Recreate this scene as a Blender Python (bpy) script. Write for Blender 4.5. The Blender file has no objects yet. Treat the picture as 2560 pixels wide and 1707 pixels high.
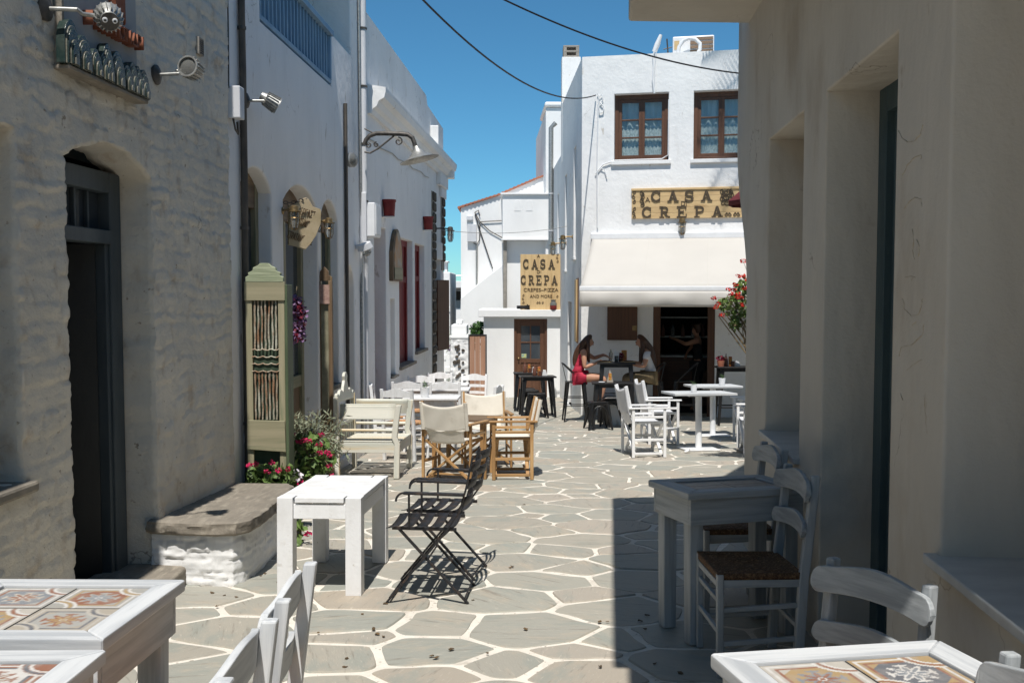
import bpy, bmesh, math, random
import numpy as np
from mathutils import Vector, Matrix, geometry
from math import sin, cos, pi, radians, atan2, sqrt, tan

# ------------------------------------------------------------------ camera, sky, sun
SC = bpy.context.scene
COL = SC.collection
F = 2400.0; CX = 1280.0; CY = 853.5; HOR = 725.0
PITCH = math.atan((CY - HOR) / F)
CAMZ = 1.55
SLOPE = 0.045
cam_d = bpy.data.cameras.new('camera'); cam = bpy.data.objects.new('camera', cam_d); COL.objects.link(cam)
cam_d.sensor_width = 36.0; cam_d.lens = 36.0 * F / 2560.0
cam_d.clip_start = 0.05; cam_d.clip_end = 6000
cam.location = (0, 0, CAMZ); cam.rotation_euler = (pi / 2 - PITCH, 0, 0)
SC.camera = cam

SUN_EL = radians(64.0)
SUN_AZ = (-0.055, -1.0)                      # towards the sun, in plan
W = bpy.data.worlds.new('World'); SC.world = W; W.use_nodes = True
wn = W.node_tree; bg = wn.nodes['Background']
sky = wn.nodes.new('ShaderNodeTexSky'); sky.sky_type = 'NISHITA'; sky.sun_disc = False
sky.sun_elevation = SUN_EL; sky.sun_rotation = atan2(SUN_AZ[0], SUN_AZ[1])
sky.altitude = 0; sky.air_density = 0.8; sky.dust_density = 0.1; sky.ozone_density = 10.0
tint = wn.nodes.new('ShaderNodeMix'); tint.data_type = 'RGBA'; tint.blend_type = 'MULTIPLY'; tint.inputs[0].default_value = 1.0; tint.inputs[7].default_value = (.68, 1.10, 1.0, 1)   # clear sea air
wn.links.new(sky.outputs['Color'], tint.inputs[6]); wn.links.new(tint.outputs[2], bg.inputs['Color']); bg.inputs['Strength'].default_value = 0.096
sl = bpy.data.lights.new('sun', 'SUN'); sl.energy = 4.6; sl.angle = radians(0.55); sl.color = (1.0, 0.955, 0.89)
so = bpy.data.objects.new('sun', sl); COL.objects.link(so)
_h = sqrt(SUN_AZ[0] ** 2 + SUN_AZ[1] ** 2)
sv = Vector((SUN_AZ[0] / _h * cos(SUN_EL), SUN_AZ[1] / _h * cos(SUN_EL), sin(SUN_EL)))
so.rotation_euler = sv.to_track_quat('Z', 'Y').to_euler(); so.location = (0, -5, 20)
vs = SC.view_settings
vs.view_transform = 'Standard'; vs.look = 'None'; vs.exposure = 0.25; vs.gamma = 1.0; vs.use_curve_mapping = False
SC.render.engine = 'CYCLES'
SC.cycles.use_denoising = True
SC.cycles.max_bounces = 7; SC.cycles.diffuse_bounces = 4; SC.cycles.glossy_bounces = 3
SC.cycles.transparent_max_bounces = 8; SC.cycles.transmission_bounces = 4
SC.cycles.sample_clamp_indirect = 6.0; SC.cycles.caustics_reflective = False; SC.cycles.caustics_refractive = False

random.seed(7); RNG = np.random.default_rng(11)
R = random.uniform

# ------------------------------------------------------------------ geometry helpers
def gz(y):
    return 0.0 if y < 0 else (-SLOPE * y if y < 60 else -SLOPE * 60)
def ray(px, py):
    u = (px - CX) / F; w = -(py - CY) / F
    return Vector((u, cos(PITCH) + w * sin(PITCH), -sin(PITCH) + w * cos(PITCH)))
def PX(px, py, Y):
    d = ray(px, py); return Vector((0, 0, CAMZ)) + d * (Y / d.y)
def GP(px, py):
    d = ray(px, py); t = CAMZ / (-d.z - SLOPE * d.y); return Vector((0, 0, CAMZ)) + d * t

class Frame:
    """vertical plane: s along the wall, z up, d into the building"""
    def __init__(s, ox, oy, dx, dy, inward):
        n = sqrt(dx * dx + dy * dy); s.o = (ox, oy); s.d = (dx / n, dy / n)
        s.n = (-s.d[1] * inward, s.d[0] * inward)
    def pt(f, s, z, d=0.0):
        return Vector((f.o[0] + f.d[0] * s + f.n[0] * d, f.o[1] + f.d[1] * s + f.n[1] * d, z))
    def sY(f, Y): return (Y - f.o[1]) / f.d[1]
    def sX(f, X): return (X - f.o[0]) / f.d[0]
    def pix(f, px, py, d=0.0):
        r = ray(px, py); o = f.pt(0, 0, d)
        t = ((o.x) * f.n[0] + (o.y) * f.n[1]) / (r.x * f.n[0] + r.y * f.n[1])
        p = r * t
        return ((p.x - o.x) * f.d[0] + (p.y - o.y) * f.d[1], CAMZ + p.z)

class MB:
    def __init__(s): s.v = []; s.f = []
    def add(s, vs, fs, M=None):
        o = len(s.v)
        s.v += [tuple(M @ Vector(p)) for p in vs] if M is not None else [tuple(p) for p in vs]
        s.f += [tuple(i + o for i in f) for f in fs]; return s
    def box(s, c, d, M=None):
        x, y, z = c; a, b, h = d[0] / 2, d[1] / 2, d[2] / 2
        vs = [(x + i * a, y + j * b, z + k * h) for k in (-1, 1) for j in (-1, 1) for i in (-1, 1)]
        return s.add(vs, [(0, 2, 3, 1), (4, 5, 7, 6), (0, 1, 5, 4), (2, 6, 7, 3), (0, 4, 6, 2), (1, 3, 7, 5)], M)
    def bar(s, p, q, w, h=None, up=(0, 0, 1), w2=None, h2=None):
        h = h or w; w2 = w2 or w; h2 = h2 or h
        p = Vector(p); q = Vector(q); t = (q - p).normalized(); up = Vector(up)
        if abs(t.dot(up)) > .98: up = Vector((1, 0, 0))
        sd = t.cross(up).normalized(); u = sd.cross(t)
        vs = [c + sd * (i * ww / 2) + u * (j * hh / 2) for c, ww, hh in ((p, w, h), (q, w2, h2)) for i, j in ((-1, -1), (1, -1), (1, 1), (-1, 1))]
        return s.add(vs, [(0, 1, 2, 3), (7, 6, 5, 4), (0, 4, 5, 1), (1, 5, 6, 2), (2, 6, 7, 3), (3, 7, 4, 0)])
    def tube(s, path, r, n=8, cap=True, flat=None):
        P = [Vector(p) for p in path]; m = len(P); rr = r if isinstance(r, (list, tuple)) else [r] * m
        t0 = (P[1] - P[0]).normalized(); up = Vector((0, 0, 1)) if abs(t0.z) < .9 else Vector((1, 0, 0))
        nrm = t0.cross(up).normalized(); vs = []
        for i in range(m):
            t = (P[min(i + 1, m - 1)] - P[max(i - 1, 0)]).normalized()
            nrm = (nrm - t * nrm.dot(t)).normalized(); b = t.cross(nrm)
            fl = flat or 1.0
            vs += [P[i] + (nrm * cos(2 * pi * k / n) + b * sin(2 * pi * k / n) * fl) * rr[i] for k in range(n)]
        fs = [(i * n + k, i * n + (k + 1) % n, (i + 1) * n + (k + 1) % n, (i + 1) * n + k) for i in range(m - 1) for k in range(n)]
        if cap: fs += [tuple(range(n))[::-1], tuple((m - 1) * n + k for k in range(n))]
        return s.add(vs, fs)
    def lathe(s, prof, n=16, M=None, cap=True):
        vs = [(r * cos(2 * pi * k / n), r * sin(2 * pi * k / n), z) for r, z in prof for k in range(n)]; m = len(prof)
        fs = [(i * n + k, i * n + (k + 1) % n, (i + 1) * n + (k + 1) % n, (i + 1) * n + k) for i in range(m - 1) for k in range(n)]
        if cap: fs += [tuple(range(n))[::-1], tuple((m - 1) * n + k for k in range(n))]
        return s.add(vs, fs, M)
    def prism(s, poly, fn, d0, d1):
        """poly in 2D, fn(u, v, d) -> 3D; simple polygon, extruded d0..d1"""
        n = len(poly); vs = [fn(u, v, d0) for u, v in poly] + [fn(u, v, d1) for u, v in poly]
        tri = geometry.tessellate_polygon([[Vector((u, v, 0)) for u, v in poly]])
        fs = [tuple(t) for t in tri] + [tuple(i + n for i in t)[::-1] for t in tri]
        fs += [(i, (i + 1) % n, n + (i + 1) % n, n + i) for i in range(n)]
        return s.add(vs, fs)
    def grid(s, fn, nu, nv, closeu=False):
        vs = [fn(i / nu, j / nv) for j in range(nv + 1) for i in range(nu + 1)]; w = nu + 1
        return s.add(vs, [(j * w + i, j * w + i + 1, (j + 1) * w + i + 1, (j + 1) * w + i) for j in range(nv) for i in range(nu)])
    def mesh(s, name, smooth=None, fix=True):
        me = bpy.data.meshes.new(name); me.from_pydata([tuple(p) for p in s.v], [], s.f)
        if fix:
            bm = bmesh.new(); bm.from_mesh(me); bmesh.ops.recalc_face_normals(bm, faces=bm.faces); bm.to_mesh(me); bm.free()
        me.update()
        if smooth is not None:
            me.polygons.foreach_set('use_smooth', [True] * len(me.polygons))
            if smooth < 180: me.set_sharp_from_angle(angle=radians(smooth))
        return me
    def build(s, name, m, parent=None, bevel=0, smooth=None, seg=2, fix=True, solid=0, sub=0):
        me = s.mesh(name, smooth, fix); return mk(name, me, m, parent, bevel, seg, solid, sub)

def mk(name, me, m, parent=None, bevel=0, seg=2, solid=0, sub=0):
    if m is not None: me.materials.append(m)
    o = bpy.data.objects.new(name, me); COL.objects.link(o)
    if parent is not None: o.parent = parent
    if solid:
        q = o.modifiers.new('solid', 'SOLIDIFY'); q.thickness = solid; q.offset = 0
    if sub:
        q = o.modifiers.new('sub', 'SUBSURF'); q.levels = sub; q.render_levels = sub
    if bevel:
        q = o.modifiers.new('bevel', 'BEVEL'); q.width = bevel; q.segments = seg; q.limit_method = 'ANGLE'; q.angle_limit = radians(40)
        q.harden_normals = False
    return o

def tag(o, label, cat, group=None):
    o['label'] = label; o['category'] = cat
    if group: o['group'] = group
    return o
def struct(o): o['kind'] = 'structure'; return o
def stuff(o): o['kind'] = 'stuff'; return o
def thing(name, label, cat, loc=(0, 0, 0), rz=0.0, group=None, slope=False):
    o = bpy.data.objects.new(name, None); COL.objects.link(o); o.empty_display_size = .1
    place(o, loc, rz, slope); return tag(o, label, cat, group)
def place(o, loc, rz=0.0, slope=True):
    o.location = loc
    if slope:
        o.rotation_mode = 'ZYX'; o.rotation_euler = (-math.atan(SLOPE), 0, rz)
    else: o.rotation_euler = (0, 0, rz)
    return o
def on_ground(x, y, dz=0.011): return Vector((x, y, gz(y) + dz))
def copy_tree(o, parent=None, label=None, group=None):
    c = o.copy(); COL.objects.link(c); c.parent = parent
    if label: c['label'] = label
    if group: c['group'] = group
    for ch in list(o.children): copy_tree(ch, c)
    return c

def lerp(a, b, t): return a + (b - a) * t
def vnoise(x, y, seed=0):
    x = np.asarray(x, float); y = np.asarray(y, float)
    def h(i, j):
        q = np.sin(i * 127.1 + j * 311.7 + seed * 74.7) * 43758.5453; return q - np.floor(q)
    i = np.floor(x); j = np.floor(y); u = x - i; v = y - j; u = u * u * (3 - 2 * u); v = v * v * (3 - 2 * v)
    return (h(i, j) * (1 - u) + h(i + 1, j) * u) * (1 - v) + (h(i, j + 1) * (1 - u) + h(i + 1, j + 1) * u) * v
def fbm(x, y, seed=0, o=3):
    r = 0; a = 1; t = 0
    for k in range(o):
        r = r + a * vnoise(np.asarray(x) * 2 ** k, np.asarray(y) * 2 ** k, seed + k); t += a; a *= .5
    return r / t - .5
def arch(s0, s1, z0, z1, rise, n=10):
    """counter-clockwise loop of an opening with a segmental head"""
    L = [(s0, z0), (s1, z0)]
    if rise <= 0: return L + [(s1, z1), (s0, z1)]
    c = (s0 + s1) / 2; h = (s1 - s0) / 2; r = (h * h + rise * rise) / (2 * rise); a = math.asin(min(1, h / r))
    if rise > h * .98: a = pi / 2; r = h
    zc = z1 - r
    return L + [(c + r * sin(a * (1 - 2 * k / n)), zc + r * cos(a * (1 - 2 * k / n))) for k in range(n + 1)]
def offset_loop(L, d):
    n = len(L); out = []
    for i in range(n):
        p, q, w = L[i - 1], L[i], L[(i + 1) % n]
        a = Vector((q[0] - p[0], q[1] - p[1])).normalized(); b = Vector((w[0] - q[0], w[1] - q[1])).normalized()
        na = Vector((a.y, -a.x)); nb = Vector((b.y, -b.x)); m = na + nb
        k = d / max(.3, (1 + na.dot(nb)))
        out.append((q[0] + m.x * k, q[1] + m.y * k))
    return out
def plaster_wall(name, fr, outer, holes, m, parent=None, r=.02, thick=.35, wob=0.0):
    """plastered wall with rounded openings; holes: list of (loop, depth)"""
    mb = MB(); loops = [outer]
    for L, dp in holes: loops.append(offset_loop(L, r)[::-1])
    tri = geometry.tessellate_polygon([[Vector((u, v, 0)) for u, v in L] for L in loops])
    flat = [p for L in loops for p in L]
    mb.add([fr.pt(u, v) for u, v in flat], [tuple(t) for t in tri])
    n = len(outer); o = len(mb.v)
    mb.v += [tuple(fr.pt(u, v, thick)) for u, v in outer]
    mb.f += [(i, (i + 1) % n, o + (i + 1) % n, o + i) for i in range(n)]
    for L, dp in holes:
        rings = [(r * (1 - sin(a)), r * (1 - cos(a))) for a in (0, pi / 8, pi / 4, 3 * pi / 8, pi / 2)] + [(0, dp)]
        n = len(L); base = len(mb.v)
        for off, d in rings:
            mb.v += [tuple(fr.pt(u, v, d)) for u, v in offset_loop(L, off)]
        for k in range(len(rings) - 1):
            mb.f += [(base + k * n + i, base + k * n + (i + 1) % n, base + (k + 1) * n + (i + 1) % n, base + (k + 1) * n + i) for i in range(n)]
    bm_me = mb.mesh(name, None, False)
    bm = bmesh.new(); bm.from_mesh(bm_me); bmesh.ops.remove_doubles(bm, verts=bm.verts, dist=1e-5)
    bmesh.ops.recalc_face_normals(bm, faces=bm.faces); bm.to_mesh(bm_me); bm.free()
    bm_me.polygons.foreach_set('use_smooth', [True] * len(bm_me.polygons)); bm_me.set_sharp_from_angle(angle=radians(35))
    return mk(name, bm_me, m, parent)
def fbox(mb, fr, s0, s1, z0, z1, d0, d1):
    vs = [fr.pt(s, z, d) for d in (d0, d1) for z in (z0, z1) for s in (s0, s1)]
    return mb.add(vs, [(0, 2, 3, 1), (4, 5, 7, 6), (0, 1, 5, 4), (2, 6, 7, 3), (0, 4, 6, 2), (1, 3, 7, 5)])
def FB(name, fr, s0, s1, z0, z1, d0, d1, m, parent=None, bevel=.004):
    return fbox(MB(), fr, s0, s1, z0, z1, d0, d1).build(name, m, parent, bevel)

# ------------------------------------------------------------------ materials
def nd(nt, t, **k):
    n = nt.nodes.new(t)
    for a, b in k.items():
        if a in n.inputs: n.inputs[a].default_value = b
        else: setattr(n, a, b)
    return n
def c4(c): return (c[0], c[1], c[2], 1)
MATS = {}
def mat(name, col, rough=.6, col2=None, scale=6, stretch=(1, 1, 1), lo=.35, hi=.65, bump=0, bscale=60, bstretch=None, metal=0, spec=.4,
        rand=0.0, col3=None, scale3=2.0, stretch3=None, lo3=.45, hi3=.75, detail=6, trans=0, sheen=0, bdist=.01, emit=None, crack=None, speck=None, bump2=None):
    m = bpy.data.materials.new(name); m.use_nodes = True; nt = m.node_tree; b = nt.nodes['Principled BSDF']; L = nt.links.new
    b.inputs['Roughness'].default_value = rough; b.inputs['Metallic'].default_value = metal; b.inputs['Specular IOR Level'].default_value = spec
    tc = nd(nt, 'ShaderNodeTexCoord'); src = None
    oi = nd(nt, 'ShaderNodeObjectInfo')
    sh = nd(nt, 'ShaderNodeVectorMath', operation='MULTIPLY_ADD'); L(tc.outputs['Object'], sh.inputs[0]); sh.inputs[1].default_value = (1, 1, 1)
    if rand:
        sc = nd(nt, 'ShaderNodeVectorMath', operation='SCALE'); sc.inputs[0].default_value = (13.1, 7.7, 5.3); L(oi.outputs['Random'], sc.inputs['Scale']); L(sc.outputs[0], sh.inputs[2])
    def noise(scale, stretch, detail=6):
        mp = nd(nt, 'ShaderNodeMapping'); mp.inputs['Scale'].default_value = stretch; L(sh.outputs[0], mp.inputs['Vector'])
        n = nd(nt, 'ShaderNodeTexNoise'); n.inputs['Scale'].default_value = scale; n.inputs['Detail'].default_value = detail; n.inputs['Roughness'].default_value = .6
        L(mp.outputs[0], n.inputs['Vector']); return n
    def mix(a, bcol, fac):
        x = nd(nt, 'ShaderNodeMix', data_type='RGBA'); L(fac, x.inputs[0])
        if isinstance(a, tuple): x.inputs[6].default_value = c4(a)
        else: L(a, x.inputs[6])
        x.inputs[7].default_value = c4(bcol); return x.outputs[2]
    def ramp(n, lo, hi):
        r = nd(nt, 'ShaderNodeMapRange', interpolation_type='SMOOTHSTEP'); L(n.outputs['Fac'], r.inputs[0]); r.inputs[1].default_value = lo; r.inputs[2].default_value = hi; return r.outputs[0]
    src = tuple(col)
    if col2 is not None: src = mix(src, col2, ramp(noise(scale, stretch, detail), lo, hi))
    if col3 is not None: src = mix(src, col3, ramp(noise(scale3, stretch3 or (1, 1, 1), 5), lo3, hi3))
    if speck is not None:      # pits, scuffs and grime spots: (colour, scale, stretch, lo, hi)
        src = mix(src, speck[0], ramp(noise(speck[1], speck[2], 3), speck[3], speck[4]))
    if crack is not None:      # hairline cracks, broken up by a mask: (colour, scale, width)
        wv = noise(2.5, (1, 1, 1), 4); ad_ = nd(nt, 'ShaderNodeVectorMath', operation='MULTIPLY_ADD'); L(wv.outputs['Color'], ad_.inputs[0]); ad_.inputs[1].default_value = (.5, .5, .5); L(sh.outputs[0], ad_.inputs[2])
        vo = nd(nt, 'ShaderNodeTexVoronoi', feature='DISTANCE_TO_EDGE'); vo.inputs['Scale'].default_value = crack[1]; L(ad_.outputs[0], vo.inputs['Vector'])
        r1 = nd(nt, 'ShaderNodeMapRange'); L(vo.outputs['Distance'], r1.inputs[0]); r1.inputs[1].default_value = 0; r1.inputs[2].default_value = crack[2]; r1.inputs[3].default_value = 1; r1.inputs[4].default_value = 0
        mk_ = ramp(noise(1.1, (1, 1, 1), 2), .55, .66); ml = nd(nt, 'ShaderNodeMath', operation='MULTIPLY'); L(r1.outputs[0], ml.inputs[0]); L(mk_, ml.inputs[1]); src = mix(src, crack[0], ml.outputs[0])
    if rand and not isinstance(src, tuple):
        hv = nd(nt, 'ShaderNodeHueSaturation'); L(src, hv.inputs['Color'])
        mr = nd(nt, 'ShaderNodeMapRange'); L(oi.outputs['Random'], mr.inputs[0]); mr.inputs[3].default_value = 1 - rand; mr.inputs[4].default_value = 1 + rand
        L(mr.outputs[0], hv.inputs['Value']); src = hv.outputs['Color']
    if isinstance(src, tuple): b.inputs['Base Color'].default_value = c4(src)
    else: L(src, b.inputs['Base Color'])
    if bump:
        n = noise(bscale, bstretch or (1, 1, 1), 6); bp = nd(nt, 'ShaderNodeBump'); bp.inputs['Strength'].default_value = bump; bp.inputs['Distance'].default_value = bdist
        L(n.outputs['Fac'], bp.inputs['Height']); last = bp
        if bump2: n2 = noise(bump2[1], bump2[2], 3); last = nd(nt, 'ShaderNodeBump'); last.inputs['Strength'].default_value = bump2[0]; last.inputs['Distance'].default_value = bump2[3]; L(n2.outputs['Fac'], last.inputs['Height']); L(bp.outputs[0], last.inputs['Normal'])
        L(last.outputs[0], b.inputs['Normal'])
    if trans: b.inputs['Transmission Weight'].default_value = trans
    if sheen: b.inputs['Sheen Weight'].default_value = sheen
    if emit: b.inputs['Emission Color'].default_value = c4(emit[0]); b.inputs['Emission Strength'].default_value = emit[1]
    MATS[name] = m; return m
AX = {'x': (.06, 1, 1), 'y': (1, .06, 1), 'z': (1, 1, .06)}
def wood(name, col, col2, col3=None, scale=34, rough=.6, bump=.25, rand=.08, lo=.38, hi=.66, lo3=.55, hi3=.7):
    for a, st in AX.items():
        mat(name + '_' + a, col, rough, col2, scale, st, lo, hi, bump, scale * 1.6, st, rand=rand, col3=col3, scale3=scale * .5, stretch3=tuple(q * 1.5 for q in st), lo3=lo3, hi3=hi3, bdist=.004)
white_wall = mat('lime_plaster', (.80, .80, .79), .85, (.70, .70, .69), 1.2, (1, 1, .35), .3, .8, .35, 22, spec=.2, col3=(.60, .59, .56), scale3=3.5, stretch3=(1, 1, .18), lo3=.60, hi3=.82, bdist=.012, speck=((.56, .52, .46), 7, (1, 1, .45), .66, .74), crack=((.5, .48, .45), 1.3, .006), bump2=(.5, 2.2, (1, 1, 1), .04))
white_shade = mat('old_white_plaster', (.80, .795, .79), .85, (.72, .715, .71), 1.4, (1, 1, .4), .3, .75, .35, 18, spec=.2, col3=(.56, .55, .54), scale3=3.0, stretch3=(1, 1, .15), lo3=.58, hi3=.82, bdist=.012, speck=((.50, .47, .43), 8, (1, 1, .4), .64, .73), crack=((.42, .40, .38), 1.5, .007), bump2=(.5, 2.2, (1, 1, 1), .04))
stone_wall_m = mat('limewashed_rubble', (.66, .615, .53), .9, (.55, .525, .47), 2.6, (1, 1, 1), .35, .7, .5, 45, spec=.15, col3=(.47, .40, .32), scale3=6.5, stretch3=(1, 1, .8), lo3=.52, hi3=.75, bdist=.012, speck=((.34, .29, .23), 16, (1, 1, 1.5), .66, .74), crack=((.28, .24, .2), 2.6, .012), bump2=(.4, 30, (.8, .8, 1.2), .012))
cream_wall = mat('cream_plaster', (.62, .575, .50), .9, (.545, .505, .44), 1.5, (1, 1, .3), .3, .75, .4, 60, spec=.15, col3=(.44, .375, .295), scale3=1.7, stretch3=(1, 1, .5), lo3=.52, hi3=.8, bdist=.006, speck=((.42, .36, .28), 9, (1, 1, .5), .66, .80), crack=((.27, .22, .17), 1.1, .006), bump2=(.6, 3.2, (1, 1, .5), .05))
grey_panel = mat('grey_render', (.36, .375, .38), .85, (.31, .325, .33), 2, (1, 1, .4), .3, .7, .2, 60, spec=.2)
far_white = mat('far_lime_plaster', (.82, .82, .81), .85, (.74, .74, .73), 1.0, (1, 1, .5), .35, .75, .3, 12, spec=.2)
grout_m = mat('lime_grout', (.72, .675, .60), .9, (.62, .575, .505), 5, (1, 1, 1), .35, .7, .5, 60, spec=.2, col3=(.40, .355, .30), scale3=7, lo3=.56, hi3=.76, speck=((.34, .30, .25), 30, (1, 1, 1), .62, .7))
earth_m = mat('ground_earth', (.40, .36, .30), .95, (.30, .27, .22), .6, (1, 1, 1), .3, .7, .4, 6)
def flag_material():
    m = bpy.data.materials.new('schist_flagstone'); m.use_nodes = True; nt = m.node_tree; b = nt.nodes['Principled BSDF']; L = nt.links.new
    tc = nd(nt, 'ShaderNodeTexCoord'); oi = nd(nt, 'ShaderNodeObjectInfo'); ge = nd(nt, 'ShaderNodeNewGeometry')
    ad = nd(nt, 'ShaderNodeMath', operation='ADD'); L(oi.outputs['Random'], ad.inputs[0]); L(ge.outputs['Random Per Island'], ad.inputs[1])
    fr = nd(nt, 'ShaderNodeMath', operation='FRACT'); L(ad.outputs[0], fr.inputs[0])
    rot = nd(nt, 'ShaderNodeMath', operation='MULTIPLY'); L(fr.outputs[0], rot.inputs[0]); rot.inputs[1].default_value = 5.1
    vr = nd(nt, 'ShaderNodeVectorRotate', rotation_type='Z_AXIS'); L(tc.outputs['Object'], vr.inputs['Vector']); L(rot.outputs[0], vr.inputs['Angle'])
    off = nd(nt, 'ShaderNodeVectorMath', operation='ADD'); L(vr.outputs[0], off.inputs[0]); cb = nd(nt, 'ShaderNodeCombineXYZ'); L(rot.outputs[0], cb.inputs[0]); L(rot.outputs[0], cb.inputs[2]); L(cb.outputs[0], off.inputs[1])
    def noise(sc, st, det=8, ro=.65):
        mp = nd(nt, 'ShaderNodeMapping'); mp.inputs['Scale'].default_value = st; L(off.outputs[0], mp.inputs[0]); n = nd(nt, 'ShaderNodeTexNoise'); n.inputs['Scale'].default_value = sc; n.inputs['Detail'].default_value = det; n.inputs['Roughness'].default_value = ro; L(mp.outputs[0], n.inputs['Vector']); return n.outputs['Fac']
    r = nd(nt, 'ShaderNodeValToRGB'); L(fr.outputs[0], r.inputs[0]); e = r.color_ramp.elements
    cols = [(0, (.355,.330,.278)), (.18, (.335,.330,.285)), (.36, (.375,.325,.265)), (.52, (.285,.295,.262)), (.68, (.360,.338,.288)), (.84, (.325,.312,.268)), (1, (.385,.340,.285))]
    e[0].position = 0; e[0].color = c4(cols[0][1]); e[1].position = 1; e[1].color = c4(cols[-1][1])
    for p, c in cols[1:-1]: q = e.new(p); q.color = c4(c)
    def mixc(a, c, n, lo, hi, mx=1.0):
        mr = nd(nt, 'ShaderNodeMapRange', interpolation_type='SMOOTHSTEP'); L(n, mr.inputs[0]); mr.inputs[1].default_value = lo; mr.inputs[2].default_value = hi; mr.inputs[4].default_value = mx
        x = nd(nt, 'ShaderNodeMix', data_type='RGBA'); L(mr.outputs[0], x.inputs[0]); L(a, x.inputs[6]); x.inputs[7].default_value = c4(c); return x.outputs[2]
    c = mixc(r.outputs[0], (.43,.365,.285), noise(3.2, (1, 2.0, 1)), .50, .68, .55)
    c = mixc(c, (.26,.28,.25), noise(2.6, (1, 2.2, 1)), .50, .66, .6)
    c = mixc(c, (.19,.17,.14), noise(10, (.35, 3, 1)), .56, .70, .7)
    c = mixc(c, (.56,.51,.43), noise(46, (.3, 1.6, 1)), .58, .72, .6)
    L(c, b.inputs['Base Color']); b.inputs['Roughness'].default_value = .62; b.inputs['Specular IOR Level'].default_value = .35
    bp = nd(nt, 'ShaderNodeBump'); bp.inputs['Strength'].default_value = .5; bp.inputs['Distance'].default_value = .012; L(noise(9, (.4, 2.2, 1)), bp.inputs['Height'])
    bp2 = nd(nt, 'ShaderNodeBump'); bp2.inputs['Strength'].default_value = .35; bp2.inputs['Distance'].default_value = .004; L(noise(90, (.6, 1.4, 1)), bp2.inputs['Height']); L(bp.outputs[0], bp2.inputs['Normal'])
    L(bp2.outputs[0], b.inputs['Normal']); return m
flag_m = flag_material()
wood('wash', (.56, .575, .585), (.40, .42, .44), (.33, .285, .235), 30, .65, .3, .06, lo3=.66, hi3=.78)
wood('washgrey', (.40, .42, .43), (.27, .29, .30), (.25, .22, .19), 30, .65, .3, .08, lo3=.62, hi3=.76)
wood('teak', (.40, .235, .10), (.30, .165, .065), (.50, .33, .16), 26, .5, .2, .15)
wood('planks', (.36, .20, .13), (.27, .14, .085), (.44, .29, .20), 14, .7, .3, .15)
wood('green', (.64, .62, .54), (.52, .535, .47), (.62, .48, .28), 12, .42, .25, .06, lo3=.5, hi3=.68)
wood('olive', (.31, .275, .18), (.23, .215, .135), (.15, .17, .10), 16, .6, .3, .1)
wood('oldwood', (.16, .105, .06), (.10, .065, .035), (.24, .17, .09), 18, .6, .3, .12)
wood('brown', (.12, .055, .03), (.085, .04, .022), None, 22, .5, .15, .06)
wood('tan', (.60, .43, .22), (.53, .37, .185), (.45, .30, .14), 12, .6, .1, .05)
white_paint = mat('white_paint', (.76, .765, .77), .5, (.69, .69, .685), 9, (1, 1, .5), .4, .7, .2, 45, rand=.03, col3=(.60, .585, .56), scale3=16, lo3=.60, hi3=.78, speck=((.40, .35, .28), 40, (1, 1, 1), .70, .74))
chair_white = mat('chair_white_paint', (.74, .745, .75), .55, (.65, .65, .645), 18, (1, 1, .4), .4, .7, .2, 50, rand=.05, speck=((.42, .37, .30), 45, (1, 1, 1), .68, .73))
white_gloss = mat('white_metal', (.76, .77, .78), .35, (.70, .71, .72), 5, bump=.05)
canvas_m = mat('cream_canvas', (.70, .66, .58), .9, (.63, .59, .51), 3, (1, 1, 1), .35, .7, .3, 220, sheen=.2, col3=(.42, .38, .31), scale3=2.4, lo3=.58, hi3=.8)
canvas_w = mat('white_canvas', (.70, .71, .73), .9, (.62, .63, .66), 5, bump=.3, bscale=200)
awning_m = mat('awning_cloth', (.50, .478, .44), .85, (.475, .453, .418), 1.5, (1, 1, 1), .3, .7, .1, 150)
black_metal = mat('black_metal', (.013, .013, .014), .38, (.03, .028, .026), 9, lo=.5, hi=.75, bump=.1, metal=.3, spec=.5, rand=.05)
rust_metal = mat('rusty_black_iron', (.022, .022, .024), .5, (.075, .05, .035), 14, lo=.48, hi=.72, bump=.35, bscale=90, metal=.3, spec=.45)
dark_pipe = mat('dark_pipe', (.055, .048, .042), .7, (.10, .085, .07), 10, stretch=(1, 1, .3), bump=.3, bscale=50)
iron_m = mat('lamp_iron', (.11, .10, .09), .55, (.06, .055, .05), 20, bump=.2, metal=.5)
alu_m = mat('dull_aluminium', (.42, .42, .40), .45, (.30, .30, .285), 30, bump=.1, metal=.7)
pipe_white = mat('painted_pipe', (.62, .63, .65), .5, (.54, .55, .57), 4, stretch=(1, 1, .3), bump=.1)
brass_m = mat('brass', (.36, .25, .12), .4, (.22, .15, .075), 30, bump=.1, metal=.85)
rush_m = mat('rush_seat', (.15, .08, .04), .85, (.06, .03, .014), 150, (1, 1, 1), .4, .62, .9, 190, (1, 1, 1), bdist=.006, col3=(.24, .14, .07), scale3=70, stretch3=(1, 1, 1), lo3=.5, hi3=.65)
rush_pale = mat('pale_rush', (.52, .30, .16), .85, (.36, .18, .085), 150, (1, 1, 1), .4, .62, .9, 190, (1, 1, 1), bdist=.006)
dark_door = mat('dark_door_paint', (.018, .022, .024), .5, (.012, .015, .017), 8, (1, 1, .2), bump=.15)
blue_paint = mat('blue_grey_paint', (.065, .082, .092), .5, (.045, .06, .07), 8, (1, 1, .2), bump=.15)
rail_blue = mat('balcony_blue', (.20, .32, .44), .5, (.15, .26, .38), 8, (1, 1, .3), bump=.1)
teal_paint = mat('teal_door_paint', (.075, .115, .125), .6, (.05, .085, .095), 9, (1, 1, .15), bump=.2)
red_paint = mat('dark_red_paint', (.20, .017, .017), .5, (.15, .013, .013), 8, (1, 1, .2), bump=.1)
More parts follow.
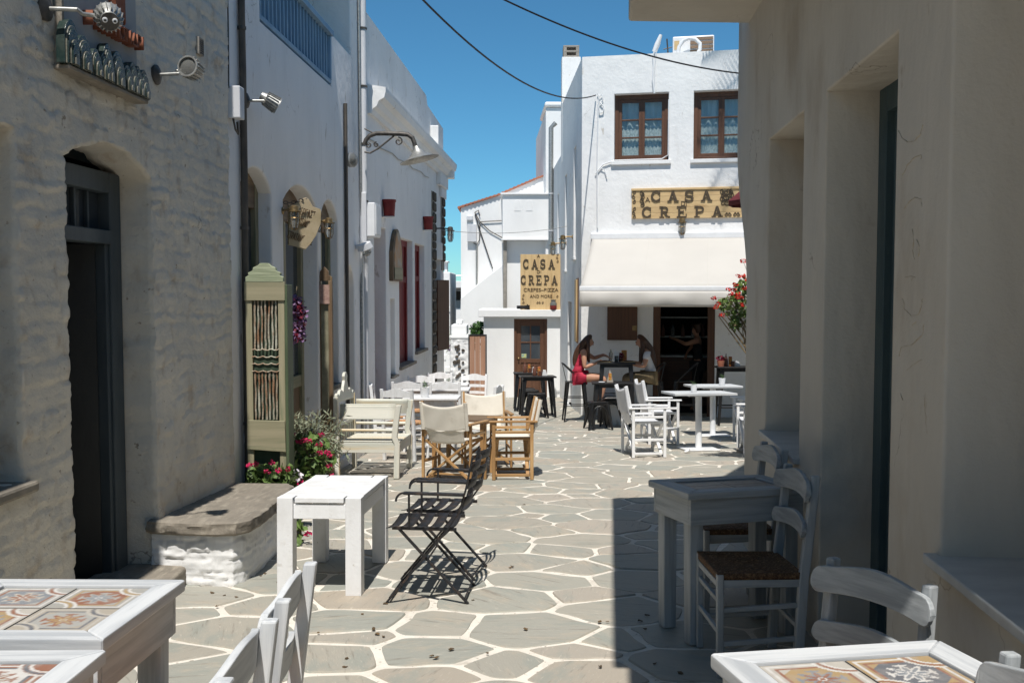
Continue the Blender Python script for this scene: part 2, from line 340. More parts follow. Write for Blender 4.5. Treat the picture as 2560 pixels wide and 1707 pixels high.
red_pot = mat('red_pot', (.25, .03, .025), .6, (.19, .022, .02), 10, bump=.2)
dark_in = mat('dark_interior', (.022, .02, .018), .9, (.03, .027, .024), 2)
glass_m = mat('window_glass', (.05, .06, .07), .06, None, spec=.6)
lamp_glass = mat('lamp_glass', (.55, .56, .52), .12, (.5, .5, .47), 8, spec=.6, trans=.75)
curtain_m = mat('curtain', (.76, .79, .80), .9, (.62, .68, .72), 5, (2, 2, .1), .35, .65, .2, 30)
lace_m = mat('lace_curtain', (.80, .81, .79), .95, (.52, .56, .55), 40, (1, 1, .6), .4, .6, .3, 120)
roof_tile = mat('terracotta_tile', (.42, .16, .09), .8, (.34, .12, .07), 6, bump=.3)
concrete = mat('grey_concrete', (.33, .30, .26), .9, (.25, .23, .20), 10, bump=.4)
stone_top = mat('weathered_slate', (.24, .21, .17), .85, (.18, .16, .13), 5, (1, 1, 1), .35, .7, .6, 30, col3=(.32, .285, .23), scale3=12, stretch3=(2, .5, 1))
rubble_m = mat('brown_rubble', (.14, .115, .09), .9, (.09, .075, .06), 12, bump=.8, bscale=26, rand=.3, bdist=.02)
marble_m = mat('pale_marble', (.50, .50, .48), .5, (.42, .42, .41), 3, (1, 3, 1), bump=.05)
terra_m = mat('terracotta_letter', (.26, .095, .05), .8, (.17, .055, .03), 16, bump=.3)
green_glaze = mat('green_glaze', (.018, .036, .032), .25, (.045, .06, .052), 14, bump=.2)
pale_glaze = mat('pale_glaze', (.20, .19, .15), .3, (.10, .10, .08), 20, bump=.2)
leaf_m = mat('geranium_leaf', (.15, .23, .06), .55, (.09, .15, .04), 7, bump=.2, rand=.1)
leaf_pale = mat('herb_leaf', (.29, .31, .21), .65, (.19, .22, .14), 8, rand=.1)
leaf_dark = mat('shrub_leaf', (.06, .13, .03), .5, (.035, .08, .02), 7)
petal_pink = mat('magenta_petal', (.50, .012, .09), .6, (.36, .008, .06), 20)
petal_red = mat('red_petal', (.62, .03, .02), .6, (.48, .02, .015), 20)
petal_white = mat('white_petal', (.68, .62, .66), .6)
lilac_m = mat('lilac_petal', (.16, .10, .22), .7, (.27, .16, .27), 30, lo=.4, hi=.6)
wine_m = mat('wine_petal', (.20, .012, .03), .7, (.12, .01, .03), 30)
stem_m = mat('woody_stem', (.22, .17, .10), .8, (.15, .11, .06), 20)
dead_leaf = mat('dead_leaf', (.12, .075, .035), .8, (.075, .05, .025), 20, rand=.3)
skin_m = mat('skin', (.44, .235, .15), .5, (.40, .205, .13), 12, spec=.35)
hair_m = mat('brown_hair', (.035, .016, .009), .45, (.075, .034, .018), 26, (1, 1, .12), bump=.5, bscale=60, bstretch=(1, 1, .06))
pink_top = mat('crimson_top', (.48, .03, .065), .8, (.40, .02, .05), 8, (1, 1, 3), bump=.7, bscale=14, bstretch=(.4, .4, 2.2), bdist=.02)
white_top = mat('white_tee', (.62, .62, .62), .85, (.55, .55, .56), 8, bump=.4, bscale=18, bdist=.015)
khaki_m = mat('khaki_cloth', (.20, .15, .085), .85, (.16, .12, .065), 8, bump=.4, bscale=20, bdist=.015)
black_cloth = mat('black_cloth', (.02, .02, .021), .9)
letter_m = mat('charred_letter', (.055, .04, .025), .8, (.09, .065, .04), 30, bump=.3)
ink_m = mat('brown_ink', (.10, .062, .03), .8)
card_m = mat('print_card', (.45, .40, .33), .6)
cable_m = mat('black_cable', (.012, .012, .014), .6)

# lettering is turned into meshes first, while the scene is still empty
def _text_mesh(body, size, ext):
    cu = bpy.data.curves.new('t', 'FONT'); cu.body = body; cu.size = size; cu.extrude = ext; cu.align_x = 'CENTER'; cu.align_y = 'CENTER'; cu.resolution_u = 3
    o = bpy.data.objects.new('t', cu); COL.objects.link(o); bpy.context.view_layer.update()
    me = bpy.data.meshes.new_from_object(o.evaluated_get(bpy.context.evaluated_depsgraph_get())); me.name = 'lettering'
    bpy.data.objects.remove(o); bpy.data.curves.remove(cu); return me
TXT = {}
for _k in [('A', .13, .004), ('DI', .12, .004), ('A', .10, .004), ('DI', .10, .004), ('CREPES–PIZZA', .115, .004), ('AND MORE', .105, .004), ('ΕΡΓΑΣΤΗΡΙ', .095, .003), ('ΠΑΡΑΔΟΣΙΑΚΩΝ ΓΛΥΚΩΝ', .095, .003), ('ΣΤΡΑΤΑΜΕΝΤΟΣ', .095, .003)] + [(c, .10, .028) for c in 'ΓΚΑΛΩΤΙΔΡ']:
    TXT[_k] = _text_mesh(*_k)
def glass_material():
    m = bpy.data.materials.new('clear_pane'); m.use_nodes = True; nt = m.node_tree; L = nt.links.new
    nt.nodes.remove(nt.nodes['Principled BSDF']); out = nt.nodes['Material Output']
    t = nd(nt, 'ShaderNodeBsdfTransparent'); t.inputs[0].default_value = (.86, .9, .9, 1); g = nd(nt, 'ShaderNodeBsdfGlossy'); g.inputs['Roughness'].default_value = .03
    lw = nd(nt, 'ShaderNodeLayerWeight'); lw.inputs['Blend'].default_value = .5; pw = nd(nt, 'ShaderNodeMath', operation='POWER'); L(lw.outputs['Facing'], pw.inputs[0]); pw.inputs[1].default_value = 3.0; mr = nd(nt, 'ShaderNodeMapRange'); L(pw.outputs[0], mr.inputs[0]); mr.inputs[3].default_value = .05; mr.inputs[4].default_value = .7; x = nd(nt, 'ShaderNodeMixShader'); L(mr.outputs[0], x.inputs[0]); L(t.outputs[0], x.inputs[1]); L(g.outputs[0], x.inputs[2]); L(x.outputs[0], out.inputs['Surface']); return m
pane_m = glass_material()

# ------------------------------------------------------------------ ground and paving
ys = [-400, 0, 60, 4000]; xs = [-4000, -60, 60, 4000]
gm = MB(); gm.add([(x, y, gz(y)) for y in ys for x in xs], [(j * 4 + i, j * 4 + i + 1, j * 4 + i + 5, j * 4 + i + 4) for j in range(3) for i in range(3)])
struct(gm.build('ground', earth_m))

LF1 = Frame(-2.48, 0, .05, 1, 1)
LF2 = Frame(-2.476, 0, .045, 1, 1)
LF3 = Frame(-2.656, 0, .062, 1, 1)
RF = Frame(1.13, 0, .081, 1, -1)
CF = Frame(1.3, 18.0, 1, -.2, 1)
CS = Frame(1.3, 18.0, -.03, 1, -1)

def paving():
    def left(y): return (-2.48 + .05 * y if y < 7.25 else (-2.446 + .045 * y if y < 12.2 else (-2.656 + .062 * y if y < 20 else -2.6))) - .18
    def right(y): return (1.13 + .081 * y + .2) if y < 7.0 else (min(.26 * y + .4, 5.0) if y < 18.1 else 1.5)
    rs = random.Random(5); pts = []; rad = []
    tries = 0
    while tries < 22000:
        tries += 1
        y = rs.uniform(1.2, 26.5); x = rs.uniform(-3, 5.2)
        if x < left(y) or x > right(y): continue
        r_ = (.205, .17, .135, .10)[min(3, tries // 5500)] * rs.uniform(.85, 1.15)
        if all(((x - a) / 1.3) ** 2 + (y - b) ** 2 > (r_ + q_) ** 2 for (a, b), q_ in zip(pts, rad)): pts.append((x, y)); rad.append(r_)
    ghost = []
    A = np.array(pts)
    pav = MB()
    ny = 40; rows = [lerp(-6, 27, k / ny) for k in range(ny + 1)]
    pv = []; pf = []
    for k, y in enumerate(rows): pv += [(-4.2, y, gz(y) + .004), (6.5, y, gz(y) + .004)]
    pf = [(2 * k, 2 * k + 1, 2 * k + 3, 2 * k + 2) for k in range(ny)]
    pav.add(pv, pf); pavo = struct(pav.build('pavement', grout_m))
    cells = []
    for i, (x, y) in enumerate(pts):
        d = np.hypot((A[:, 0] - x) / 1.3, A[:, 1] - y); idx = np.argsort(d)[1:28]
        poly = [(x - .75, y - .6), (x + .75, y - .6), (x + .75, y + .6), (x - .75, y + .6)]
        for j in idx:
            qx, qy = pts[j]; ax_ = 1 / 1.69; nx, ny_ = (qx - x) * ax_, qy - y; c = (qx * qx * ax_ + qy * qy - x * x * ax_ - y * y + rad[i] ** 2 - rad[j] ** 2) / 2
            out = []
            for k in range(len(poly)):
                p, q = poly[k], poly[(k + 1) % len(poly)]; a = p[0] * nx + p[1] * ny_ - c; b = q[0] * nx + q[1] * ny_ - c
                if a <= 0: out.append(p)
                if (a < 0) != (b < 0) and a != b: t = a / (a - b); out.append((p[0] + (q[0] - p[0]) * t, p[1] + (q[1] - p[1]) * t))
            poly = out
            if len(poly) < 3: break
        if len(poly) < 3: continue
        # drop tiny edges, inset, round
        P = [p for k, p in enumerate(poly) if math.dist(p, poly[k - 1]) > .035]
        if len(P) < 3: continue
        g = rs.uniform(.011, .021)
        P = offset_loop(P, -g)
        area = sum(P[k - 1][0] * P[k][1] - P[k][0] * P[k - 1][1] for k in range(len(P))) / 2
        if area < .012: continue
        cells.append((x, y, P))
    cells.sort(key=lambda c: (c[1]))
    far = MB()
    def stone(P, x, y, it, mb):
        for k in range(it):
            N = []
            for a in range(len(P)):
                p, q = P[a], P[(a + 1) % len(P)]; L = math.dist(p, q); c = min(.25, rs.uniform(.008, .030) / max(L, .01)) if k == 0 else .25
                N += [(lerp(p[0], q[0], c), lerp(p[1], q[1], c)), (lerp(p[0], q[0], 1 - c), lerp(p[1], q[1], 1 - c))]
                if k == 0 and L > .3: 
                    w = rs.uniform(-.022, .016); nx, ny2 = (q[1] - p[1]) / L, -(q[0] - p[0]) / L
                    N.insert(len(N) - 1, (lerp(p[0], q[0], .36) + nx * w, lerp(p[1], q[1], .36) + ny2 * w)); w = rs.uniform(-.016, .012)
                    N.insert(len(N) - 1, (lerp(p[0], q[0], .68) + nx * w, lerp(p[1], q[1], .68) + ny2 * w))
            P = N
        n = len(P); tx, ty = rs.uniform(-.006, .006), rs.uniform(-.006, .006); Q = offset_loop(P, -.006)
        h = rs.uniform(.007, .014)
        vs = [(p[0], p[1], gz(p[1]) + .001) for p in P] + [(p[0], p[1], gz(p[1]) + h + (p[0] - x) * tx + (p[1] - y) * ty) for p in Q]
        mb.add(vs, [(i, (i + 1) % n, n + (i + 1) % n, n + i) for i in range(n)] + [tuple(range(n, 2 * n))])
    for k, (x, y, P) in enumerate(cells):
        if k < 300:
            mb = MB(); stone(P, x, y, 2 if y < 9 else 1, mb); c = Vector((x, y, gz(y)))
            mb.v = [(a - c.x, b - c.y, d - c.z) for a, b, d in mb.v]
            o = mb.build('paving_stone', flag_m, pavo, fix=False); o.location = c
        else: stone(P, x, y, 1, far)
    if far.v: stuff(far.build('paving_stone_field', flag_m, pavo, fix=False))
paving()

# ------------------------------------------------------------------ left: house of limewashed rubble
COURSES = {}
def stone_relief(s, z, seed=3):
    """height of rounded rubble courses, metres"""
    s = np.asarray(s, float); z = np.asarray(z, float)
    ws = s + .12 * fbm(s * 3, z * 3, seed + 1); wz = z + .10 * fbm(s * 2.2, z * 2.2, seed + 2) + .04 * fbm(s * 7, z * 5, seed + 3)
    h = np.zeros_like(s)
    if seed not in COURSES:
        rg = np.random.default_rng(seed); zb = -1.2; C_ = []
        while zb < 6:
            rh = rg.uniform(.055, .13); b = [-8.0]
            while b[-1] < 12: b.append(b[-1] + rg.uniform(.09, .30))
            b = np.array(b); C_.append((zb, rh, b, rg.uniform(.15, 1.0, len(b)), rg.uniform(-.5, .5, len(b)))); zb += rh
        COURSES[seed] = C_
    for zb, rh, b, amp, tilt in COURSES[seed]:
        row = (wz >= zb) & (wz < zb + rh)
        if row.any():
            k = np.clip(np.searchsorted(b, ws[row]) - 1, 0, len(b) - 2); l = ws[row] - b[k]; r = b[k + 1] - ws[row]; zz = wz[row] - zb
            d = np.minimum(np.minimum(l, r) * .8, np.minimum(zz, rh - zz)); t = np.clip(d / .016, 0, 1); t = t * t * (3 - 2 * t)
            h[row] = t * amp[k] * .0125 + t * tilt[k] * (zz / rh - .5) * .011
    return h + .006 * fbm(s * 5, z * 5, seed + 5) + .012 * fbm(s * 1.1, z * 1.1, seed + 9) + .010 * fbm(s * 14, z * 24, seed + 12, 2) + .006 * fbm(s * 40, z * 60, seed + 15, 2)
def rubble_wall(name, fr, s0, s1, z0, z1, holes, m, parent, res=.016, seed=3, jit=.022):
    ns = int((s1 - s0) / res); nz = int((z1 - z0) / res)
    S, Z = np.meshgrid(np.linspace(s0, s1, ns + 1), np.linspace(z0, z1, nz + 1)); S = S.ravel(); Z = Z.ravel()
    def inside(px, pz, L):
        r = np.zeros(px.shape, bool); n = len(L)
        for i in range(n):
            (x1, y1), (x2, y2) = L[i - 1], L[i]
            c = ((y1 > pz) != (y2 > pz)); xx = (x2 - x1) * (pz - y1) / (y2 - y1 + 1e-12) + x1; r ^= c & (px < xx)
        return r
    w = ns + 1; J, I = np.meshgrid(np.arange(nz), np.arange(ns), indexing='ij'); q = (J * w + I).ravel()
    Q = np.stack([q, q + 1, q + w + 1, q + w], 1); keep = np.ones(len(Q), bool); hole_id = np.zeros(len(Q), int)
    for k, (L, dp) in enumerate(holes):
        ins = inside(S[Q].mean(1), Z[Q].mean(1), L); keep &= ~ins; hole_id[ins] = k + 1
    D = -stone_relief(S, Z, seed)
    mb = MB(); extra = []
    kept = Q[keep]; vcount = {}
    for k, (L, dp) in enumerate(holes):
        hv = set(Q[hole_id == k + 1].ravel()); kv = set(kept.ravel()); bnd = hv & kv
        La = np.array(L + [L[0]])
        for v in bnd:   # snap to the outline, a little unevenly
            p = np.array([S[v], Z[v]]); a = La[:-1]; b = La[1:]; ab = b - a; t = np.clip(((p - a) * ab).sum(1) / (ab * ab).sum(1), 0, 1); c = a + ab * t[:, None]
            i = np.argmin(((c - p) ** 2).sum(1)); e = fbm(S[v] * 9, Z[v] * 7, seed + 40) * jit * 2
            ctr = np.mean(La, 0); dirn = (c[i] - ctr) / np.linalg.norm(c[i] - ctr); S[v], Z[v] = c[i] + dirn * e
    P = [fr.pt(s, z, d) for s, z, d in zip(S, Z, D)]
    mb.v = [tuple(p) for p in P]; mb.f = [tuple(map(int, f)) for f in kept]
    # reveals
    from collections import Counter
    for k, (L, dp) in enumerate(holes):
        hq = Q[hole_id == k + 1]; ec = Counter()
        for f in hq:
            for a, b in ((0, 1), (1, 2), (2, 3), (3, 0)): ec[tuple(sorted((int(f[a]), int(f[b]))))] += 1
        be = [e for e, c in ec.items() if c == 1]; vs = sorted({v for e in be for v in e}); idx = {v: i for i, v in enumerate(vs)}
        cs = np.mean([p[0] for p in L]); cz = np.mean([p[1] for p in L]); rings = [vs]
        for dk in (.03, .08, .14, dp * .75, dp):
            if dk > dp + 1e-6: continue
            base = len(mb.v)
            for v in vs:
                nn = .03 * fbm(np.array(dk * 8 + S[v]), np.array(Z[v] * 6 + dk * 3), seed + 60); dx, dz = S[v] - cs, Z[v] - cz; ll = math.hypot(dx, dz) + 1e-6
                mb.v.append(tuple(fr.pt(S[v] + dx / ll * float(nn), Z[v] + dz / ll * float(nn), dk)))
            rings.append([base + i for i in range(len(vs))])
        for a, b in zip(rings, rings[1:]):
            for e in be: i, j = idx[e[0]], idx[e[1]]; mb.f.append((a[i], a[j], b[j], b[i]))
    return mb.build(name, m, parent, smooth=180)

H1 = thing('rubble_house', 'limewashed rubble house in shade with recessed grey-blue doorway and stone bench', 'house', (-2.2, 5, gz(5)))
H1i = H1.matrix_world.inverted() if False else None
def world_child(o, parent):
    o.parent = parent; o.matrix_parent_inverse = Matrix.Translation(-Vector(parent.location)); return o
class WP:
    """parent proxy: world-space meshes under an Empty at the thing's base"""
def adopt(parent):
    inv = Matrix.Translation(-Vector(parent.location))
    for c in parent.children: c.matrix_parent_inverse = inv
s0, z0 = LF1.pix(169, 1440); s1, _ = LF1.pix(378, 1440)
DA = arch(4.84, 5.86, -.32, 2.35, .13)
WA = [(3.55, .66), (4.40, .66), (4.40, 2.28), (3.55, 2.28)]
rubble_wall('wall', LF1, 3.3, 7.25, -.7, 4.7, [(DA, .26), (WA, .3)], stone_wall_m, H1)
mb = MB(); fbox(mb, LF1, -6, 3.3, -.3, 4.7, .0, .4); mb.build('side_wall', stone_wall_m, H1)
mb = MB(); fbox(mb, LF1, -6, 7.24, 4.7, 4.78, -.02, 4.5); mb.build('roof', stone_wall_m, H1)
mb = MB(); fbox(mb, LF1, 7.20, 7.248, -.7, 4.7, .03, 4.5); mb.build('gable', stone_wall_m, H1)
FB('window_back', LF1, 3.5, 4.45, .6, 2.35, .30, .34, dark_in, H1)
MB().add([LF1.pt(s, z, d) for d in (-.05, .3) for z in (.61, .665) for s in (3.5, 4.46)], [(0, 2, 3, 1), (4, 5, 7, 6), (0, 1, 5, 4), (2, 6, 7, 3), (0, 4, 6, 2), (1, 3, 7, 5)]).build('window_sill', stone_top, H1, bevel=.015)
# door
D0 = .24
def dpart(nm, a, b, c, d, e, f, m, par=None, bv=.006): return FB(nm, LF1, a, b, c, d, e, f, m, par or H1, bv)
dj = dpart('door_jamb', 5.70, 5.84, -.25, 2.24, .18, .30, blue_paint)
dpart('door_jamb', 4.82, 4.93, -.25, 2.24, .18, .30, blue_paint)
dpart('door_head', 4.93, 5.70, 2.12, 2.24, .181, .30, blue_paint)
dpart('transom_bar', 4.93, 5.70, 1.82, 1.90, .17, .30, blue_paint)
H1T = dpart('transom_window', 4.93, 5.70, 1.90, 2.12, .25, .258, glass_m)
for k in range(4): dpart('transom_muntin', 5.07 + k * .15, 5.09 + k * .15, 1.90, 2.12, .225, .249, blue_paint, H1T, bv=.003)
dpart('jamb_moulding', 5.665, 5.70, -.25, 1.82, .195, .26, blue_paint)
mb = MB(); mb.add([LF1.pt(5.69, z, .27) for z in (-.25, 1.82)] + [LF1.pt(5.42, z, .8) for z in (-.25, 1.82)] + [LF1.pt(5.65, z, .25) for z in (-.25, 1.82)] + [LF1.pt(5.38, z, .78) for z in (-.25, 1.82)],
                  [(0, 1, 3, 2), (4, 6, 7, 5), (0, 2, 6, 4), (1, 5, 7, 3), (0, 4, 5, 1), (2, 3, 7, 6)])
leaf = mb.build('door_leaf', dark_door, H1, .004)
for z in (.35, 1.45): world = FB('hinge', LF1, 5.655, 5.668, z, z + .11, .262, .275, alu_m, leaf, .002)
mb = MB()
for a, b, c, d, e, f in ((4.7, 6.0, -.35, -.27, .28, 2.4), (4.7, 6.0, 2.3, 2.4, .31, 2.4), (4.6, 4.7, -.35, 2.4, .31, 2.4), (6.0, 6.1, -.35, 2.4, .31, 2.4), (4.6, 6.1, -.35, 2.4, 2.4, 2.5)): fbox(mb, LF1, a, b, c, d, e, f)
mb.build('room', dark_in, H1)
# recessed panel above the door, on a thin ledge
pa = LF1.pix(163, 150); pb = LF1.pix(372, 262)
LA, LZ = LF1.pix(174, 172, -.09); LB = LF1.pix(372, 262, -.09)[0]; LZ -= .0
FB('sign_panel', LF1, LA + .04, LB - .02, LZ + .02, 4.4, -.034, .0, grey_panel, H1, .004)
FB('panel_edge', LF1, LA + .015, LA + .04, LZ + .02, 4.4, -.05, .0, stone_top, H1, .004)
mb = MB(); fbox(mb, LF1, LA, LB, LZ, LZ + .022, -.09, .0); mb.build('ledge', stone_top, H1, bevel=.006)
adopt(H1)

# stone bench built against the house
def stone_bench():
    t = thing('stone_bench', 'low limewashed masonry bench with thick worn stone top by the doorway', 'bench', (-1.9, 6.5, gz(6.5)))
    plan = [(-2.22, 5.84), (-1.80, 5.755), (-1.70, 5.77), (-1.655, 5.84), (-1.635, 6.1), (-1.65, 6.7), (-1.69, 7.16), (-1.73, 7.22), (-2.2, 7.22)]
    def dens(P, st):
        o = []
        for k in range(len(P) - 1):
            n = max(1, int(math.dist(P[k], P[k + 1]) / st)); o += [(lerp(P[k][0], P[k + 1][0], i / n), lerp(P[k][1], P[k + 1][1], i / n)) for i in range(n)]
        return o + [P[-1]]
    D = dens(plan, .013); acc = [0]
    for k in range(1, len(D)): acc.append(acc[-1] + math.dist(D[k], D[k - 1]))
    nz = 30; mb = MB(); n = len(D); rows = []
    H = .325
    for j in range(nz + 1):
        for i, (x, y) in enumerate(D):
            a, b = D[max(0, i - 1)], D[min(n - 1, i + 1)]; tx, ty = b[0] - a[0], b[1] - a[1]; l = math.hypot(tx, ty); nx, ny = ty / l, -tx / l
            zz = -.04 + (H + .04) * j / nz; h = float(stone_relief(np.array([acc[i] * 1.3 + 2]), np.array([zz * 1.5]), 21)[0]) * 1.0 + .012 * (1 - j / nz) - .012
            mb.v.append((x + nx * h, y + ny * h, gz(y) + zz))
    mb.f = [(j * n + i, j * n + i + 1, (j + 1) * n + i + 1, (j + 1) * n + i) for j in range(nz) for i in range(n - 1)]
    mb.build('base', white_wall, t, smooth=180)
    # top slabs
    for k, (ya, yb) in enumerate(((5.6, 7.3),)):
        P = offset_loop([p for p in plan], .045); 
        P = [(max(p[0], -2.24), p[1]) for p in P]
        Dn = dens(P + [P[0]], .03)[:-1]
        Pk = [(x + .035 * float(fbm(np.array(x * 9), np.array(y * 9), 5)), y) for x, y in Dn if ya <= y <= yb]
        n = len(Pk); cx = sum(p[0] for p in Pk) / n; cy = sum(p[1] for p in Pk) / n
        Pk.sort(key=lambda p: atan2(p[1] - cy, p[0] - cx))
        Q = [(cx + (x - cx) * .96, cy + (y - cy) * .97) for x, y in Pk]; mb = MB()
        vs = []
        for z, PP, e in ((H - .005, Q, 0), (H + .012, Pk, .03), (H + .028, Pk, .045), (H + .045, Pk, .03), (H + .06, Pk, .045), (H + .074, Pk, .02), (H + .082, Q, 0)):
            vs += [(x + e * float(fbm(np.array(x * 14), np.array(y * 14 + z * 30), 8)), y + e * float(fbm(np.array(x * 14 + 9), np.array(y * 14 + z * 30), 8)), gz(y) + z + .006 * float(fbm(np.array(x * 5), np.array(y * 5), 2))) for x, y in PP]
        fs = [(r * n + i, r * n + (i + 1) % n, (r + 1) * n + (i + 1) % n, (r + 1) * n + i) for r in range(6) for i in range(n)] + [tuple(range(6 * n, 7 * n))]
        mb.add(vs, fs).build('top_slab', stone_top, t, smooth=30)
    adopt(t)
    d = thing('doorstep', 'worn grey stone doorstep below the grey-blue doorway', 'doorstep', (-2.2, 5.3, gz(5.3)))
    mb = MB()
    mb.add([LF1.pt(s, gz(5.3) + z, dd) for z in (-.02, .1) for s, dd in ((4.7, -.02), (4.78, -.17), (5.0, -.2), (5.6, -.21), (5.84, -.19), (5.9, -.02), (5.86, .3), (4.82, .3))],
           [(7, 6, 5, 4, 3, 2, 1, 0), (8, 9, 10, 11, 12, 13, 14, 15)] + [(i, (i + 1) % 8, 8 + (i + 1) % 8, 8 + i) for i in range(8)])
    mb.build('step_slab', stone_top, d, .02, seg=3); adopt(d)
stone_bench()

# ------------------------------------------------------------------ left: white house with arched openings and balcony
H2 = thing('balcony_house', 'two-storey white plaster house with arched openings and blue balcony railing', 'house', (-2.05, 9.7, gz(9.7)))
ba, bz = LF2.pix(834, 213); bz = 3.80
BAL = [(8.18, bz), (10.75, bz), (10.75, 4.38), (11.76, 4.38), (11.76, 5.7), (8.18, 5.7)]
W1A = arch(7.62, 8.44, .35, 2.56, .17); D2A = arch(8.80, 10.07, -.55, 2.56, .2); W2A = arch(10.2, 11.0, .49, 2.53, .2); N2A = arch(11.3, 11.86, -.2, 1.85, .27)
plaster_wall('wall', LF2, [(7.25, -.9), (12.2, -.9), (12.2, 6.0), (7.25, 6.0)], [(BAL, 1.4), (W1A, .30), (D2A, .34), (W2A, .28), (N2A, .16)], white_shade, H2, .022, .5)
FB('loggia_back', LF2, 8.0, 12.0, 3.6, 5.8, 1.40, 1.5, white_shade, H2)
FB('balcony_door', LF2, 10.0, 10.9, 3.82, 5.6, 1.33, 1.41, MATS['brown_z'], H2)
FB('roof', LF2, 7.26, 12.19, 6.0, 6.08, 0, 5, white_shade, H2)
FB('gable', LF2, 12.15, 12.195, 3.0, 6.0, .02, 5, white_shade, H2)
rl = MB(); fbox(rl, LF2, 8.15, 10.74, 4.33, 4.39, -.035, .05); fbox(rl, LF2, 8.15, 10.74, bz + .015, bz + .06, .0, .045); rl.build('balcony_rail', rail_blue, H2, .004)
n = 22
for k in range(n):
    s = 8.21 + (10.68 - 8.21) * k / (n - 1); FB('baluster', LF2, s, s + .028, bz + .06, 4.33, .008, .036, rail_blue, H2, .003)
FB('end_post', LF2, 10.69, 10.745, bz + .062, 4.33, -.005, .042, rail_blue, H2, .003)
FB('niche_back', LF2, 11.25, 11.9, -.3, 1.9, .16, .2, cream_wall, H2)
def arched_leaf(nm, s0, s1, z0, z1, rise, d, panes, door=False):
    """weathered timber joinery in an arched opening"""
    o = FB(nm, LF2, s0 - .05, s1 + .05, z0 - .02, z1 + .05, d + .06, d + .1, dark_in, H2)
    def b(n_, a, c, e, f, g, h, m='olive_z'): q = FB(n_, LF2, a, c, e, f, g, h, MATS[m], o, .004); return q
    w = .085
    b('jamb', s0, s0 + w, z0, z1, d - .02, d + .055); b('jamb', s1 - w, s1, z0, z1, d - .02, d + .055)
    b('frame_head', s0 + w, s1 - w, z1 - rise - .14, z1, d - .015, d + .055, 'oldwood_y')
    zt = z1 - rise - .14
    zm = lerp(z0, zt, .42)
    b('mid_rail', s0 + w, s1 - w, zm - .06, zm + .06, d - .012, d + .05, 'olive_y')
    sm = (s0 + s1) / 2
    b('meeting_stile', sm - .035, sm + .035, z0, zt, d - .008, d + .05)
    for a, c in ((s0 + w, sm - .035), (sm + .035, s1 - w)):
        FB('pane', LF2, a, c, zm + .06, zt, d + .022, d + .028, glass_m, o, 0)
        b('lower_panel', a, c, z0, zm - .06, d + .012, d + .03, 'oldwood_z')
arched_leaf('window', 7.62, 8.44, .35, 2.56, .17, .14, 2)
arched_leaf('door', 8.80, 10.07, -.55, 2.56, .2, .18, 2)
arched_leaf('window', 10.2, 11.0, .49, 2.53, .2, .11, 2)
FB('window_sill', LF2, 10.17, 11.03, .44, .49, -.03, .25, stone_top, H2, .006)
FB('corner_strip', LF2, 7.252, 7.43, -.8, 6.0, -.012, .01, white_shade, H2, .004)
# kerb of cement along the foot of the wall
FB('plinth', LF2, 7.3, 8.79, -.9, -.28, -.05, .01, white_shade, H2, .02)
FB('plinth', LF2, 10.09, 12.2, -.9, -.38, -.05, .01, white_shade, H2, .02)
adopt(H2)

# ------------------------------------------------------------------ left: long white house with cornice
H3 = thing('cornice_house', 'long white house with cornice and red shutters beyond the balcony house', 'house', (-1.7, 16, gz(16)))
def w3(a, b, t, bt, Y):
    s0, _ = LF3.pix(a, t); s1, _ = LF3.pix(b, t); sm = (s0 + s1) / 2
    return s0, s1, LF3.pix((a + b) / 2, bt)[1], LF3.pix((a + b) / 2, t)[1]
P3 = (12.99, 13.82, -.8, 2.42); R1 = (14.85, 16.15, .36, 2.36); R2 = (16.35, 17.45, .50, 2.34); B4 = (18.75, 19.55, .45, 2.15)
rect = lambda q: [(q[0], q[2]), (q[1], q[2]), (q[1], q[3]), (q[0], q[3])]
SL = (14.12, 14.5, .28, 1.42)
plaster_wall('wall', LF3, [(12.21, -1.2), (20.0, -1.2), (20.0, 4.86), (17.85, 4.93), (17.7, 5.08), (12.21, 5.12)], [(rect(P3), .5), (rect(R1), .34), (rect(R2), .34), (rect(B4), .2), (rect(SL), .1)], white_shade, H3, .018, .5)
FB('slot_back', LF3, 14.05, 14.55, .2, 1.5, .1, .13, cream_wall, H3)
FB('slot_sill', LF3, 14.09, 14.53, .25, .28, -.05, .1, stone_top, H3)
FB('gable', LF3, 19.955, 19.995, -1.2, 4.8, .02, 5, white_shade, H3)
FB('passage_door', LF3, 12.95, 13.85, -.8, 2.45, .44, .5, red_paint, H3)
mb = MB(); mb.tube([LF3.pt(13.35, z, d) for z, d in ((.12, .02), (.12, -.16), (-.25, .02))], .014, 6); mb.build('door_bracket', iron_m, H3)
FB('niche_wall', LF3, 18.7, 19.6, .4, 2.2, .2, .25, white_shade, H3)
for q in (R1, R2):
    w = FB('shutter', LF3, q[0] - .03, q[1] + .03, q[2] - .03, q[3] + .03, .13, .19, red_paint, H3)
    FB('shutter_stile', LF3, q[0], q[0] + .09, q[2], q[3], .10, .13, red_paint, w); FB('shutter_stile', LF3, q[1] - .09, q[1], q[2], q[3], .10, .13, red_paint, w)
    zc = lerp(q[2], q[3], .68); FB('shutter_rail', LF3, q[0] + .09, q[1] - .09, zc - .05, zc + .05, .103, .128, red_paint, w)
    FB('shutter_rail', LF3, q[0] + .09, q[1] - .09, q[3] - .1, q[3], .103, .128, red_paint, w)
    FB('stone_sill', LF3, q[0] - .05, q[1] + .05, q[2] - .045, q[2] + .004, -.05, .13, stone_top, H3, .006)
prof = [(0, 3.84), (-.05, 3.84), (-.07, 3.90), (-.12, 3.93), (-.15, 4.0), (-.22, 4.04), (-.24, 4.12), (-.24, 4.17), (0, 4.21)]
mb = MB(); s0, s1 = 12.62, 20.35
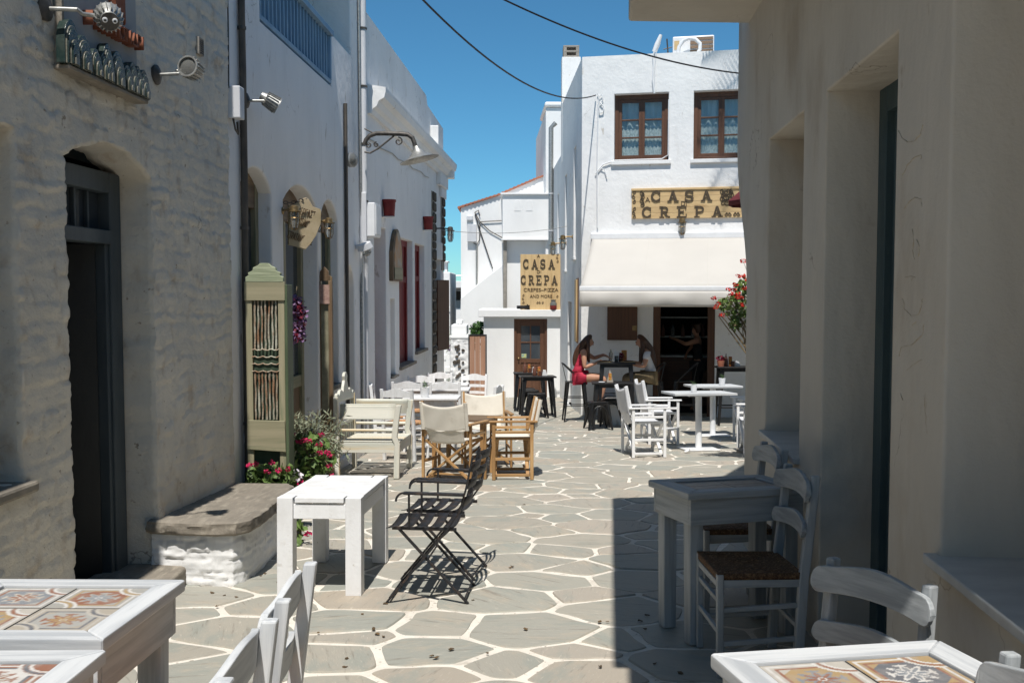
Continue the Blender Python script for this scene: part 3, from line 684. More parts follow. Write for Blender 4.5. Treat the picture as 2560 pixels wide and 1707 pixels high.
mb.prism(prof, lambda u, v, s: LF3.pt(s, v, u), s0, s1); mb.build('cornice', white_wall, H3)
FB('return_cornice', LF3, 20.0, 20.30, 3.86, 4.17, -.2, 1.2, white_wall, H3, .01)
FB('corbel', LF3, 19.0, 20.1, 3.62, 3.86, -.09, .0, white_shade, H3, .01); FB('corbel', LF3, 19.4, 20.14, 3.42, 3.62, -.05, .0, white_shade, H3, .01)
FB('water_spout', LF3, 18.15, 18.3, 4.21, 4.62, -.16, .0, white_wall, H3, .02)
# rubble corner pier with real stones
rs = random.Random(3); z = -.9; 
FB('corner_mortar', LF3, 18.28, 18.72, -.95, 3.42, -.012, .0, concrete, H3, 0); FB('corner_mortar', LF3, 19.58, 19.99, 1.95, 3.42, -.02, .0, concrete, H3, 0)
base_me = []
for k in range(4):
    mb = MB(); vs = []
    for zz, e in ((0, .42), (.5, .5), (1, .42)): 
        for a in range(7): an = 2 * pi * a / 7; vs.append((cos(an) * e * R(.85, 1.05), sin(an) * e * R(.85, 1.05), zz))
    mb.add(vs, [(j * 7 + i, j * 7 + (i + 1) % 7, (j + 1) * 7 + (i + 1) % 7, (j + 1) * 7 + i) for j in range(2) for i in range(7)] + [tuple(range(14, 21))]); base_me.append(mb.mesh('stone', 60))
    base_me[-1].materials.append(rubble_m)
def set_stone(fr, s, z, w, h, d, par):
    o = bpy.data.objects.new('stone', rs.choice(base_me)); COL.objects.link(o); o.parent = par
    x = Vector((fr.d[0], fr.d[1], 0)); n_ = Vector((-fr.n[0], -fr.n[1], 0)); up = Vector((0, 0, 1)); c = fr.pt(s, z, 0.01)
    o.matrix_basis = Matrix(((x.x * w, up.x * h, n_.x * d, c.x), (x.y * w, up.y * h, n_.y * d, c.y), (x.z * w, up.z * h, n_.z * d, c.z), (0, 0, 0, 1)))
z = -.75
while z < 3.35:
    h = rs.uniform(.13, .24); s = 18.30
    while s < 18.70:
        w = rs.uniform(.16, .3); w = min(w, 18.73 - s); set_stone(LF3, s + w / 2, z + h / 2, w, h, .05, H3); s += w
    if z > 1.95:
        s = 19.6
        while s < 19.97: w = min(rs.uniform(.18, .3), 20.0 - s); set_stone(LF3, s + w / 2, z + h / 2, w, h, .06, H3); s += w
    z += h
FB('niche_surround', LF3, 18.74, 19.58, 2.15, 2.5, -.04, .0, white_wall, H3, .02)
mb = MB()
mb.add([LF3.pt(s, z, d) for s, d in ((19.0, -.02), (19.58, -.17), (19.59, -.13), (19.02, .02)) for z in (.35, 1.75)], [(0, 1, 3, 2), (2, 3, 5, 4), (4, 5, 7, 6), (6, 7, 1, 0), (0, 2, 4, 6), (1, 7, 5, 3)]).build('open_shutter', MATS['brown_z'], H3, .005)
adopt(H3)

# ------------------------------------------------------------------ right: cream house in shade with balcony slab
H4 = thing('cream_house', 'cream plaster house in shade with deep openings and overhanging slab', 'house', (1.6, 4, gz(4)))
c0 = RF.sY(6.93); c1 = RF.sY(7.45)
edge = [(c0, -1.0), (c0, 1.55)] + [(lerp(c0, c1, (1 - cos(pi * k / 10)) / 2), 1.55 + 1.1 * k / 10) for k in range(1, 11)] + [(c1, 4.75)]
DR = [(3.60, -.2), (4.68, -.2), (4.68, 2.50), (3.60, 2.50)]; WR = [(5.16, .645), (6.16, .645), (6.16, 2.50), (5.16, 2.50)]
zs = RF.pix(2344, 1388)[1]; NR = [(1.9, zs), (3.06, zs), (3.06, 2.75), (1.9, 2.75)]
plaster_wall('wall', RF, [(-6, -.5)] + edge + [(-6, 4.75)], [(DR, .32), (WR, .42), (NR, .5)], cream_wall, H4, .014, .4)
mb = MB(); pl = [RF.pt(-6, 0, .62), RF.pt(6.4, 0, .62), RF.pt(c0 - .03, 0, .06), Vector((4.3, 12.2, 0)), Vector((8, 12.2, 0)), Vector((8, -6, 0))]
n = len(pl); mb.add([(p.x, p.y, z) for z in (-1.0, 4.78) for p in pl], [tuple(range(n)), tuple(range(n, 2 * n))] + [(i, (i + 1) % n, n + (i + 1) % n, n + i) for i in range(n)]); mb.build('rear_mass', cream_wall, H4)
FB('wall_back', RF, -6, 6.4, 2.6, 4.74, .41, .61, cream_wall, H4)
FB('window_back', RF, 5.1, 6.25, .6, 2.6, .42, .47, cream_wall, H4); FB('window_back', RF, 1.8, 3.15, .6, 2.9, .5, .55, cream_wall, H4)
FB('sill', RF, 5.13, 6.2, .615, .648, -.035, .40, marble_m, H4, .005); FB('sill', RF, 1.85, 3.1, zs - .03, zs + .003, -.04, .48, marble_m, H4, .005)
FB('door_frame', RF, 4.56, 4.68, -.2, 2.50, .25, .34, teal_paint, H4); FB('door_frame', RF, 3.6, 3.72, -.2, 2.50, .25, .34, teal_paint, H4); FB('door_frame', RF, 3.72, 4.56, 2.38, 2.50, .252, .34, teal_paint, H4)
H4D = FB('door_leaf', RF, 3.72, 4.56, -.2, 2.38, .285, .33, teal_paint, H4)
for a, b in ((.0, .75), (.95, 1.55), (1.7, 2.25)):
    for c in (3.78, 4.16): FB('door_panel', RF, c, c + .34, a, b, .27, .286, teal_paint, H4D, .01)
scars = [[(445, 30), (452, 50), (470, 62), (490, 60), (505, 40), (514, 5)], [(455, 155), (470, 125), (490, 105), (508, 97), (506, 115)], [(460, 250), (475, 228), (490, 217), (508, 222), (512, 250)], [(483, 305), (487, 340), (484, 365), (490, 400)], [(497, 335), (503, 360), (500, 390)], [(465, 440), (480, 437), (496, 441)], [(483, 440), (480, 455)],
         [(456, 500), (462, 530), (480, 548), (500, 545), (510, 515), (511, 495)], [(483, 575), (497, 560)], [(515, 570), (512, 600), (480, 630), (452, 635), (446, 670)], [(508, 670), (485, 685), (462, 705)], [(452, 765), (458, 790)], [(515, 770), (520, 830), (525, 895)]]
scar_m = mat('bare_plaster_scar', (.40, .33, .24), .9, (.52, .46, .37), 40)
for q in scars:   # flaked lines where old paint was scraped off
    P = []
    for a, b in zip(q, q[1:]):
        for k in range(4): P.append((lerp(a[0], b[0], k / 4) + random.uniform(-1.5, 1.5), lerp(a[1], b[1], k / 4)))
    P = [RF.pix(1850 + .893 * a, 300 + .893 * b) for a, b in P]
    MB().tube([RF.pt(s, z, -.0005) for s, z in P], [random.uniform(.0008, .0028) for _ in P], 5, flat=.4).build('paint_scar', scar_m, H4)
SLZ = PX(1586, 60, 7.0).z
mb = MB(); pl = [(.83, 6.95), (.37, 2.55), (.44, 2.55), (.30, 1.32), (RF.pt(1.32, 0, .02).x, 1.32), (RF.pt(7.0, 0, .02).x, 7.0)]
n = len(pl); mb.add([(x, y, z) for z in (SLZ, SLZ + .17) for x, y in pl], [tuple(range(n)), tuple(range(n, 2 * n))] + [(i, (i + 1) % n, n + (i + 1) % n, n + i) for i in range(n)]); mb.build('balcony_slab', cream_wall, H4, .02, seg=3)
adopt(H4)

# ------------------------------------------------------------------ right: two-storey cafe house
H5 = thing('cafe_house', 'sunlit two-storey white house with brown windows above the cafe awning', 'house', (2.6, 18, gz(18)))
TOP = CF.pix(1456, 143)[1]
def cr(a, b, t, bt): s0, z1 = CF.pix(a, t); s1, _ = CF.pix(b, t); z0 = CF.pix(a, bt)[1]; return (s0, s1, z0, z1)
w1 = cr(1536, 1672, 236, 404); w2 = (w1[0] + CF.pix(1735, 236)[0] - CF.pix(1536, 236)[0],); w2 = (w2[0], w2[0] + w1[1] - w1[0], w1[2], w1[3])
dz0 = -.80; dr = cr(1633, 1788, 745, 1000); dr = (dr[0], dr[1], dz0, 1.62)
plaster_wall('front_wall', CF, [(0, -1.2), (6.5, -1.2), (6.5, TOP), (0, TOP)], [(rect(w1), .24), (rect(w2), .24), (rect(dr), .25)], white_wall, H5, .016, .4)
for q in (w1, w2):
    wt = MB(); s0, s1, z0, z1 = q
    BZ = MATS['brown_z']; BX = MATS['brown_x']
    fbox(wt, CF, s0, s0 + .075, z0, z1, .14, .23); fbox(wt, CF, s1 - .075, s1, z0, z1, .14, .23)
    fbox(wt, CF, s0 + .075, s1 - .075, z1 - .085, z1, .142, .23); fbox(wt, CF, s0 + .075, s1 - .075, z0, z0 + .055, .12, .23); wn_ = wt.build('window', BZ, H5, .004)
    FB('outer_sill', CF, s0 - .05, s1 + .05, z0 - .07, z0 - .0, -.05, .12, white_wall, H5, .008)
    sm = (s0 + s1) / 2
    for a, b in ((s0 + .075, sm), (sm, s1 - .075)):
        FB('casement_stile', CF, a, a + .055, z0 + .055, z1 - .085, .155, .21, BZ, wn_); FB('casement_stile', CF, b - .055, b, z0 + .055, z1 - .085, .155, .21, BZ, wn_)
        zz = [z0 + .055 + .07, 0, 0, z1 - .085 - .05]; zz[1] = lerp(zz[0], zz[3], .335); zz[2] = lerp(zz[0], zz[3], .67)
        FB('casement_rail', CF, a + .055, b - .055, z0 + .055, zz[0], .157, .21, BX, wn_); FB('casement_rail', CF, a + .055, b - .055, zz[3], z1 - .085, .157, .21, BX, wn_)
        for k in (1, 2): FB('glazing_bar', CF, a + .055, b - .055, zz[k] - .014, zz[k] + .014, .16, .205, BX, wn_, .003)
        for k in range(3): FB('pane', CF, a + .055, b - .055, zz[k] + .014 * (k > 0), zz[k + 1] - .014 * (k < 2), .18, .184, pane_m, wn_, 0)
    mb = MB(); mb.grid(lambda u, v: CF.pt(lerp(s0, s1, u), lerp(z0, z1, v), .27 + .018 * sin(u * 42) + .01 * sin(u * 17)), 60, 2); mb.build('curtain', curtain_m, wn_, smooth=180)
    mb = MB(); mb.grid(lambda u, v: CF.pt(lerp(s0 + .1, s1 - .1, u), lerp(z0 + .05, z0 + .62 + .05 * abs(sin(u * 12.5)), v), .235 + .008 * sin(u * 70)), 60, 2); mb.build('lace_curtain', lace_m, wn_, smooth=180)
    FB('window_back', CF, s0 - .05, s1 + .05, z0 - .05, z1 + .05, .32, .36, dark_in, H5, 0)
# doorway and dark room
for s in (dr[0], dr[1] - .13): FB('door_jamb', CF, s, s + .13, dz0, dr[3], .06, .25, MATS['brown_z'], H5)
FB('door_lintel', CF, dr[0] + .13, dr[1] - .13, dr[3] - .1, dr[3], .062, .25, MATS['brown_x'], H5)
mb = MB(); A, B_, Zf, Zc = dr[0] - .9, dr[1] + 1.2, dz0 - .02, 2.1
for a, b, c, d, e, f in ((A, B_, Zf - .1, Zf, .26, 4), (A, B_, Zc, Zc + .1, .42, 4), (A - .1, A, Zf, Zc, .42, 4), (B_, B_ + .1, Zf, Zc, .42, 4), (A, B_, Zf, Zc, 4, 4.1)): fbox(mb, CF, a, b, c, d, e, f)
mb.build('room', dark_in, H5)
sb = cr(1519, 1594, 755, 861); BS_ = FB('board_shutter', CF, sb[0], sb[1], .62, 1.62, -.05, .0, MATS['brown_z'], H5, .006)
for z in (.8, 1.35): FB('shutter_hinge', CF, sb[1] - .09, sb[1] - .01, z, z + .09, -.058, -.05, brass_m, BS_, .002)
# side wall along the lane, with narrow slit windows
slits = [(1.1, 1.65, 2.2, 4.4), (3.2, 3.7, 2.0, 4.1), (2.0, 2.9, -.9, 1.3), (5.4, 5.9, 1.9, 3.9)]
plaster_wall('side_wall', CS, [(0.02, -1.4), (8.2, -1.4), (8.2, 4.7), (4.6, 4.72), (4.55, TOP), (0.02, TOP)], [(rect(q), .22) for q in slits], white_wall, H5, .016, .4)
for q in slits: FB('slit_back', CS, q[0] - .05, q[1] + .05, q[2] - .05, q[3] + .05, .22, .26, far_white if q[2] > 0 else MATS['brown_z'], H5, 0); FB('slit_sill', CS, q[0] - .04, q[1] + .04, q[2] - .05, q[2], -.05, .2, white_wall, H5)
FB('roof', CF, .38, 6.5, TOP - .3, TOP - .22, .38, 4.5, white_wall, H5)
FB('rear_parapet', CS, 4.2, 4.6, 4.7, TOP, .38, 5, white_wall, H5)
FB('rear_wall', CS, 8.0, 8.2, -1.4, 4.7, .38, 5, white_wall, H5)
cb, _z = CS.pix(1453, 200)
# chimney
CH = thing('chimney', 'square white chimney with open concrete block cap on the cafe roof', 'chimney', (1.4, 22.4, TOP - 1.3))
p0 = PX(1405, 143, 22.5); p1 = PX(1452, 143, 22.5)
mb = MB(); zs_ = PX(1405, 143, 22.5).z; mb.box(((p0.x + p1.x) / 2, 22.7, zs_ - 1.2), (p1.x - p0.x, .42, 2.4)); mb.build('stack', white_wall, CH, .01)
zc = zs_; cx = (p0.x + p1.x) / 2
for k in range(3):
    zz = zc + k * .115
    mb = MB(); mb.box((cx, 22.7, zz + .02), (.37, .37, .04))
    if k < 2:
        for i in (-1, 1):
            for j in (-1, 1): mb.box((cx + i * .145, 22.7 + j * .145, zz + .0775), (.075, .075, .075))
    mb.build('cap_block', concrete, CH, .006)
adopt(CH)
adopt(H5)
# next house further down the lane
H6 = thing('lane_house', 'narrow white house behind the cafe house with metal downpipe', 'house', (1.1, 27, gz(27)))
h6 = MB(); a = CS.pix(1347, 500)[0]
H6F = Frame(CS.pt(8.25, 0, -.12).x, CS.pt(8.25, 0).y, -.03, 1, -1)
t6 = PX(1385, 270, 26.3).z
mb = MB(); fbox(mb, H6F, 0, 5.2, -1.6, t6, 0, 4); mb.build('wall', far_white, H6, .05)
mb = MB(); fbox(mb, H6F, -.1, 2.2, t6, t6 + .14, -.05, 3.5); mb.build('parapet', far_white, H6, .05)
for s in (1.2, 3.0): FB('slit_window', H6F, s, s + .5, .9, 2.8, -.012, .01, blue_paint, H6)
FB('front_return', H6F, -.03, .0, -1.5, t6 - .01, -.02, 3.9, far_white, H6)
adopt(H6)
# ------------------------------------------------------------------ shed with the brown door, and the houses behind
SF = Frame(-.74, 23.0, 1, 0, 1)
SH = thing('white_shed', 'small flat white shed with brown glazed door at the lane end', 'shed', (.3, 23, gz(23)))
ST = PX(1300, 792, 23).z
dl, dz1 = SF.pix(1285, 797); dr2, _ = SF.pix(1368, 797); dzb = -1.04
plaster_wall('front_wall', SF, [(.06, -1.3), (2.0, -1.3), (2.0, ST), (.06, ST)], [([(dl, dzb), (dr2, dzb), (dr2, dz1), (dl, dz1)], .12)], far_white, SH, .012, .3)
FB('roof_slab', SF, -.06, 2.02, ST, ST + .17, -.14, 1.9, far_white, SH, .012)
FB('side_wall', SF, .055, .2, -1.3, ST, .302, 1.8, far_white, SH)
BZ = MATS['brown_z']; BX = MATS['brown_x']
FB('door_jamb', SF, dl, dl + .06, dzb, dz1, .03, .12, BZ, SH); FB('door_jamb', SF, dr2 - .06, dr2, dzb, dz1, .03, .12, BZ, SH); FB('door_head', SF, dl + .06, dr2 - .06, dz1 - .06, dz1, .032, .12, BX, SH)
a, b = dl + .06, dr2 - .06
SD = FB('door', SF, a + .11, b - .11, dzb + .16, dzb + .84, .08, .1, BZ, SH)
FB('door_stile', SF, a, a + .11, dzb, dz1 - .06, .06, .11, BZ, SD); FB('door_stile', SF, b - .11, b, dzb, dz1 - .06, .06, .11, BZ, SD)
zr = [dzb + .0, dzb + .9, lerp(dzb + .9, dz1 - .06, .5), dz1 - .06]
for k, (z, h) in enumerate(((dzb, .16), (dzb + .5, .07), (dzb + .84, .1), (dz1 - .17, .11))): FB('door_rail', SF, a + .11, b - .11, z, z + h, .062, .11, BX, SD)
for k in range(4): FB('panel_ridge', SF, a + .15, b - .15, dzb + .60 + k * .055, dzb + .625 + k * .055, .07, .081, BX, SD, .003)
zm = lerp(dzb + .94, dz1 - .17, .5); sm = (a + b) / 2
FB('glazing_bar', SF, sm - .015, sm + .015, dzb + .94, dz1 - .17, .066, .1, BZ, SD, .002); FB('glazing_bar', SF, a + .11, b - .11, zm - .015, zm + .015, .067, .099, BX, SD, .002)
for s0_, s1_ in ((a + .11, sm - .015), (sm + .015, b - .11)):
    for z0_, z1_ in ((dzb + .94, zm - .015), (zm + .015, dz1 - .17)): FB('pane', SF, s0_, s1_, z0_, z1_, .082, .088, glass_m, SD, 0)
FB('door_sticker', SF, a + .12, a + .24, dzb + .96, dzb + 1.06, .076, .081, mat('sticker', (.12, .30, .42), .5, (.55, .52, .12), 30), SD, 0)
mb = MB(); mb.lathe([(.03, 0), (.03, .02), (.012, .03), (.02, .06), (.0, .07)], 10, Matrix.Translation(SF.pt(a + .05, dzb + .95, .06)) @ Matrix.Rotation(pi / 2, 4, 'X')); mb.build('door_knob', brass_m, SD, smooth=60)
adopt(SH)
# house with the sloping tiled roof
B1 = thing('tiled_roof_house', 'white house with red tiled sloping roof behind the shed', 'house', (0, 27.8, gz(27.8)))
T1 = Frame(0, 27.6, 1, 0, 1); T2 = Frame(0, 26.2, 1, 0, 1)
pl = PX(1152, 520, 27.6); pr = PX(1345, 447, 27.6); pm = PX(1245, 490, 27.6)
ov = [(pl.x, -1.6), (2.2, -1.6), (2.2, pr.z + .5), (pr.x, pr.z), (pm.x, pm.z), (pl.x, pl.z)]
plaster_wall('gable_wall', T1, ov, [], far_white, B1, .02, 5)
mb = MB()
tops = [(pl.x - .09, pl.z - .02), (pm.x, pm.z), (pr.x, pr.z), (2.3, pr.z + .53)]
mb.add([T1.pt(x, z + dz, d) for d in (-.06, 5) for dz in (0.005, .05) for x, z in tops], [(i, i + 1, i + 5, i + 4) for i in range(3)] + [(8 + i, 8 + i + 4, 8 + i + 5, 8 + i + 1) for i in range(3)] + [(4 + i, 4 + i + 1, 12 + i + 1, 12 + i) for i in range(3)] + [(i, 8 + i, 9 + i, i + 1) for i in range(3)] + [(0, 4, 12, 8), (3, 11, 15, 7)]).build('roof', roof_tile, B1)
nt_ = 20
for k in range(nt_):
    t = k / nt_; x = lerp(pl.x - .05, pr.x, t); zt = (lerp(pl.z, pm.z, (x - pl.x) / (pm.x - pl.x)) if x < pm.x else lerp(pm.z, pr.z, (x - pm.x) / (pr.x - pm.x)))
    mb = MB(); mb.tube([T1.pt(x, zt + .03, d) for d in (-.07, .6)], .035, 8); mb.build('roof_tile', roof_tile, B1, smooth=60)
ql = PX(1256, 487, 26.2); qr = PX(1366, 487, 26.2)
qz = PX(1256, 598, 26.2).z
FB('front_block', T2, ql.x, 1.4, qz, ql.z, 0, 1.45, far_white, B1, .01)
FB('block_eave', T2, ql.x - .05, qr.x + .1, ql.z, ql.z + .05, -.06, 1.4, far_white, B1)
FB('ledge', T2, ql.x - .03, qr.x + .1, qz - .03, qz, -.1, 1.4, far_white, B1)
FB('lower_block', T2, ql.x + .12, 1.4, -1.6, qz - .03, .2, 1.45, far_white, B1, .01)
FB('corner_pipe', T2, ql.x + .02, ql.x + .12, -1.4, qz - .03, .04, .19, concrete, B1)
for px in (1294, 1323):
    x = T2.pix(px, 500)[0]; z = T2.pix(px, 500)[1]
    mb = MB(); L = arch(x - .09, x + .09, z - .3, z, .09, 8); mb.prism(L, lambda u, v, d: T2.pt(u, v, d), -.008, .0); mb.build('blind_arch', far_white, B1, .01)
# stair flank rising to the right
sl_ = [(PX(1160, 770, 27.0).x, -1.6), (PX(1258, 770, 27.0).x, -1.6), (PX(1258, 660, 27.0).x, PX(1258, 660, 27.0).z), (PX(1200, 705, 27.0).x, PX(1200, 705, 27.0).z), (PX(1152, 745, 27.0).x, PX(1152, 745, 27.0).z), (PX(1150, 830, 27).x, PX(1150, 830, 27).z)]
mb = MB(); mb.prism(sl_, lambda u, v, d: Vector((u, 27.0 + d, v)), 0, .59); mb.build('stair_flank', far_white, B1, .02)
cyl = MB(); cyl.tube([T1.pt(T1.pix(1192, 610)[0], z, -.03) for z in (PX(1192, 715, 27.6).z, PX(1192, 612, 27.6).z)], .03, 8); cyl.build('conduit', alu_m, B1)
x, z = T1.pix(1180, 583); FB('meter_box', T1, x - .13, x + .13, z - .25, z + .25, -.12, .0, pipe_white, B1, .01)
x, z = T1.pix(1175, 546); FB('lamp_head', T1, x - .09, x + .09, z - .07, z + .07, -.14, .0, pipe_white, B1, .02)
adopt(B1)
# far house with terrace, through the gap
B2 = thing('terrace_house', 'distant white house with dark covered terrace seen through the gap', 'house', (-2.4, 36, gz(36)))
G2 = Frame(0, 36, 1, 0, 1)
g = lambda px, py: G2.pix(px, py)
x0, x1 = g(1085, 700)[0], g(1170, 700)[0]
FB('terrace_wall', G2, x0, x1, -2.2, g(1140, 771)[1], 0, .25, far_white, B2)
FB('canopy', G2, x0, x1, g(1140, 720)[1], g(1140, 703)[1], -.4, 3, far_white, B2, .02)
FB('canopy_lip', G2, x0, x1, g(1140, 728)[1], g(1140, 720)[1], -.3, 3, concrete, B2)
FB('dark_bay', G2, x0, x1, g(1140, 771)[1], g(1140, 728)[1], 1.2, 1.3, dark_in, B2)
for px in (1141, 1147): s = g(px, 750)[0]; FB('pale_column', G2, s - .05, s + .05, g(1140, 771)[1], g(1140, 751)[1], .3, .4, alu_m, B2)
FB('parapet_block', G2, g(1154, 690)[0], g(1161, 690)[0], g(1140, 703)[1], g(1140, 692)[1], .2, .8, far_white, B2, .02)
mb = MB(); mb.tube([G2.pt(g(1126, 690)[0], g(1126, 690)[1], .3), G2.pt(g(1158, 688)[0], g(1158, 688)[1], .3)], .025, 6); mb.build('terrace_rail', alu_m, B2)
adopt(B2)
B3 = thing('slim_chimney_house', 'slim white chimney and wall of a house behind the cornice house', 'house', (-1.7, 28, gz(28)))
G3 = Frame(0, 28, 1, 0, 1); g3 = lambda px, py: G3.pix(px, py)
FB('wall', G3, -4.5, g3(1125, 690)[0], -1.7, g3(1125, 680)[1], 0, 3, far_white, B3, .03)
FB('chimney', G3, g3(1110, 660)[0], g3(1117, 660)[0], g3(1125, 680)[1], g3(1115, 656)[1], .2, .6, far_white, B3, .02); FB('chimney_cap', G3, g3(1108, 660)[0], g3(1120, 660)[0], g3(1115, 656)[1], g3(1115, 652)[1], .1, .7, far_white, B3, .01)
rs = random.Random(8)
for k in range(9):
    z = lerp(-1.2, g3(1125, 690)[1], k / 9); s = g3(1120, 700)[0] + rs.uniform(-.12, .02); FB('wall_stone', G3, s - .1, s + .04, z, z + .16, -.02, .01, far_white, B3, .02)
adopt(B3)
# low stone walls in the lane
LW = thing('rubble_garden_wall', 'low whitewashed wall of bare rubble beside the lane opening', 'garden wall', (-1.1, 23.2, gz(23.2)))
G4 = Frame(0, 23.2, 1, 0, 1); g4 = lambda px, py: G4.pix(px, py)
pts4 = [(1126, 835), (1128, 815), (1150, 812), (1172, 820), (1172, 848), (1215, 850)]
xa, xb = g4(1126, 830)[0], g4(1176, 830)[0]
zt = g4(1140, 848)[1]
mb = MB(); mb.grid(lambda u, v: G4.pt(lerp(xa, xb, u), lerp(-1.3, zt, v), -.02 - 1.6 * float(stone_relief(np.array([u * 1.2 + 5]), np.array([v * 1.9]), 33)[0])), 24, 60); mb.build('rubble_face', far_white, LW, smooth=180)
FB('core', G4, xa, xb, -1.3, zt, .0, .35, far_white, LW, .02)
FB('coping', G4, xa - .03, xb, zt, zt + .09, -.03, .5, far_white, LW, .03)
FB('upper_step', G4, xa, xb - .1, zt + .09, zt + .34, .25, 1.2, far_white, LW, .03)
FB('cap_block', G4, g4(1136, 800)[0], g4(1152, 800)[0], zt + .34, g4(1140, 802)[1], .6, 1.2, far_white, LW, .03)
for k in range(26):
    u = rs.random(); v = rs.random(); w = rs.uniform(.06, .16); s = lerp(xa + .1, xb - .1, u); z = lerp(-1.1, zt - .1, v)
    o = bpy.data.objects.new('stone', rs.choice(base_me)); COL.objects.link(o); o.parent = LW; c = G4.pt(s, z, -.005)
    o.matrix_basis = Matrix(((w, 0, 0, c.x), (0, 0, -.05, c.y), (0, w * .8, 0, c.z), (0, 0, 0, 1)))
adopt(LW)
# leaning plank door
BD = thing('plank_door', 'reddish plank door in black frame leaning beside the shed', 'door', (-.85, 22.2, gz(22.2)))
G5 = Frame(0, 22.2, 1, 0, 1); g5 = lambda px, py: G5.pix(px, py)
xa, xb = g5(1171, 900)[0], g5(1217, 900)[0]; zt = g5(1190, 836)[1]
for k in range(3): FB('plank', G5, lerp(xa + .03, xb - .03, k / 3) + .003, lerp(xa + .03, xb - .03, (k + 1) / 3) - .003, gz(22.2) + .05, zt - .03, -.02, .01, MATS['planks_z'], BD, .004)
FB('frame_top', G5, xa, xb, zt - .03, zt, -.03, .03, black_metal, BD); FB('frame_bottom', G5, xa, xb, gz(22.2) + .01, gz(22.2) + .05, -.03, .03, black_metal, BD)
FB('frame_side', G5, xa, xa + .03, gz(22.2) + .05, zt - .03, -.03, .03, black_metal, BD); FB('frame_side', G5, xb - .03, xb, gz(22.2) + .05, zt - .03, -.03, .03, black_metal, BD)
adopt(BD)

# ------------------------------------------------------------------ lettering
def set_text(body, fr, s, z, size, d, m, parent, width=None, ext=.004, name='lettering', shear=0, flip=1):
    me = TXT[(body, size, ext)].copy(); me.materials.clear(); me.materials.append(m)
    xs_ = [v.co.x for v in me.vertices]; k = 1 if not width else width / (max(xs_) - min(xs_))
    o = bpy.data.objects.new(name, me); COL.objects.link(o); o.parent = parent; c = fr.pt(s, z, d); D = Vector((fr.d[0] * flip, fr.d[1] * flip, 0)); N = Vector((-fr.n[0], -fr.n[1], 0))
    o.matrix_basis = Matrix(((D.x * k, 0, N.x, c.x), (D.y * k, 0, N.y, c.y), (0, 1, 0, c.z), (0, 0, 0, 1))); return o
def ell(cx, cy, rx, ry, a0, a1, n=14): return [(cx + rx * cos(radians(lerp(a0, a1, k / n))), cy + ry * sin(radians(lerp(a0, a1, k / n)))) for k in range(n + 1)]
GL = {
 'C': [(ell(.42, .5, .34, .42, 42, 318), .17), ([(.70, .58), (.70, .92)], .09), ([(.70, .08), (.70, .36)], .09)],
 'A': [([(.17, .06), (.40, .92), (.46, .92)], .13), ([(.42, .92), (.70, .06)], .20), ([(.27, .32), (.62, .32)], .12), ([(.0, .05), (.34, .05)], .10), ([(.52, .05), (.90, .05)], .10)],
 'S': [(ell(.40, .70, .26, .22, 25, 268) + ell(.40, .27, .28, .22, 90, -155)[1:], .16), ([(.68, .62), (.68, .93)], .09), ([(.10, .07), (.10, .36)], .09)],
 'R': [([(.22, .05), (.22, .95)], .18), ([(.22, .93)] + ell(.46, .72, .22, .20, 90, -90) + [(.22, .52)], .12), ([(.44, .50), (.66, .12), (.88, .06)], .15), ([(.02, .05), (.42, .05)], .10), ([(.02, .95), (.30, .95)], .10)],
 'E': [([(.22, .05), (.22, .95)], .18), ([(.02, .94), (.76, .94)], .12), ([(.22, .52), (.58, .52)], .12), ([(.02, .06), (.80, .06)], .12), ([(.76, .70), (.76, .97)], .08), ([(.79, .03), (.79, .32)], .08), ([(.56, .40), (.56, .64)], .07)],
 'P': [([(.22, .05), (.22, .95)], .18), ([(.22, .93)] + ell(.48, .69, .26, .23, 90, -90) + [(.22, .46)], .12), ([(.02, .05), (.46, .05)], .10), ([(.02, .95), (.30, .95)], .10)],
}
def slab_letter(ch, fr, s, z, w, h, d, m, parent, th=.014):
    mb = MB()
    for k, (P, wd) in enumerate(GL[ch]):
        pts = []; n = len(P); Lf = []; Rt = []
        for i in range(n):
            a = P[max(0, i - 1)]; b = P[min(n - 1, i + 1)]; t = Vector((b[0] - a[0], b[1] - a[1])).normalized(); nn = Vector((-t.y, t.x)) * wd / 2
            Lf.append((P[i][0] + nn.x, P[i][1] + nn.y)); Rt.append((P[i][0] - nn.x, P[i][1] - nn.y))
        dd = d - th - k * .0007
        f = lambda p, q: fr.pt(s + p[0] * w, z + p[1] * h, q)
        vs = [f(p, dd) for p in Lf] + [f(p, dd) for p in Rt] + [f(p, d) for p in Lf] + [f(p, d) for p in Rt]
        fs = []
        for i in range(n - 1): fs += [(i, i + 1, n + i + 1, n + i), (i, 2 * n + i, 2 * n + i + 1, i + 1), (n + i, n + i + 1, 3 * n + i + 1, 3 * n + i)]
        fs += [(0, n, 3 * n, 2 * n), (n - 1, 3 * n - 1, 4 * n - 1, 2 * n - 1)]
        mb.add(vs, fs)
    return mb.build('letter', m, parent, fix=True)
def scroll(fr, s, z, w, h, d, m, parent, turns=3, vert=True, seed=0):
    """carved vine ornament: chained spirals"""
    mb = MB(); rs = random.Random(seed)
    for k in range(turns):
        c = (k + .5) / turns; u, v = (s, z + (c - .5) * h) if vert else (s + (c - .5) * w, z); r0 = (w if vert else h) * .42; sg = 1 if k % 2 else -1
        P = [(u + sg * r0 * (1 - q / 16) * cos(q * .62 + 1.5), v + r0 * (1 - q / 16) * sin(q * .62 + 1.5)) for q in range(15)]
        mb.tube([fr.pt(a, b, d) for a, b in P], r0 * .16, 5)
        P = [(u - sg * r0 * .9 + sg * r0 * .8 * q / 6, v + r0 * 1.1 * sin(q / 6 * 3)) for q in range(7)]
        mb.tube([fr.pt(a, b, d) for a, b in P], r0 * .13, 5)
    return mb.build('ornament', m, parent, smooth=60)
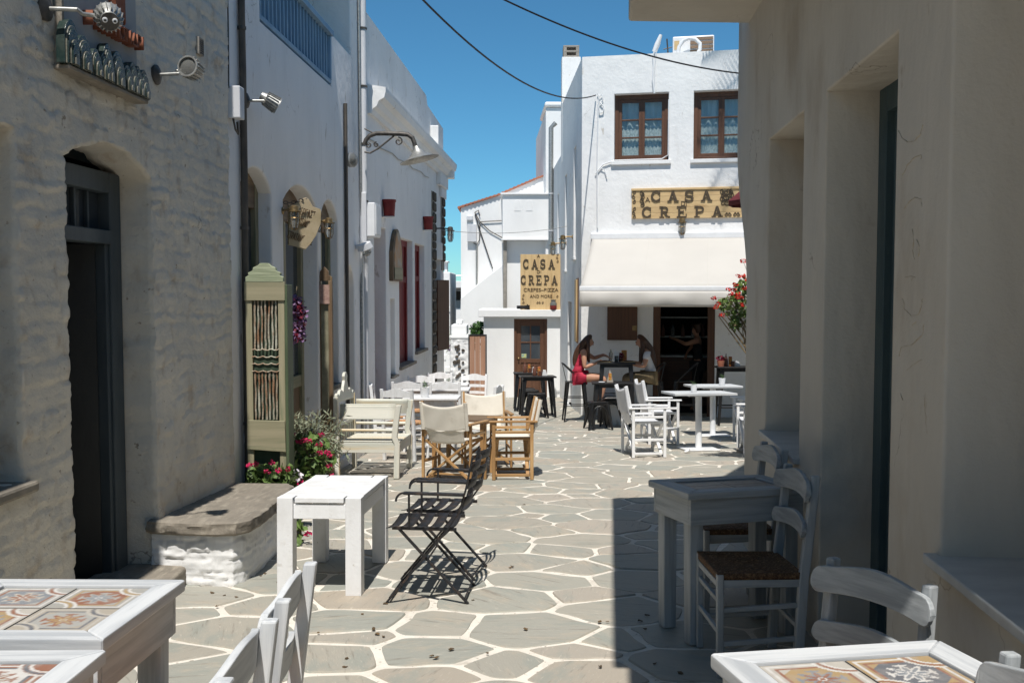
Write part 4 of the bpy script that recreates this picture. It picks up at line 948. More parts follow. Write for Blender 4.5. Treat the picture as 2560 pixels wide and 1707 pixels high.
# wide board on the facade
SG = thing('facade_sign', 'wide tan plank sign with dark slab letters on the cafe facade', 'sign', tuple(CF.pt(2.2, 3.0, 0)))
sA, zA = CF.pix(1580, 473); sB = CF.pix(1862, 473)[0]; zB = CF.pix(1580, 548)[1]
for k in range(5): FB('plank', CF, sA, sB, lerp(zB, zA - .04, k / 5) + .0015, lerp(zB, zA - .04, (k + 1) / 5) - .0015, -.045 - .001 * (k % 2), -.01, MATS['tan_x'], SG, .002)
FB('top_moulding', CF, sA - .01, sB + .01, zA - .04, zA + .005, -.065, -.01, MATS['tan_x'], SG, .008)
def row(word, px0, px1, pt, pb, fr, d, m, par, fs=1.0):
    sa, z1 = fr.pix(px0, pt); sb, _ = fr.pix(px1, pt); z0 = fr.pix(px0, pb)[1]; n = len(word); h = z1 - z0
    step = (sb - sa) / (n - .12)
    for k, ch in enumerate(word): slab_letter(ch, fr, sa + step * k, z0, step * .88 * fs, h, d, m, par)
sx = lambda c: 1340 + .3316 * c; sy = lambda c: 60 + .3316 * c
row('CASA', sx(868), sx(1355), sy(1262), sy(1345), CF, -.047, letter_m, SG, .86)
row('CREPA', sx(800), sx(1442), sy(1380), sy(1466), CF, -.047, letter_m, SG, .80)
s, z = CF.pix(sx(843), sy(1330)); set_text('A', CF, s, z, .13, -.049, letter_m, SG)
s, z = CF.pix(sx(1116), sy(1357)); set_text('DI', CF, s, z, .12, -.05, letter_m, SG)
s, z = CF.pix(sx(740), sy(1310)); scroll(CF, s, z, .09, .26, -.049, letter_m, SG, 3)
s, z = CF.pix(sx(740), sy(1430)); scroll(CF, s, z, .09, .22, -.049, letter_m, SG, 3)
s, z = CF.pix(sx(802), sy(1325)); scroll(CF, s, z, .11, .28, -.05, letter_m, SG, 4); scroll(CF, s + .01, z, .08, .24, -.05, letter_m, SG, 3)
s, z = CF.pix(sx(1437), sy(1310)); scroll(CF, s, z, .16, .28, -.05, letter_m, SG, 3); scroll(CF, s - .07, z, .12, .26, -.05, letter_m, SG, 4); scroll(CF, s + .08, z, .12, .26, -.05, letter_m, SG, 4)
s, z = CF.pix(sx(1480), sy(1440)); scroll(CF, s, z, .30, .09, -.05, letter_m, SG, 4, False)
adopt(SG)
# square board on the shed roof
S2 = thing('roof_sign', 'upright tan board sign with dark lettering standing on the shed roof', 'sign', (.5, 22.96, ST + .17))
b0 = SF.pix(1301, 700)[0]; b1 = SF.pix(1402, 700)[0]; bt = SF.pix(1301, 636)[1]; bb = ST + .172
FB('board', SF, b0, b1, bb, bt, -.04, -.0, MATS['tan_z'], S2, .003)
tx = lambda c: 1080 + .2424 * c; ty = lambda c: 400 + .2424 * c
row('CASA', tx(938), tx(1276), ty(1022), ty(1122), SF, -.042, letter_m, S2, .98)
row('CREPA', tx(914), tx(1302), ty(1188), ty(1284), SF, -.042, letter_m, S2, .98)
for body, c_, r_, sz, wd in (('A', 1098, 992, .10, None), ('DI', 1104, 1155, .10, .10), ('CREPES–PIZZA', 1122, 1341, .115, .83), ('AND MORE', 1124, 1407, .105, .53)):
    s, z = SF.pix(tx(c_), ty(r_)); set_text(body, SF, s, z, sz, -.045, ink_m, S2, wd)
for c_, r_, v in ((1293, 1015, 3), (940, 1437, 3), (1290, 1410, 1)):
    s, z = SF.pix(tx(c_), ty(r_)); scroll(SF, s, z, .075, .085 * v, -.042, ink_m, S2, v)
s, z = SF.pix(tx(1112), ty(1475)); scroll(SF, s, z, .19, .07, -.042, ink_m, S2, 3, False)
FB('back_strut', SF, b0 + .3, b0 + .34, bb, bt - .2, .0, .04, BZ, S2)
adopt(S2)
# jar and coiled hose on the shed roof
J = thing('glass_jar', 'glass jar of dark red preserve standing before the board sign', 'jar', tuple(SF.pt(SF.pix(1383, 765)[0], ST + .172, -.09)))
MB().lathe([(.075, 0), (.08, .01), (.08, .10), (.079, .102)], 14).build('contents', mat('red_preserve', (.16, .02, .015), .4), J, smooth=50)
MB().lathe([(.083, .104), (.083, .15), (.055, .19), (.055, .22), (.062, .222), (.062, .24)], 14).build('neck', lamp_glass, J, smooth=50)
HO = thing('coiled_hose', 'black coiled hose lying on the shed roof edge', 'hose', tuple(SF.pt(SF.pix(1308, 765)[0], ST + .172, -.08)))
mb = MB(); mb.tube([(.14 * cos(k * .5) * (1 + .2 * sin(k)), .05 * sin(k * .5), .02 + .012 * k / 6) for k in range(40)], .014, 6); mb.build('coil', cable_m, HO, smooth=60)
MB().tube([(.1, 0, .02), (.1, 0, .13)], .016, 6).build('nozzle', cable_m, HO)

# hanging carved sign over the arched door
HS = thing('hanging_sign', 'carved pale wooden sign with dark lettering hung by chain before the arched doorway', 'sign', tuple(LF2.pt(9.1, 2.2, -.2)))
q0 = LF2.pix(741, 530)
# board plane turned to the street so that it faces the camera side
c0_ = LF2.pt(8.95, 1.95, .12); hd = Vector((1, .62, 0)).normalized()
HF = Frame(c0_.x, c0_.y, hd.x, hd.y, 1)
k_ = lambda px, py: HF.pix(px, py)
ol = [(722, 512), (735, 512), (755, 497), (765, 494), (772, 498), (783, 517), (800, 522), (803, 527), (802, 560), (790, 590), (775, 612), (764, 624), (740, 616), (722, 612)]
ol = [k_(*p) for p in ol]
mb = MB(); mb.prism(ol, lambda u, v, d: HF.pt(u, v, d), 0, .035); mb.build('board', MATS['olive_x'].copy(), HS, .004)
tanb = mat('sign_board_paint', (.42, .34, .22), .7, (.34, .27, .16), 6, bump=.2)
bpy.data.objects['board.001' if 'board.001' in bpy.data.objects else 'board'].data.materials
HS.children[-1].data.materials[0] = tanb
for body, p, w in (('ΕΡΓΑΣΤΗΡΙ', (777, 537), 52), ('ΠΑΡΑΔΟΣΙΑΚΩΝ ΓΛΥΚΩΝ', (766, 561), 82), ('ΣΤΡΑΤΑΜΕΝΤΟΣ', (750, 597), 64)):
    s, z = k_(*p); s2 = k_(p[0] + w / 2, p[1])[0] - k_(p[0] - w / 2, p[1])[0]
    o = set_text(body, HF, s, z, .095, -.002, ink_m, HS, s2, .003)
    o.matrix_basis = o.matrix_basis @ Matrix.Rotation(radians(-9), 4, 'Z')
mb = MB()
for k in range(9):
    a = HF.pt(*k_(764, 497), .017); b = LF2.pt(8.84, 2.37, .1); p = a.lerp(b, k / 8); p.z -= .03 * sin(pi * k / 8); mb.tube([p + Vector((cos(j * pi / 4) * .022, 0 if k % 2 else sin(j * pi / 4) * .014, (sin(j * pi / 4) if k % 2 else 0) * .014)) for j in range(9)], .004, 5, cap=False)
mb.build('chain', iron_m, HS)
adopt(HS)
# ------------------------------------------------------------------ wall fixtures
def spot(name, label, base, head, aim, face=False, col=alu_m):
    t = thing(name, label, 'spotlight', tuple(base), group='wall spotlights on bent arms')
    b = Vector(base); h = Vector(head) - b; aim = Vector(aim).normalized()
    n = Vector((1, -.05, 0)).normalized(); q = n.to_track_quat('Z', 'Y').to_matrix().to_4x4()
    MB().lathe([(.06, 0), (.06, .02), (.03, .035), (0, .035)], 14, q).build('wall_plate', iron_m, t, smooth=40)
    pts = [Vector((0, 0, 0)), n * .12 + h * .15, h * .6, h]
    MB().tube(pts, .011, 8).build('arm', alu_m, t, smooth=60)
    Q = Matrix.Translation(h) @ aim.to_track_quat('Z', 'Y').to_matrix().to_4x4()
    hd_ = MB().lathe([(.0, -.11), (.03, -.11), (.045, -.06), (.055, -.05), (.062, .035), (.066, .04), (.066, .05), (.056, .05), (.054, .02)], 18, Q, cap=False).build('head', col, t, smooth=40)
    mb = MB()
    for k in range(18):
        a = 2 * pi * k / 18; d = Vector((cos(a), sin(a), 0)); mb.bar(Q @ (d * .052 + Vector((0, 0, -.07))), Q @ (d * .064 + Vector((0, 0, .035))), .005, .016, up=Q.to_3x3() @ d)
    mb.build('cooling_fins', col, hd_)
    MB().lathe([(0, .03), (.054, .03), (.054, .036), (.03, .044), (0, .046)], 16, Q, cap=False).build('lens', lamp_glass, hd_, smooth=40)
    if face:
        MB().lathe([(0, -.112), (.042, -.112), (.042, -.118), (0, -.12)], 16, Q, cap=False).build('back_cap', iron_m, hd_)
        for i in (-1, 1):
            E = Matrix.Translation(h + aim * -.118 + Vector((.002, 0, 0))) @ Matrix.Identity(4)
            side = aim.cross(Vector((0, 0, 1))).normalized(); c = h - aim * .12 + side * (.022 * i) + Vector((0, 0, .006))
            R_ = (-aim).to_track_quat('Z', 'Y').to_matrix().to_4x4()
            e = MB().lathe([(.0, 0), (.013, .001), (.012, .006), (0, .009)], 12, Matrix.Translation(c) @ R_, cap=False).build('toy_eye', white_gloss, hd_, smooth=60)
            MB().lathe([(0, .0085), (.006, .0085), (.005, .0105), (0, .011)], 10, Matrix.Translation(c) @ R_, cap=False).build('pupil', cable_m, hd_)
    return t
def wp(fr, px, py, d=0): s, z = fr.pix(px, py, d); return fr.pt(s, z, d)
hp = PX(272, 45, 4.75)
spot('wall_spotlight', 'round spotlight head with toy eyes on long arm above the panel', wp(LF1, 107, 22), hp, (-.35, .75, .35), True)
hp2 = PX(478, 172, 6.0)
spot('wall_spotlight', 'round aluminium spotlight on bent arm beside the vent', wp(LF1, 386, 188), hp2, (-.15, -.9, .1))
SPB = spot('wall_spotlight', 'short stubby spotlight on the white wall beside the dark pipe', wp(LF2, 612, 252), wp(LF2, 612, 252) + Vector((.2, .1, 0)), (.55, .2, -.35))
V = thing('vent_grille', 'small louvred vent grille high on the rubble wall', 'vent', tuple(wp(LF1, 492, 117)))
s, z = LF1.pix(492, 117)
for k in range(7): FB('slot_strip', LF1, s - .034, s + .034, z - .05 + k * .0145, z - .042 + k * .0145, -.037, -.03, dark_pipe, V, .002)  # open slots drawn as raised strips, their shade put into the dark colour
FB('plate', LF1, s - .045, s + .045, z - .058, z + .058, -.033, .02, concrete, V, .002); adopt(V)
# terracotta letters and glazed hills over the door
s0, z0 = LF1.pix(217, 55); s1, z1 = LF1.pix(337, 120)
LT = thing('terracotta_letters', 'row of small terracotta block letters fixed to the grey panel', 'lettering', tuple(LF1.pt(5.3, 3.2, -.03)))
txt = 'ΤΟ ΚΑΛΟΤΥΧΙ'
for k, ch in enumerate('Γ ΓΚΑΛΩΤΙΔΡΙ'):
    if ch == ' ': continue
    s, z = lerp(s0 + .02, s1, k / 11), lerp(z0, z1 - .0, 0)
    set_text(ch, LF1, lerp(5.02, 5.60, k / 11), LF1.pix(lerp(217, 337, k / 11), lerp(62, 122, k / 11))[1], .10, -.06, terra_m, LT, None, .028, 'letter', flip=1)
adopt(LT)
rs = random.Random(2)
hills = [(172, .20, .34), (203, .21, .27), (233, .14, .22), (252, .12, .22), (262, .15, .31), (287, .21, .29), (312, .16, .22), (325, .15, .27), (338, .12, .26), (352, .17, .25)]
for k, (px, w, h) in enumerate(hills):
    s = LF1.pix(px, 200, -.06)[0]; h *= .66; w *= .70
    t = thing('glazed_hill', ['tallest green glazed ceramic hill at the left end of the ledge', 'second green glazed ceramic hill from the left on the ledge', 'third small green glazed ceramic hill from the left on the ledge', 'fourth small green glazed ceramic hill from the left on the ledge', 'fifth green glazed ceramic hill from the left on the ledge', 'sixth green glazed ceramic hill from the left on the ledge', 'seventh low green glazed ceramic hill from the left on the ledge', 'third green glazed ceramic hill from the right on the ledge', 'second green glazed ceramic hill from the right on the ledge', 'last green glazed ceramic hill at the right end of the ledge'][k], 'ornament', tuple(LF1.pt(s, LZ + .024, -.055)), group='glazed ceramic hills on the ledge')
    t.rotation_euler = (0, 0, atan2(LF1.d[1], LF1.d[0]))
    for j, f in enumerate((1, .87, .80, .56, .49, .25)):
        dpt = .025 + .006 * j
        P = [(-w / 2 * f, .001 * j), (w / 2 * f, .001 * j)] + [(w / 2 * f * cos(pi * q / 12), h * f * .45 + h * f * .55 * sin(pi * q / 12)) for q in range(13)]
        MB().prism(P, lambda u, v, d: Vector((u, d, v)), -dpt, .02 - .002 * j).build('arch_band', green_glaze if j % 2 == 0 else pale_glaze, t, .004)
# terracotta figure on the panel top
FG = thing('terracotta_figure', 'terracotta relief figure fixed at the top of the grey panel', 'ornament', tuple(LF1.pt(5.25, 3.4, -.03)))
s, z = LF1.pix(262, 5)
mb = MB(); mb.prism([(s - .09, z + .3), (s - .02, z - .06), (s + .05, z - .14), (s + .07, z - .05), (s + .02, z + .1), (s + .03, z + .3)], lambda u, v, d: LF1.pt(u, v, d), -.075, -.028); mb.build('body', terra_m, FG, .01)
mb = MB(); mb.prism([(s + .04, z + .3), (s + .035, z + .1), (s + .085, z - .06), (s + .12, z - .1), (s + .11, z + .3)], lambda u, v, d: LF1.pt(u, v, d), -.065, -.028); mb.build('wing', terra_m, FG, .01); adopt(FG)

def pipe(name, label, fr, pts, r, m, cat='pipe', d=None, clamps=0):
    t = thing(name, label, cat, tuple(fr.pt(pts[0][0], pts[0][1], -r)))
    P = [fr.pt(s, z, (-r - .004) if len(q) == 0 else q[0]) for s, z, *q in pts]
    MB().tube(P, r, 8).build('run', m, t, smooth=60)
    for k in range(clamps):
        a = P[0].lerp(P[-1], (k + .5) / clamps); MB().tube([a - Vector((0, 0, .012)), a + Vector((0, 0, .012))], r * 1.25, 8).build('clamp', iron_m, t)
    adopt(t); return t
rs = random.Random(4)
s = LF2.pix(604, 700)[0]
pipe('dark_downpipe', 'thick dark vertical pipe at the corner of the balcony house', LF2, [(s + rs.uniform(-.008, .008), lerp(-.28, 5.9, k / 14)) for k in range(15)], .028, dark_pipe, clamps=4)
s = LF2.pix(862, 700)[0]
pipe('dark_conduit', 'thin dark conduit down the balcony house wall below the round lamp', LF2, [(s, -.4), (s, LF2.pix(861, 262)[1])], .022, dark_pipe)
s = LF2.pix(902, 700)[0]
pipe('white_downpipe', 'white painted downpipe between the balcony house and cornice house', LF2, [(s, LF2.pix(902, 575)[1]), (s, 5.9)], .045, pipe_white, clamps=5)
pipe('grey_conduit', 'slim grey conduit running down below the meter box', LF2, [(s - .06, -.4), (s - .06, 1.6), (s - .02, 2.0), (s - .05, 2.5), (s - .09, 5.5)], .016, alu_m)
MBX = thing('meter_box', 'tall white electricity box at the foot of the white downpipe', 'utility box', tuple(LF2.pt(s, 2, 0)))
a, z1 = LF2.pix(900, 482); z0 = LF2.pix(900, 607)[1]
FB('trunking', LF2, a - .06, a + .08, z0, z1, -.09, .0, pipe_white, MBX, .008)
sb_, zb1 = LF3.pix(919, 512); zb0 = LF3.pix(919, 595)[1]
FB('cabinet', LF3, 12.26, 12.62, zb0, zb1, -.16, -.0, white_gloss, MBX, .012); FB('cabinet_door', LF3, 12.29, 12.6, zb0 + .03, zb1 - .03, -.172, -.16, white_gloss, MBX, .004)
mb = MB(); mb.tube([LF2.pt(a + .01, z0, -.04), LF2.pt(a + .03, z0 - .12, -.05), LF2.pt(a + .09, z0 - .2, -.05), LF2.pt(a + .1, z0 - .5, -.04), LF2.pt(a + .1, -.4, -.04)], .035, 8); mb.build('outlet', pipe_white, MBX, smooth=60)
adopt(MBX)
JB = thing('junction_box', 'small white junction box with looped cable beside the dark pipe', 'utility box', tuple(wp(LF2, 578, 270)))
s, z = LF2.pix(583, 266); FB('case', LF2, 7.29, 7.40, z - .12, z + .12, -.11, -.013, pipe_white, JB, .008)
mb = MB(); mb.tube([LF2.pt(7.31, z - .12, -.05), LF2.pt(7.33, z - .2, -.06), LF2.pt(7.42, z - .22, -.05), LF2.pt(7.40, z - .13, -.05)], .008, 6); mb.tube([LF2.pt(7.28, z + .1, -.03), LF2.pt(7.29, z + .6, -.03), LF2.pt(7.275, z + 1.3, -.03), LF2.pt(7.29, 4.6, -.03)], .006, 6); mb.build('cable', iron_m, JB); adopt(JB)
RL = thing('round_wall_lamp', 'round bulkhead lamp on the dark conduit', 'lamp', tuple(wp(LF2, 864, 400)))
p = wp(LF2, 864, 400); q = Vector((.9, -.5, 0)).normalized().to_track_quat('Z', 'Y').to_matrix().to_4x4()
MB().lathe([(.0, -.03), (.085, -.03), (.09, .02), (.075, .03)], 18, q, cap=False).build('rim', alu_m, RL, smooth=40); MB().lathe([(.075, .028), (.06, .05), (0, .062)], 18, q, cap=False).build('lens', lamp_glass, RL, smooth=60)
for c in RL.children: c.location = (.07, 0, 0)
MB().bar((-.0, 0, -.01), (.07, 0, -.01), .03).build('bracket', iron_m, RL)
SS = thing('corner_flood_lamp', 'small caged lamp under the white meter box', 'lamp', tuple(wp(LF2, 888, 622)))
q = Vector((.3, .3, -1)).normalized().to_track_quat('Z', 'Y').to_matrix().to_4x4()
MB().lathe([(.02, -.08), (.09, -.07), (.1, .0), (.085, .01)], 14, Matrix.Translation((.12, .04, 0)) @ q).build('shade', pipe_white, SS, smooth=40); MB().lathe([(.06, 0), (.06, .06), (.03, .09), (0, .09)], 12, Matrix.Translation((.12, .04, 0)) @ q, cap=False).build('globe', lamp_glass, SS, smooth=40); MB().bar((0, 0, .02), (.12, .04, .05), .05).build('bracket', pipe_white, SS)

def lantern(t, c, out, r=.062, h=.21, m=brass_m, k=1.0):
    """ship-type bulkhead lantern hanging from a bracket arm; c = top cap centre, out = arm root"""
    c = Vector(c); T = Matrix.Translation(c)
    MB().lathe([(.0, .07), (.028, .066), (.05, .05), (.056, .0), (.085, -.004), (.085, -.016), (.05, -.018)], 18, T, cap=False).build('cap', m, t, smooth=40)
    MB().lathe([(.047, -.018), (.05, -.05), (.05, -.15), (.038, -h), (.0, -h - .012)], 16, T, cap=False).build('globe', lamp_glass, t, smooth=50)
    mb = MB()
    for k in range(6):
        a = 2 * pi * k / 6; d = Vector((cos(a), sin(a), 0)); mb.tube([c + d * .06 + Vector((0, 0, -.015)), c + d * .06 + Vector((0, 0, -.16)), c + d * .04 + Vector((0, 0, -h - .01)), c + Vector((0, 0, -h - .025))], .0045, 5)
    mb.tube([c + Vector((cos(k * pi / 8) * .061, sin(k * pi / 8) * .061, -.09)) for k in range(17)], .0045, 5, cap=False); mb.build('cage', m, t)
    MB().tube([Vector(out), Vector(out).lerp(c, .5) + Vector((0, 0, .02)), c + Vector((0, 0, .02))], .014, 7).build('arm', m, t, smooth=60)
    q = (c - Vector(out)); q.z = 0; q = q.normalized().to_track_quat('Z', 'Y').to_matrix().to_4x4()
    MB().lathe([(.045, 0), (.045, .012), (.02, .02), (0, .02)], 12, Matrix.Translation(Vector(out)) @ q).build('wall_plate', m, t)
def lantern_at(label, fr, px, py, d, rootpx):
    cap = PX(px, py, fr.pt(fr.pix(rootpx[0], rootpx[1])[0], 0).y - 0.0); s, z = fr.pix(*rootpx); root = fr.pt(s, z, 0)
    n = Vector((-fr.n[0], -fr.n[1], 0)); c = root + n * d; c.z = z
    t = thing('wall_lantern', label, 'lantern', tuple(root), group='brass cage lanterns'); lantern(t, (c - root) / .74, (0, 0, 0)); t.scale = (.74, .74, .74); return t
lantern_at('brass cage lantern on the left of the hanging carved sign', LF2, 730, 520, .11, (706, 527))
lantern_at('brass cage lantern on the right of the hanging carved sign', LF2, 820, 560, .11, (796, 556))
s, z = CF.pix(1705, 556); t = thing('wall_lantern', 'brass cage lantern under the wide plank sign', 'lantern', tuple(CF.pt(s, z, 0)), group='brass cage lanterns'); lantern(t, (-.02, -.13, .0), (0, 0, .0))
for px, py, nm in ((1388, 612, 'farther of the two brass lanterns on the lane side of the cafe house'), (1413, 596, 'nearer of the two brass lanterns on the lane side of the cafe house')):
    Y = 21.3 if px < 1400 else 19.8; s = CS.sY(Y); z = PX(px, py, Y).z; root = CS.pt(s, z, 0); xx = PX(px, py, Y).x
    t = thing('wall_lantern', nm, 'lantern', tuple(root), group='brass cage lanterns'); lantern(t, (min(-.16, xx - root.x - .05), 0, 0), (0, 0, .03))
s = 18.55; root = LF3.pt(18.9, 2.72, 0); t = thing('wall_lantern', 'black cage lantern on the rubble corner of the cornice house', 'lantern', tuple(root), group='brass cage lanterns'); lantern(t, (.28, 0, 0), (0, 0, .03), m=iron_m)

# swan-neck street lamp with scrolls
SL_ = thing('street_lamp', 'swan-neck wall lamp with scrolled iron bracket and cone shade', 'lamp', tuple(LF2.pt(12.1, 3, 0)))
Yl = 12.05
def lp(px, py): return PX(px, py, Yl)
arm = [(911, 362), (915, 350), (924, 340), (940, 334), (970, 334), (1000, 335), (1020, 337), (1031, 345), (1036, 358), (1038, 368)]
MB().tube([lp(*p) for p in arm], .028, 8).build('neck', iron_m, SL_, smooth=60)
a = lp(1040, 366); MB().lathe([(.04, 0), (.05, -.03), (.09, -.09), (.15, -.14), (.25, -.17), (.25, -.175), (.14, -.135)], 20, Matrix.Translation(a) @ Matrix.Rotation(radians(-14), 4, 'Y'), cap=False).build('shade', alu_m, SL_, smooth=50)
mb = MB(); mb.tube([lp(911, 380), lp(925, 383), lp(945, 372), lp(985, 340)], .012, 6)
for cx, cy, r0, sg in ((996, 354, 11, 1), (941, 362, 7, -1), (921, 364, 7, 1)):
    mb.tube([lp(cx + sg * r0 * (1 - q / 16) * cos(q * .6 - 1.6), cy + r0 * (1 - q / 16) * sin(q * .6 - 1.6)) for q in range(14)], .009, 5)
mb.tube([lp(911, 322), lp(938, 336)], .009, 5); mb.build('scrollwork', iron_m, SL_); adopt(SL_)
# cable under the cornice
pipe('eave_cable', 'thin drooping cable strung under the cornice', LF3, [(12.5 + k * .45, lerp(3.5, 3.62, k / 12) + .02 * sin(k * 2.1)) for k in range(13)], .008, alu_m, 'cable')
# red wall pots
for k, (px, py) in enumerate(((957, 520), (1058, 558))):
    s, z = LF3.pix(px, py); t = thing('wall_pot', ('nearer', 'farther')[k] + ' dark red half pot fixed high on the cornice house', 'pot', tuple(LF3.pt(s, z, 0)), group='red wall pots')
    T = Matrix.Translation((.09, 0, 0)); MB().lathe([(.0, -.12), (.075, -.12), (.088, .08), (.098, .083), (.098, .115), (.088, .115), (.08, .0), (0, 0)], 18, T, cap=False).build('bowl', red_pot, t, smooth=40)
    MB().box((.08, 0, -.127), (.16, .16, .014)).build('tray', white_wall, t, .004)
# icon panel
IC = thing('icon_panel', 'small arched devotional relief panel on the cornice house wall', 'panel', tuple(LF3.pt(14.4, 1.7, 0)))
s0, zb = LF3.pix(973, 700); s1 = LF3.pix(997, 700)[0]; zt = LF3.pix(985, 573)[1]; zb = LF3.pix(985, 703)[1]
P = [(s0, zb), (s1, zb), (s1, lerp(zb, zt, .55))] + [(lerp(s1, s0, q / 8), lerp(zb, zt, .55 + .45 * sin(pi * q / 8) ** .8)) for q in range(1, 8)] + [(s0, lerp(zb, zt, .55))]
MB().prism(P, lambda u, v, d: LF3.pt(u, v, d), -.06, 0).build('frame', MATS['oldwood_z'], IC, .008)
P2 = [((u - (s0 + s1) / 2) * .8 + (s0 + s1) / 2, (v - zb) * .88 + zb + .05) for u, v in P]
MB().prism(P2, lambda u, v, d: LF3.pt(u, v, d), -.068, -.058).build('relief', mat('icon_relief', (.36, .32, .27), .7, (.42, .24, .12), 5, bump=.6, bscale=25), IC, .004)
FB('plaque', LF3, s0 + .06, s1 - .06, zb + .03, zb + .2, -.075, -.066, MATS['olive_y'], IC, .004); adopt(IC)

# ------------------------------------------------------------------ awning
AW = thing('awning', 'cream cloth awning with white front bar over the cafe entrance', 'awning', tuple(CF.pt(2, 2.5, 0)))
aw0 = CF.pix(1482, 596); az = aw0[1]; s_l = aw0[0]; s_r = s_l + 4.2; PR = 1.75; fz = PX(1437, 717, 16.35).z
n = 24
mb = MB(); mb.grid(lambda u, v: CF.pt(lerp(s_l, s_r, u), lerp(az, fz, v) - .03 * sin(pi * v) - .012 * sin(pi * v) * sin(u * 12.6) ** 2, -.08 - v * PR), 48, 12); mb.build('cloth', awning_m, AW, smooth=180, solid=.004)
FB('front_bar', CF, s_l - .01, s_r + .01, fz - .07, fz + .01, -.08 - PR - .05, -.08 - PR + .005, white_gloss, AW, .012)
mb = MB(); mb.grid(lambda u, v: CF.pt(lerp(s_l, s_r, u), fz - .07 - .26 * v, -.137 - PR + .012 * sin(u * 60) * v - .03 * sin(pi * v) * (1 + .4 * sin(u * 23))), 60, 6); mb.build('valance', awning_m, AW, smooth=180, solid=.003)
for k in range(1, 4):
    u = k / 4; MB().tube([CF.pt(lerp(s_l, s_r, u) + .004 * sin(v * 9), lerp(az, fz, v) - .03 * sin(pi * v) + .003, -.08 - v * PR) for v in [q / 12 for q in range(13)]], .005, 5, flat=.5).build('seam', awning_m, AW, smooth=60)
FB('cassette', CF, s_l - .03, s_r + .03, az - .03, az + .09, -.12, .0, white_gloss, AW, .015)
for u in (.12, .6):
    s = lerp(s_l, s_r, u); MB().tube([CF.pt(s, az - .06, -.05), CF.pt(s + .55, (az + fz) / 2 - .1, -.08 - PR * .5), CF.pt(s, fz - .04, -.08 - PR)], .022, 8).build('folding_arm', white_gloss, AW)
adopt(AW)

# ------------------------------------------------------------------ roof gear on the cafe house, cables
AC = thing('air_conditioner', 'white air conditioning unit with looped pipe on the cafe roof', 'air conditioner', tuple(CF.pt(2.6, TOP, .4)))
p0 = CF.pix(1680, 130)[0]; p1 = CF.pix(1768, 130)[0]
FB('case', CF, p0, p0 + .75, TOP, TOP + .36, .3, .62, white_gloss, AC, .02)
for k in range(4): FB('grille_slat', CF, p0 + .32, p0 + .73, TOP + .05 + k * .075, TOP + .105 + k * .075, .285, .3, mat('grille_brown%d' % k, (.22, .15, .10), .7) if k == 0 else MATS['grille_brown0'], AC, .003)
FB('side_label', CF, p0 + .03, p0 + .12, TOP + .12, TOP + .28, .292, .3, MATS['tan_x'], AC, 0)
mb = MB(); P = [CF.pt(CF.pix(x, y)[0], CF.pix(x, y)[1], .18) for x, y in ((1694, 130), (1697, 112), (1708, 96), (1722, 90), (1738, 92), (1750, 103), (1750, 118), (1744, 128))]
mb.tube(P, .035, 8); mb.build('pipe_loop', white_gloss, AC, smooth=60); adopt(AC)
FP = thing('flue_pipe', 'slanted white flue pipe and cable on the cafe roof edge', 'pipe', tuple(CF.pt(CF.pix(1645, 125)[0], TOP, .1)))
c = lambda x, y, d=-.03: CF.pt(CF.pix(x, y)[0], CF.pix(x, y)[1], d)
MB().tube([c(1636, 128, .05), c(1643, 110, .05), c(1652, 86, .05)], [.045, .05, .03], 8).build('flue', white_gloss, FP, smooth=60)
MB().tube([c(1637, 128), c(1633, 140), c(1634, 160), c(1632, 200), c(1636, 235)], .016, 6).build('drop_cable', white_gloss, FP); MB().tube([c(1641, 128), c(1638, 160), c(1637, 232)], .008, 5).build('thin_cable', white_gloss, FP); adopt(FP)
AN = thing('antenna_stub', 'short dark antenna stub beside the air conditioner', 'antenna', tuple(CF.pt(CF.pix(1670, 130)[0], TOP - .05, .2)))
MB().tube([(0, 0, 0), (-.03, 0, .35)], .014, 6).build('rod', iron_m, AN); MB().tube([(-.09, 0, .16), (.06, 0, .2)], .01, 6).build('cross_bar', iron_m, AN)
def cable(label, pts, r=.012):
    t = thing('overhead_cable', label, 'cable', tuple(pts[0])); MB().tube(pts, r, 6).build('wire', cable_m, t, smooth=60); adopt(t)
e = CF.pt(CF.pix(1490, 240)[0], CF.pix(1490, 240)[1], -.05); st = PX(1000, -60, 9.0)
def cat_(a, b, sag, n=24): return [a.lerp(b, k / n) - Vector((0, 0, sag * 4 * (k / n) * (1 - k / n))) for k in range(n + 1)]
cable('black cable swooping from the left down to the cafe house corner', cat_(st, e, .42), .011)
cable('black cable crossing the sky to the right above the cafe house', cat_(PX(1180, -40, 10.5), PX(1850, 184, 13.0), .16), .010)
cable('thin pale cable across the lane near the tiled roof house', cat_(LF3.pt(19.4, 2.75, -.05), CS.pt(CS.sY(20.5), 2.9, -.05), .10), .006)
bpy.data.objects['overhead_cable.002'].children[0].data.materials[0] = alu_m
CB = thing('facade_cable', 'white cable run with loops on the corner of the cafe facade', 'cable', tuple(CF.pt(.3, 3, 0)))
mb = MB()
mb.tube([c(1498, 242), c(1496, 262), c(1499, 284), c(1508, 282), c(1510, 268), c(1500, 258)], .012, 6); mb.tube([c(1494, 235), c(1498, 245), c(1505, 238), c(1508, 250), c(1502, 258)], .008, 6)
mb.tube([c(1496, 262), c(1493, 420), c(1494, 570)], .014, 6); mb.tube([c(1489, 435), c(1508, 412), c(1538, 402), c(1655, 398), c(1671, 388), c(1672, 250)], .012, 6); mb.tube([c(1500, 420), c(1512, 425), c(1518, 445)], .008, 6)
mb.build('wire', white_gloss, CB, smooth=60); adopt(CB)
DP = thing('metal_downpipe', 'shiny metal downpipe on the lane side of the cafe house', 'pipe', tuple(CS.pt(7.6, -1, 0)))
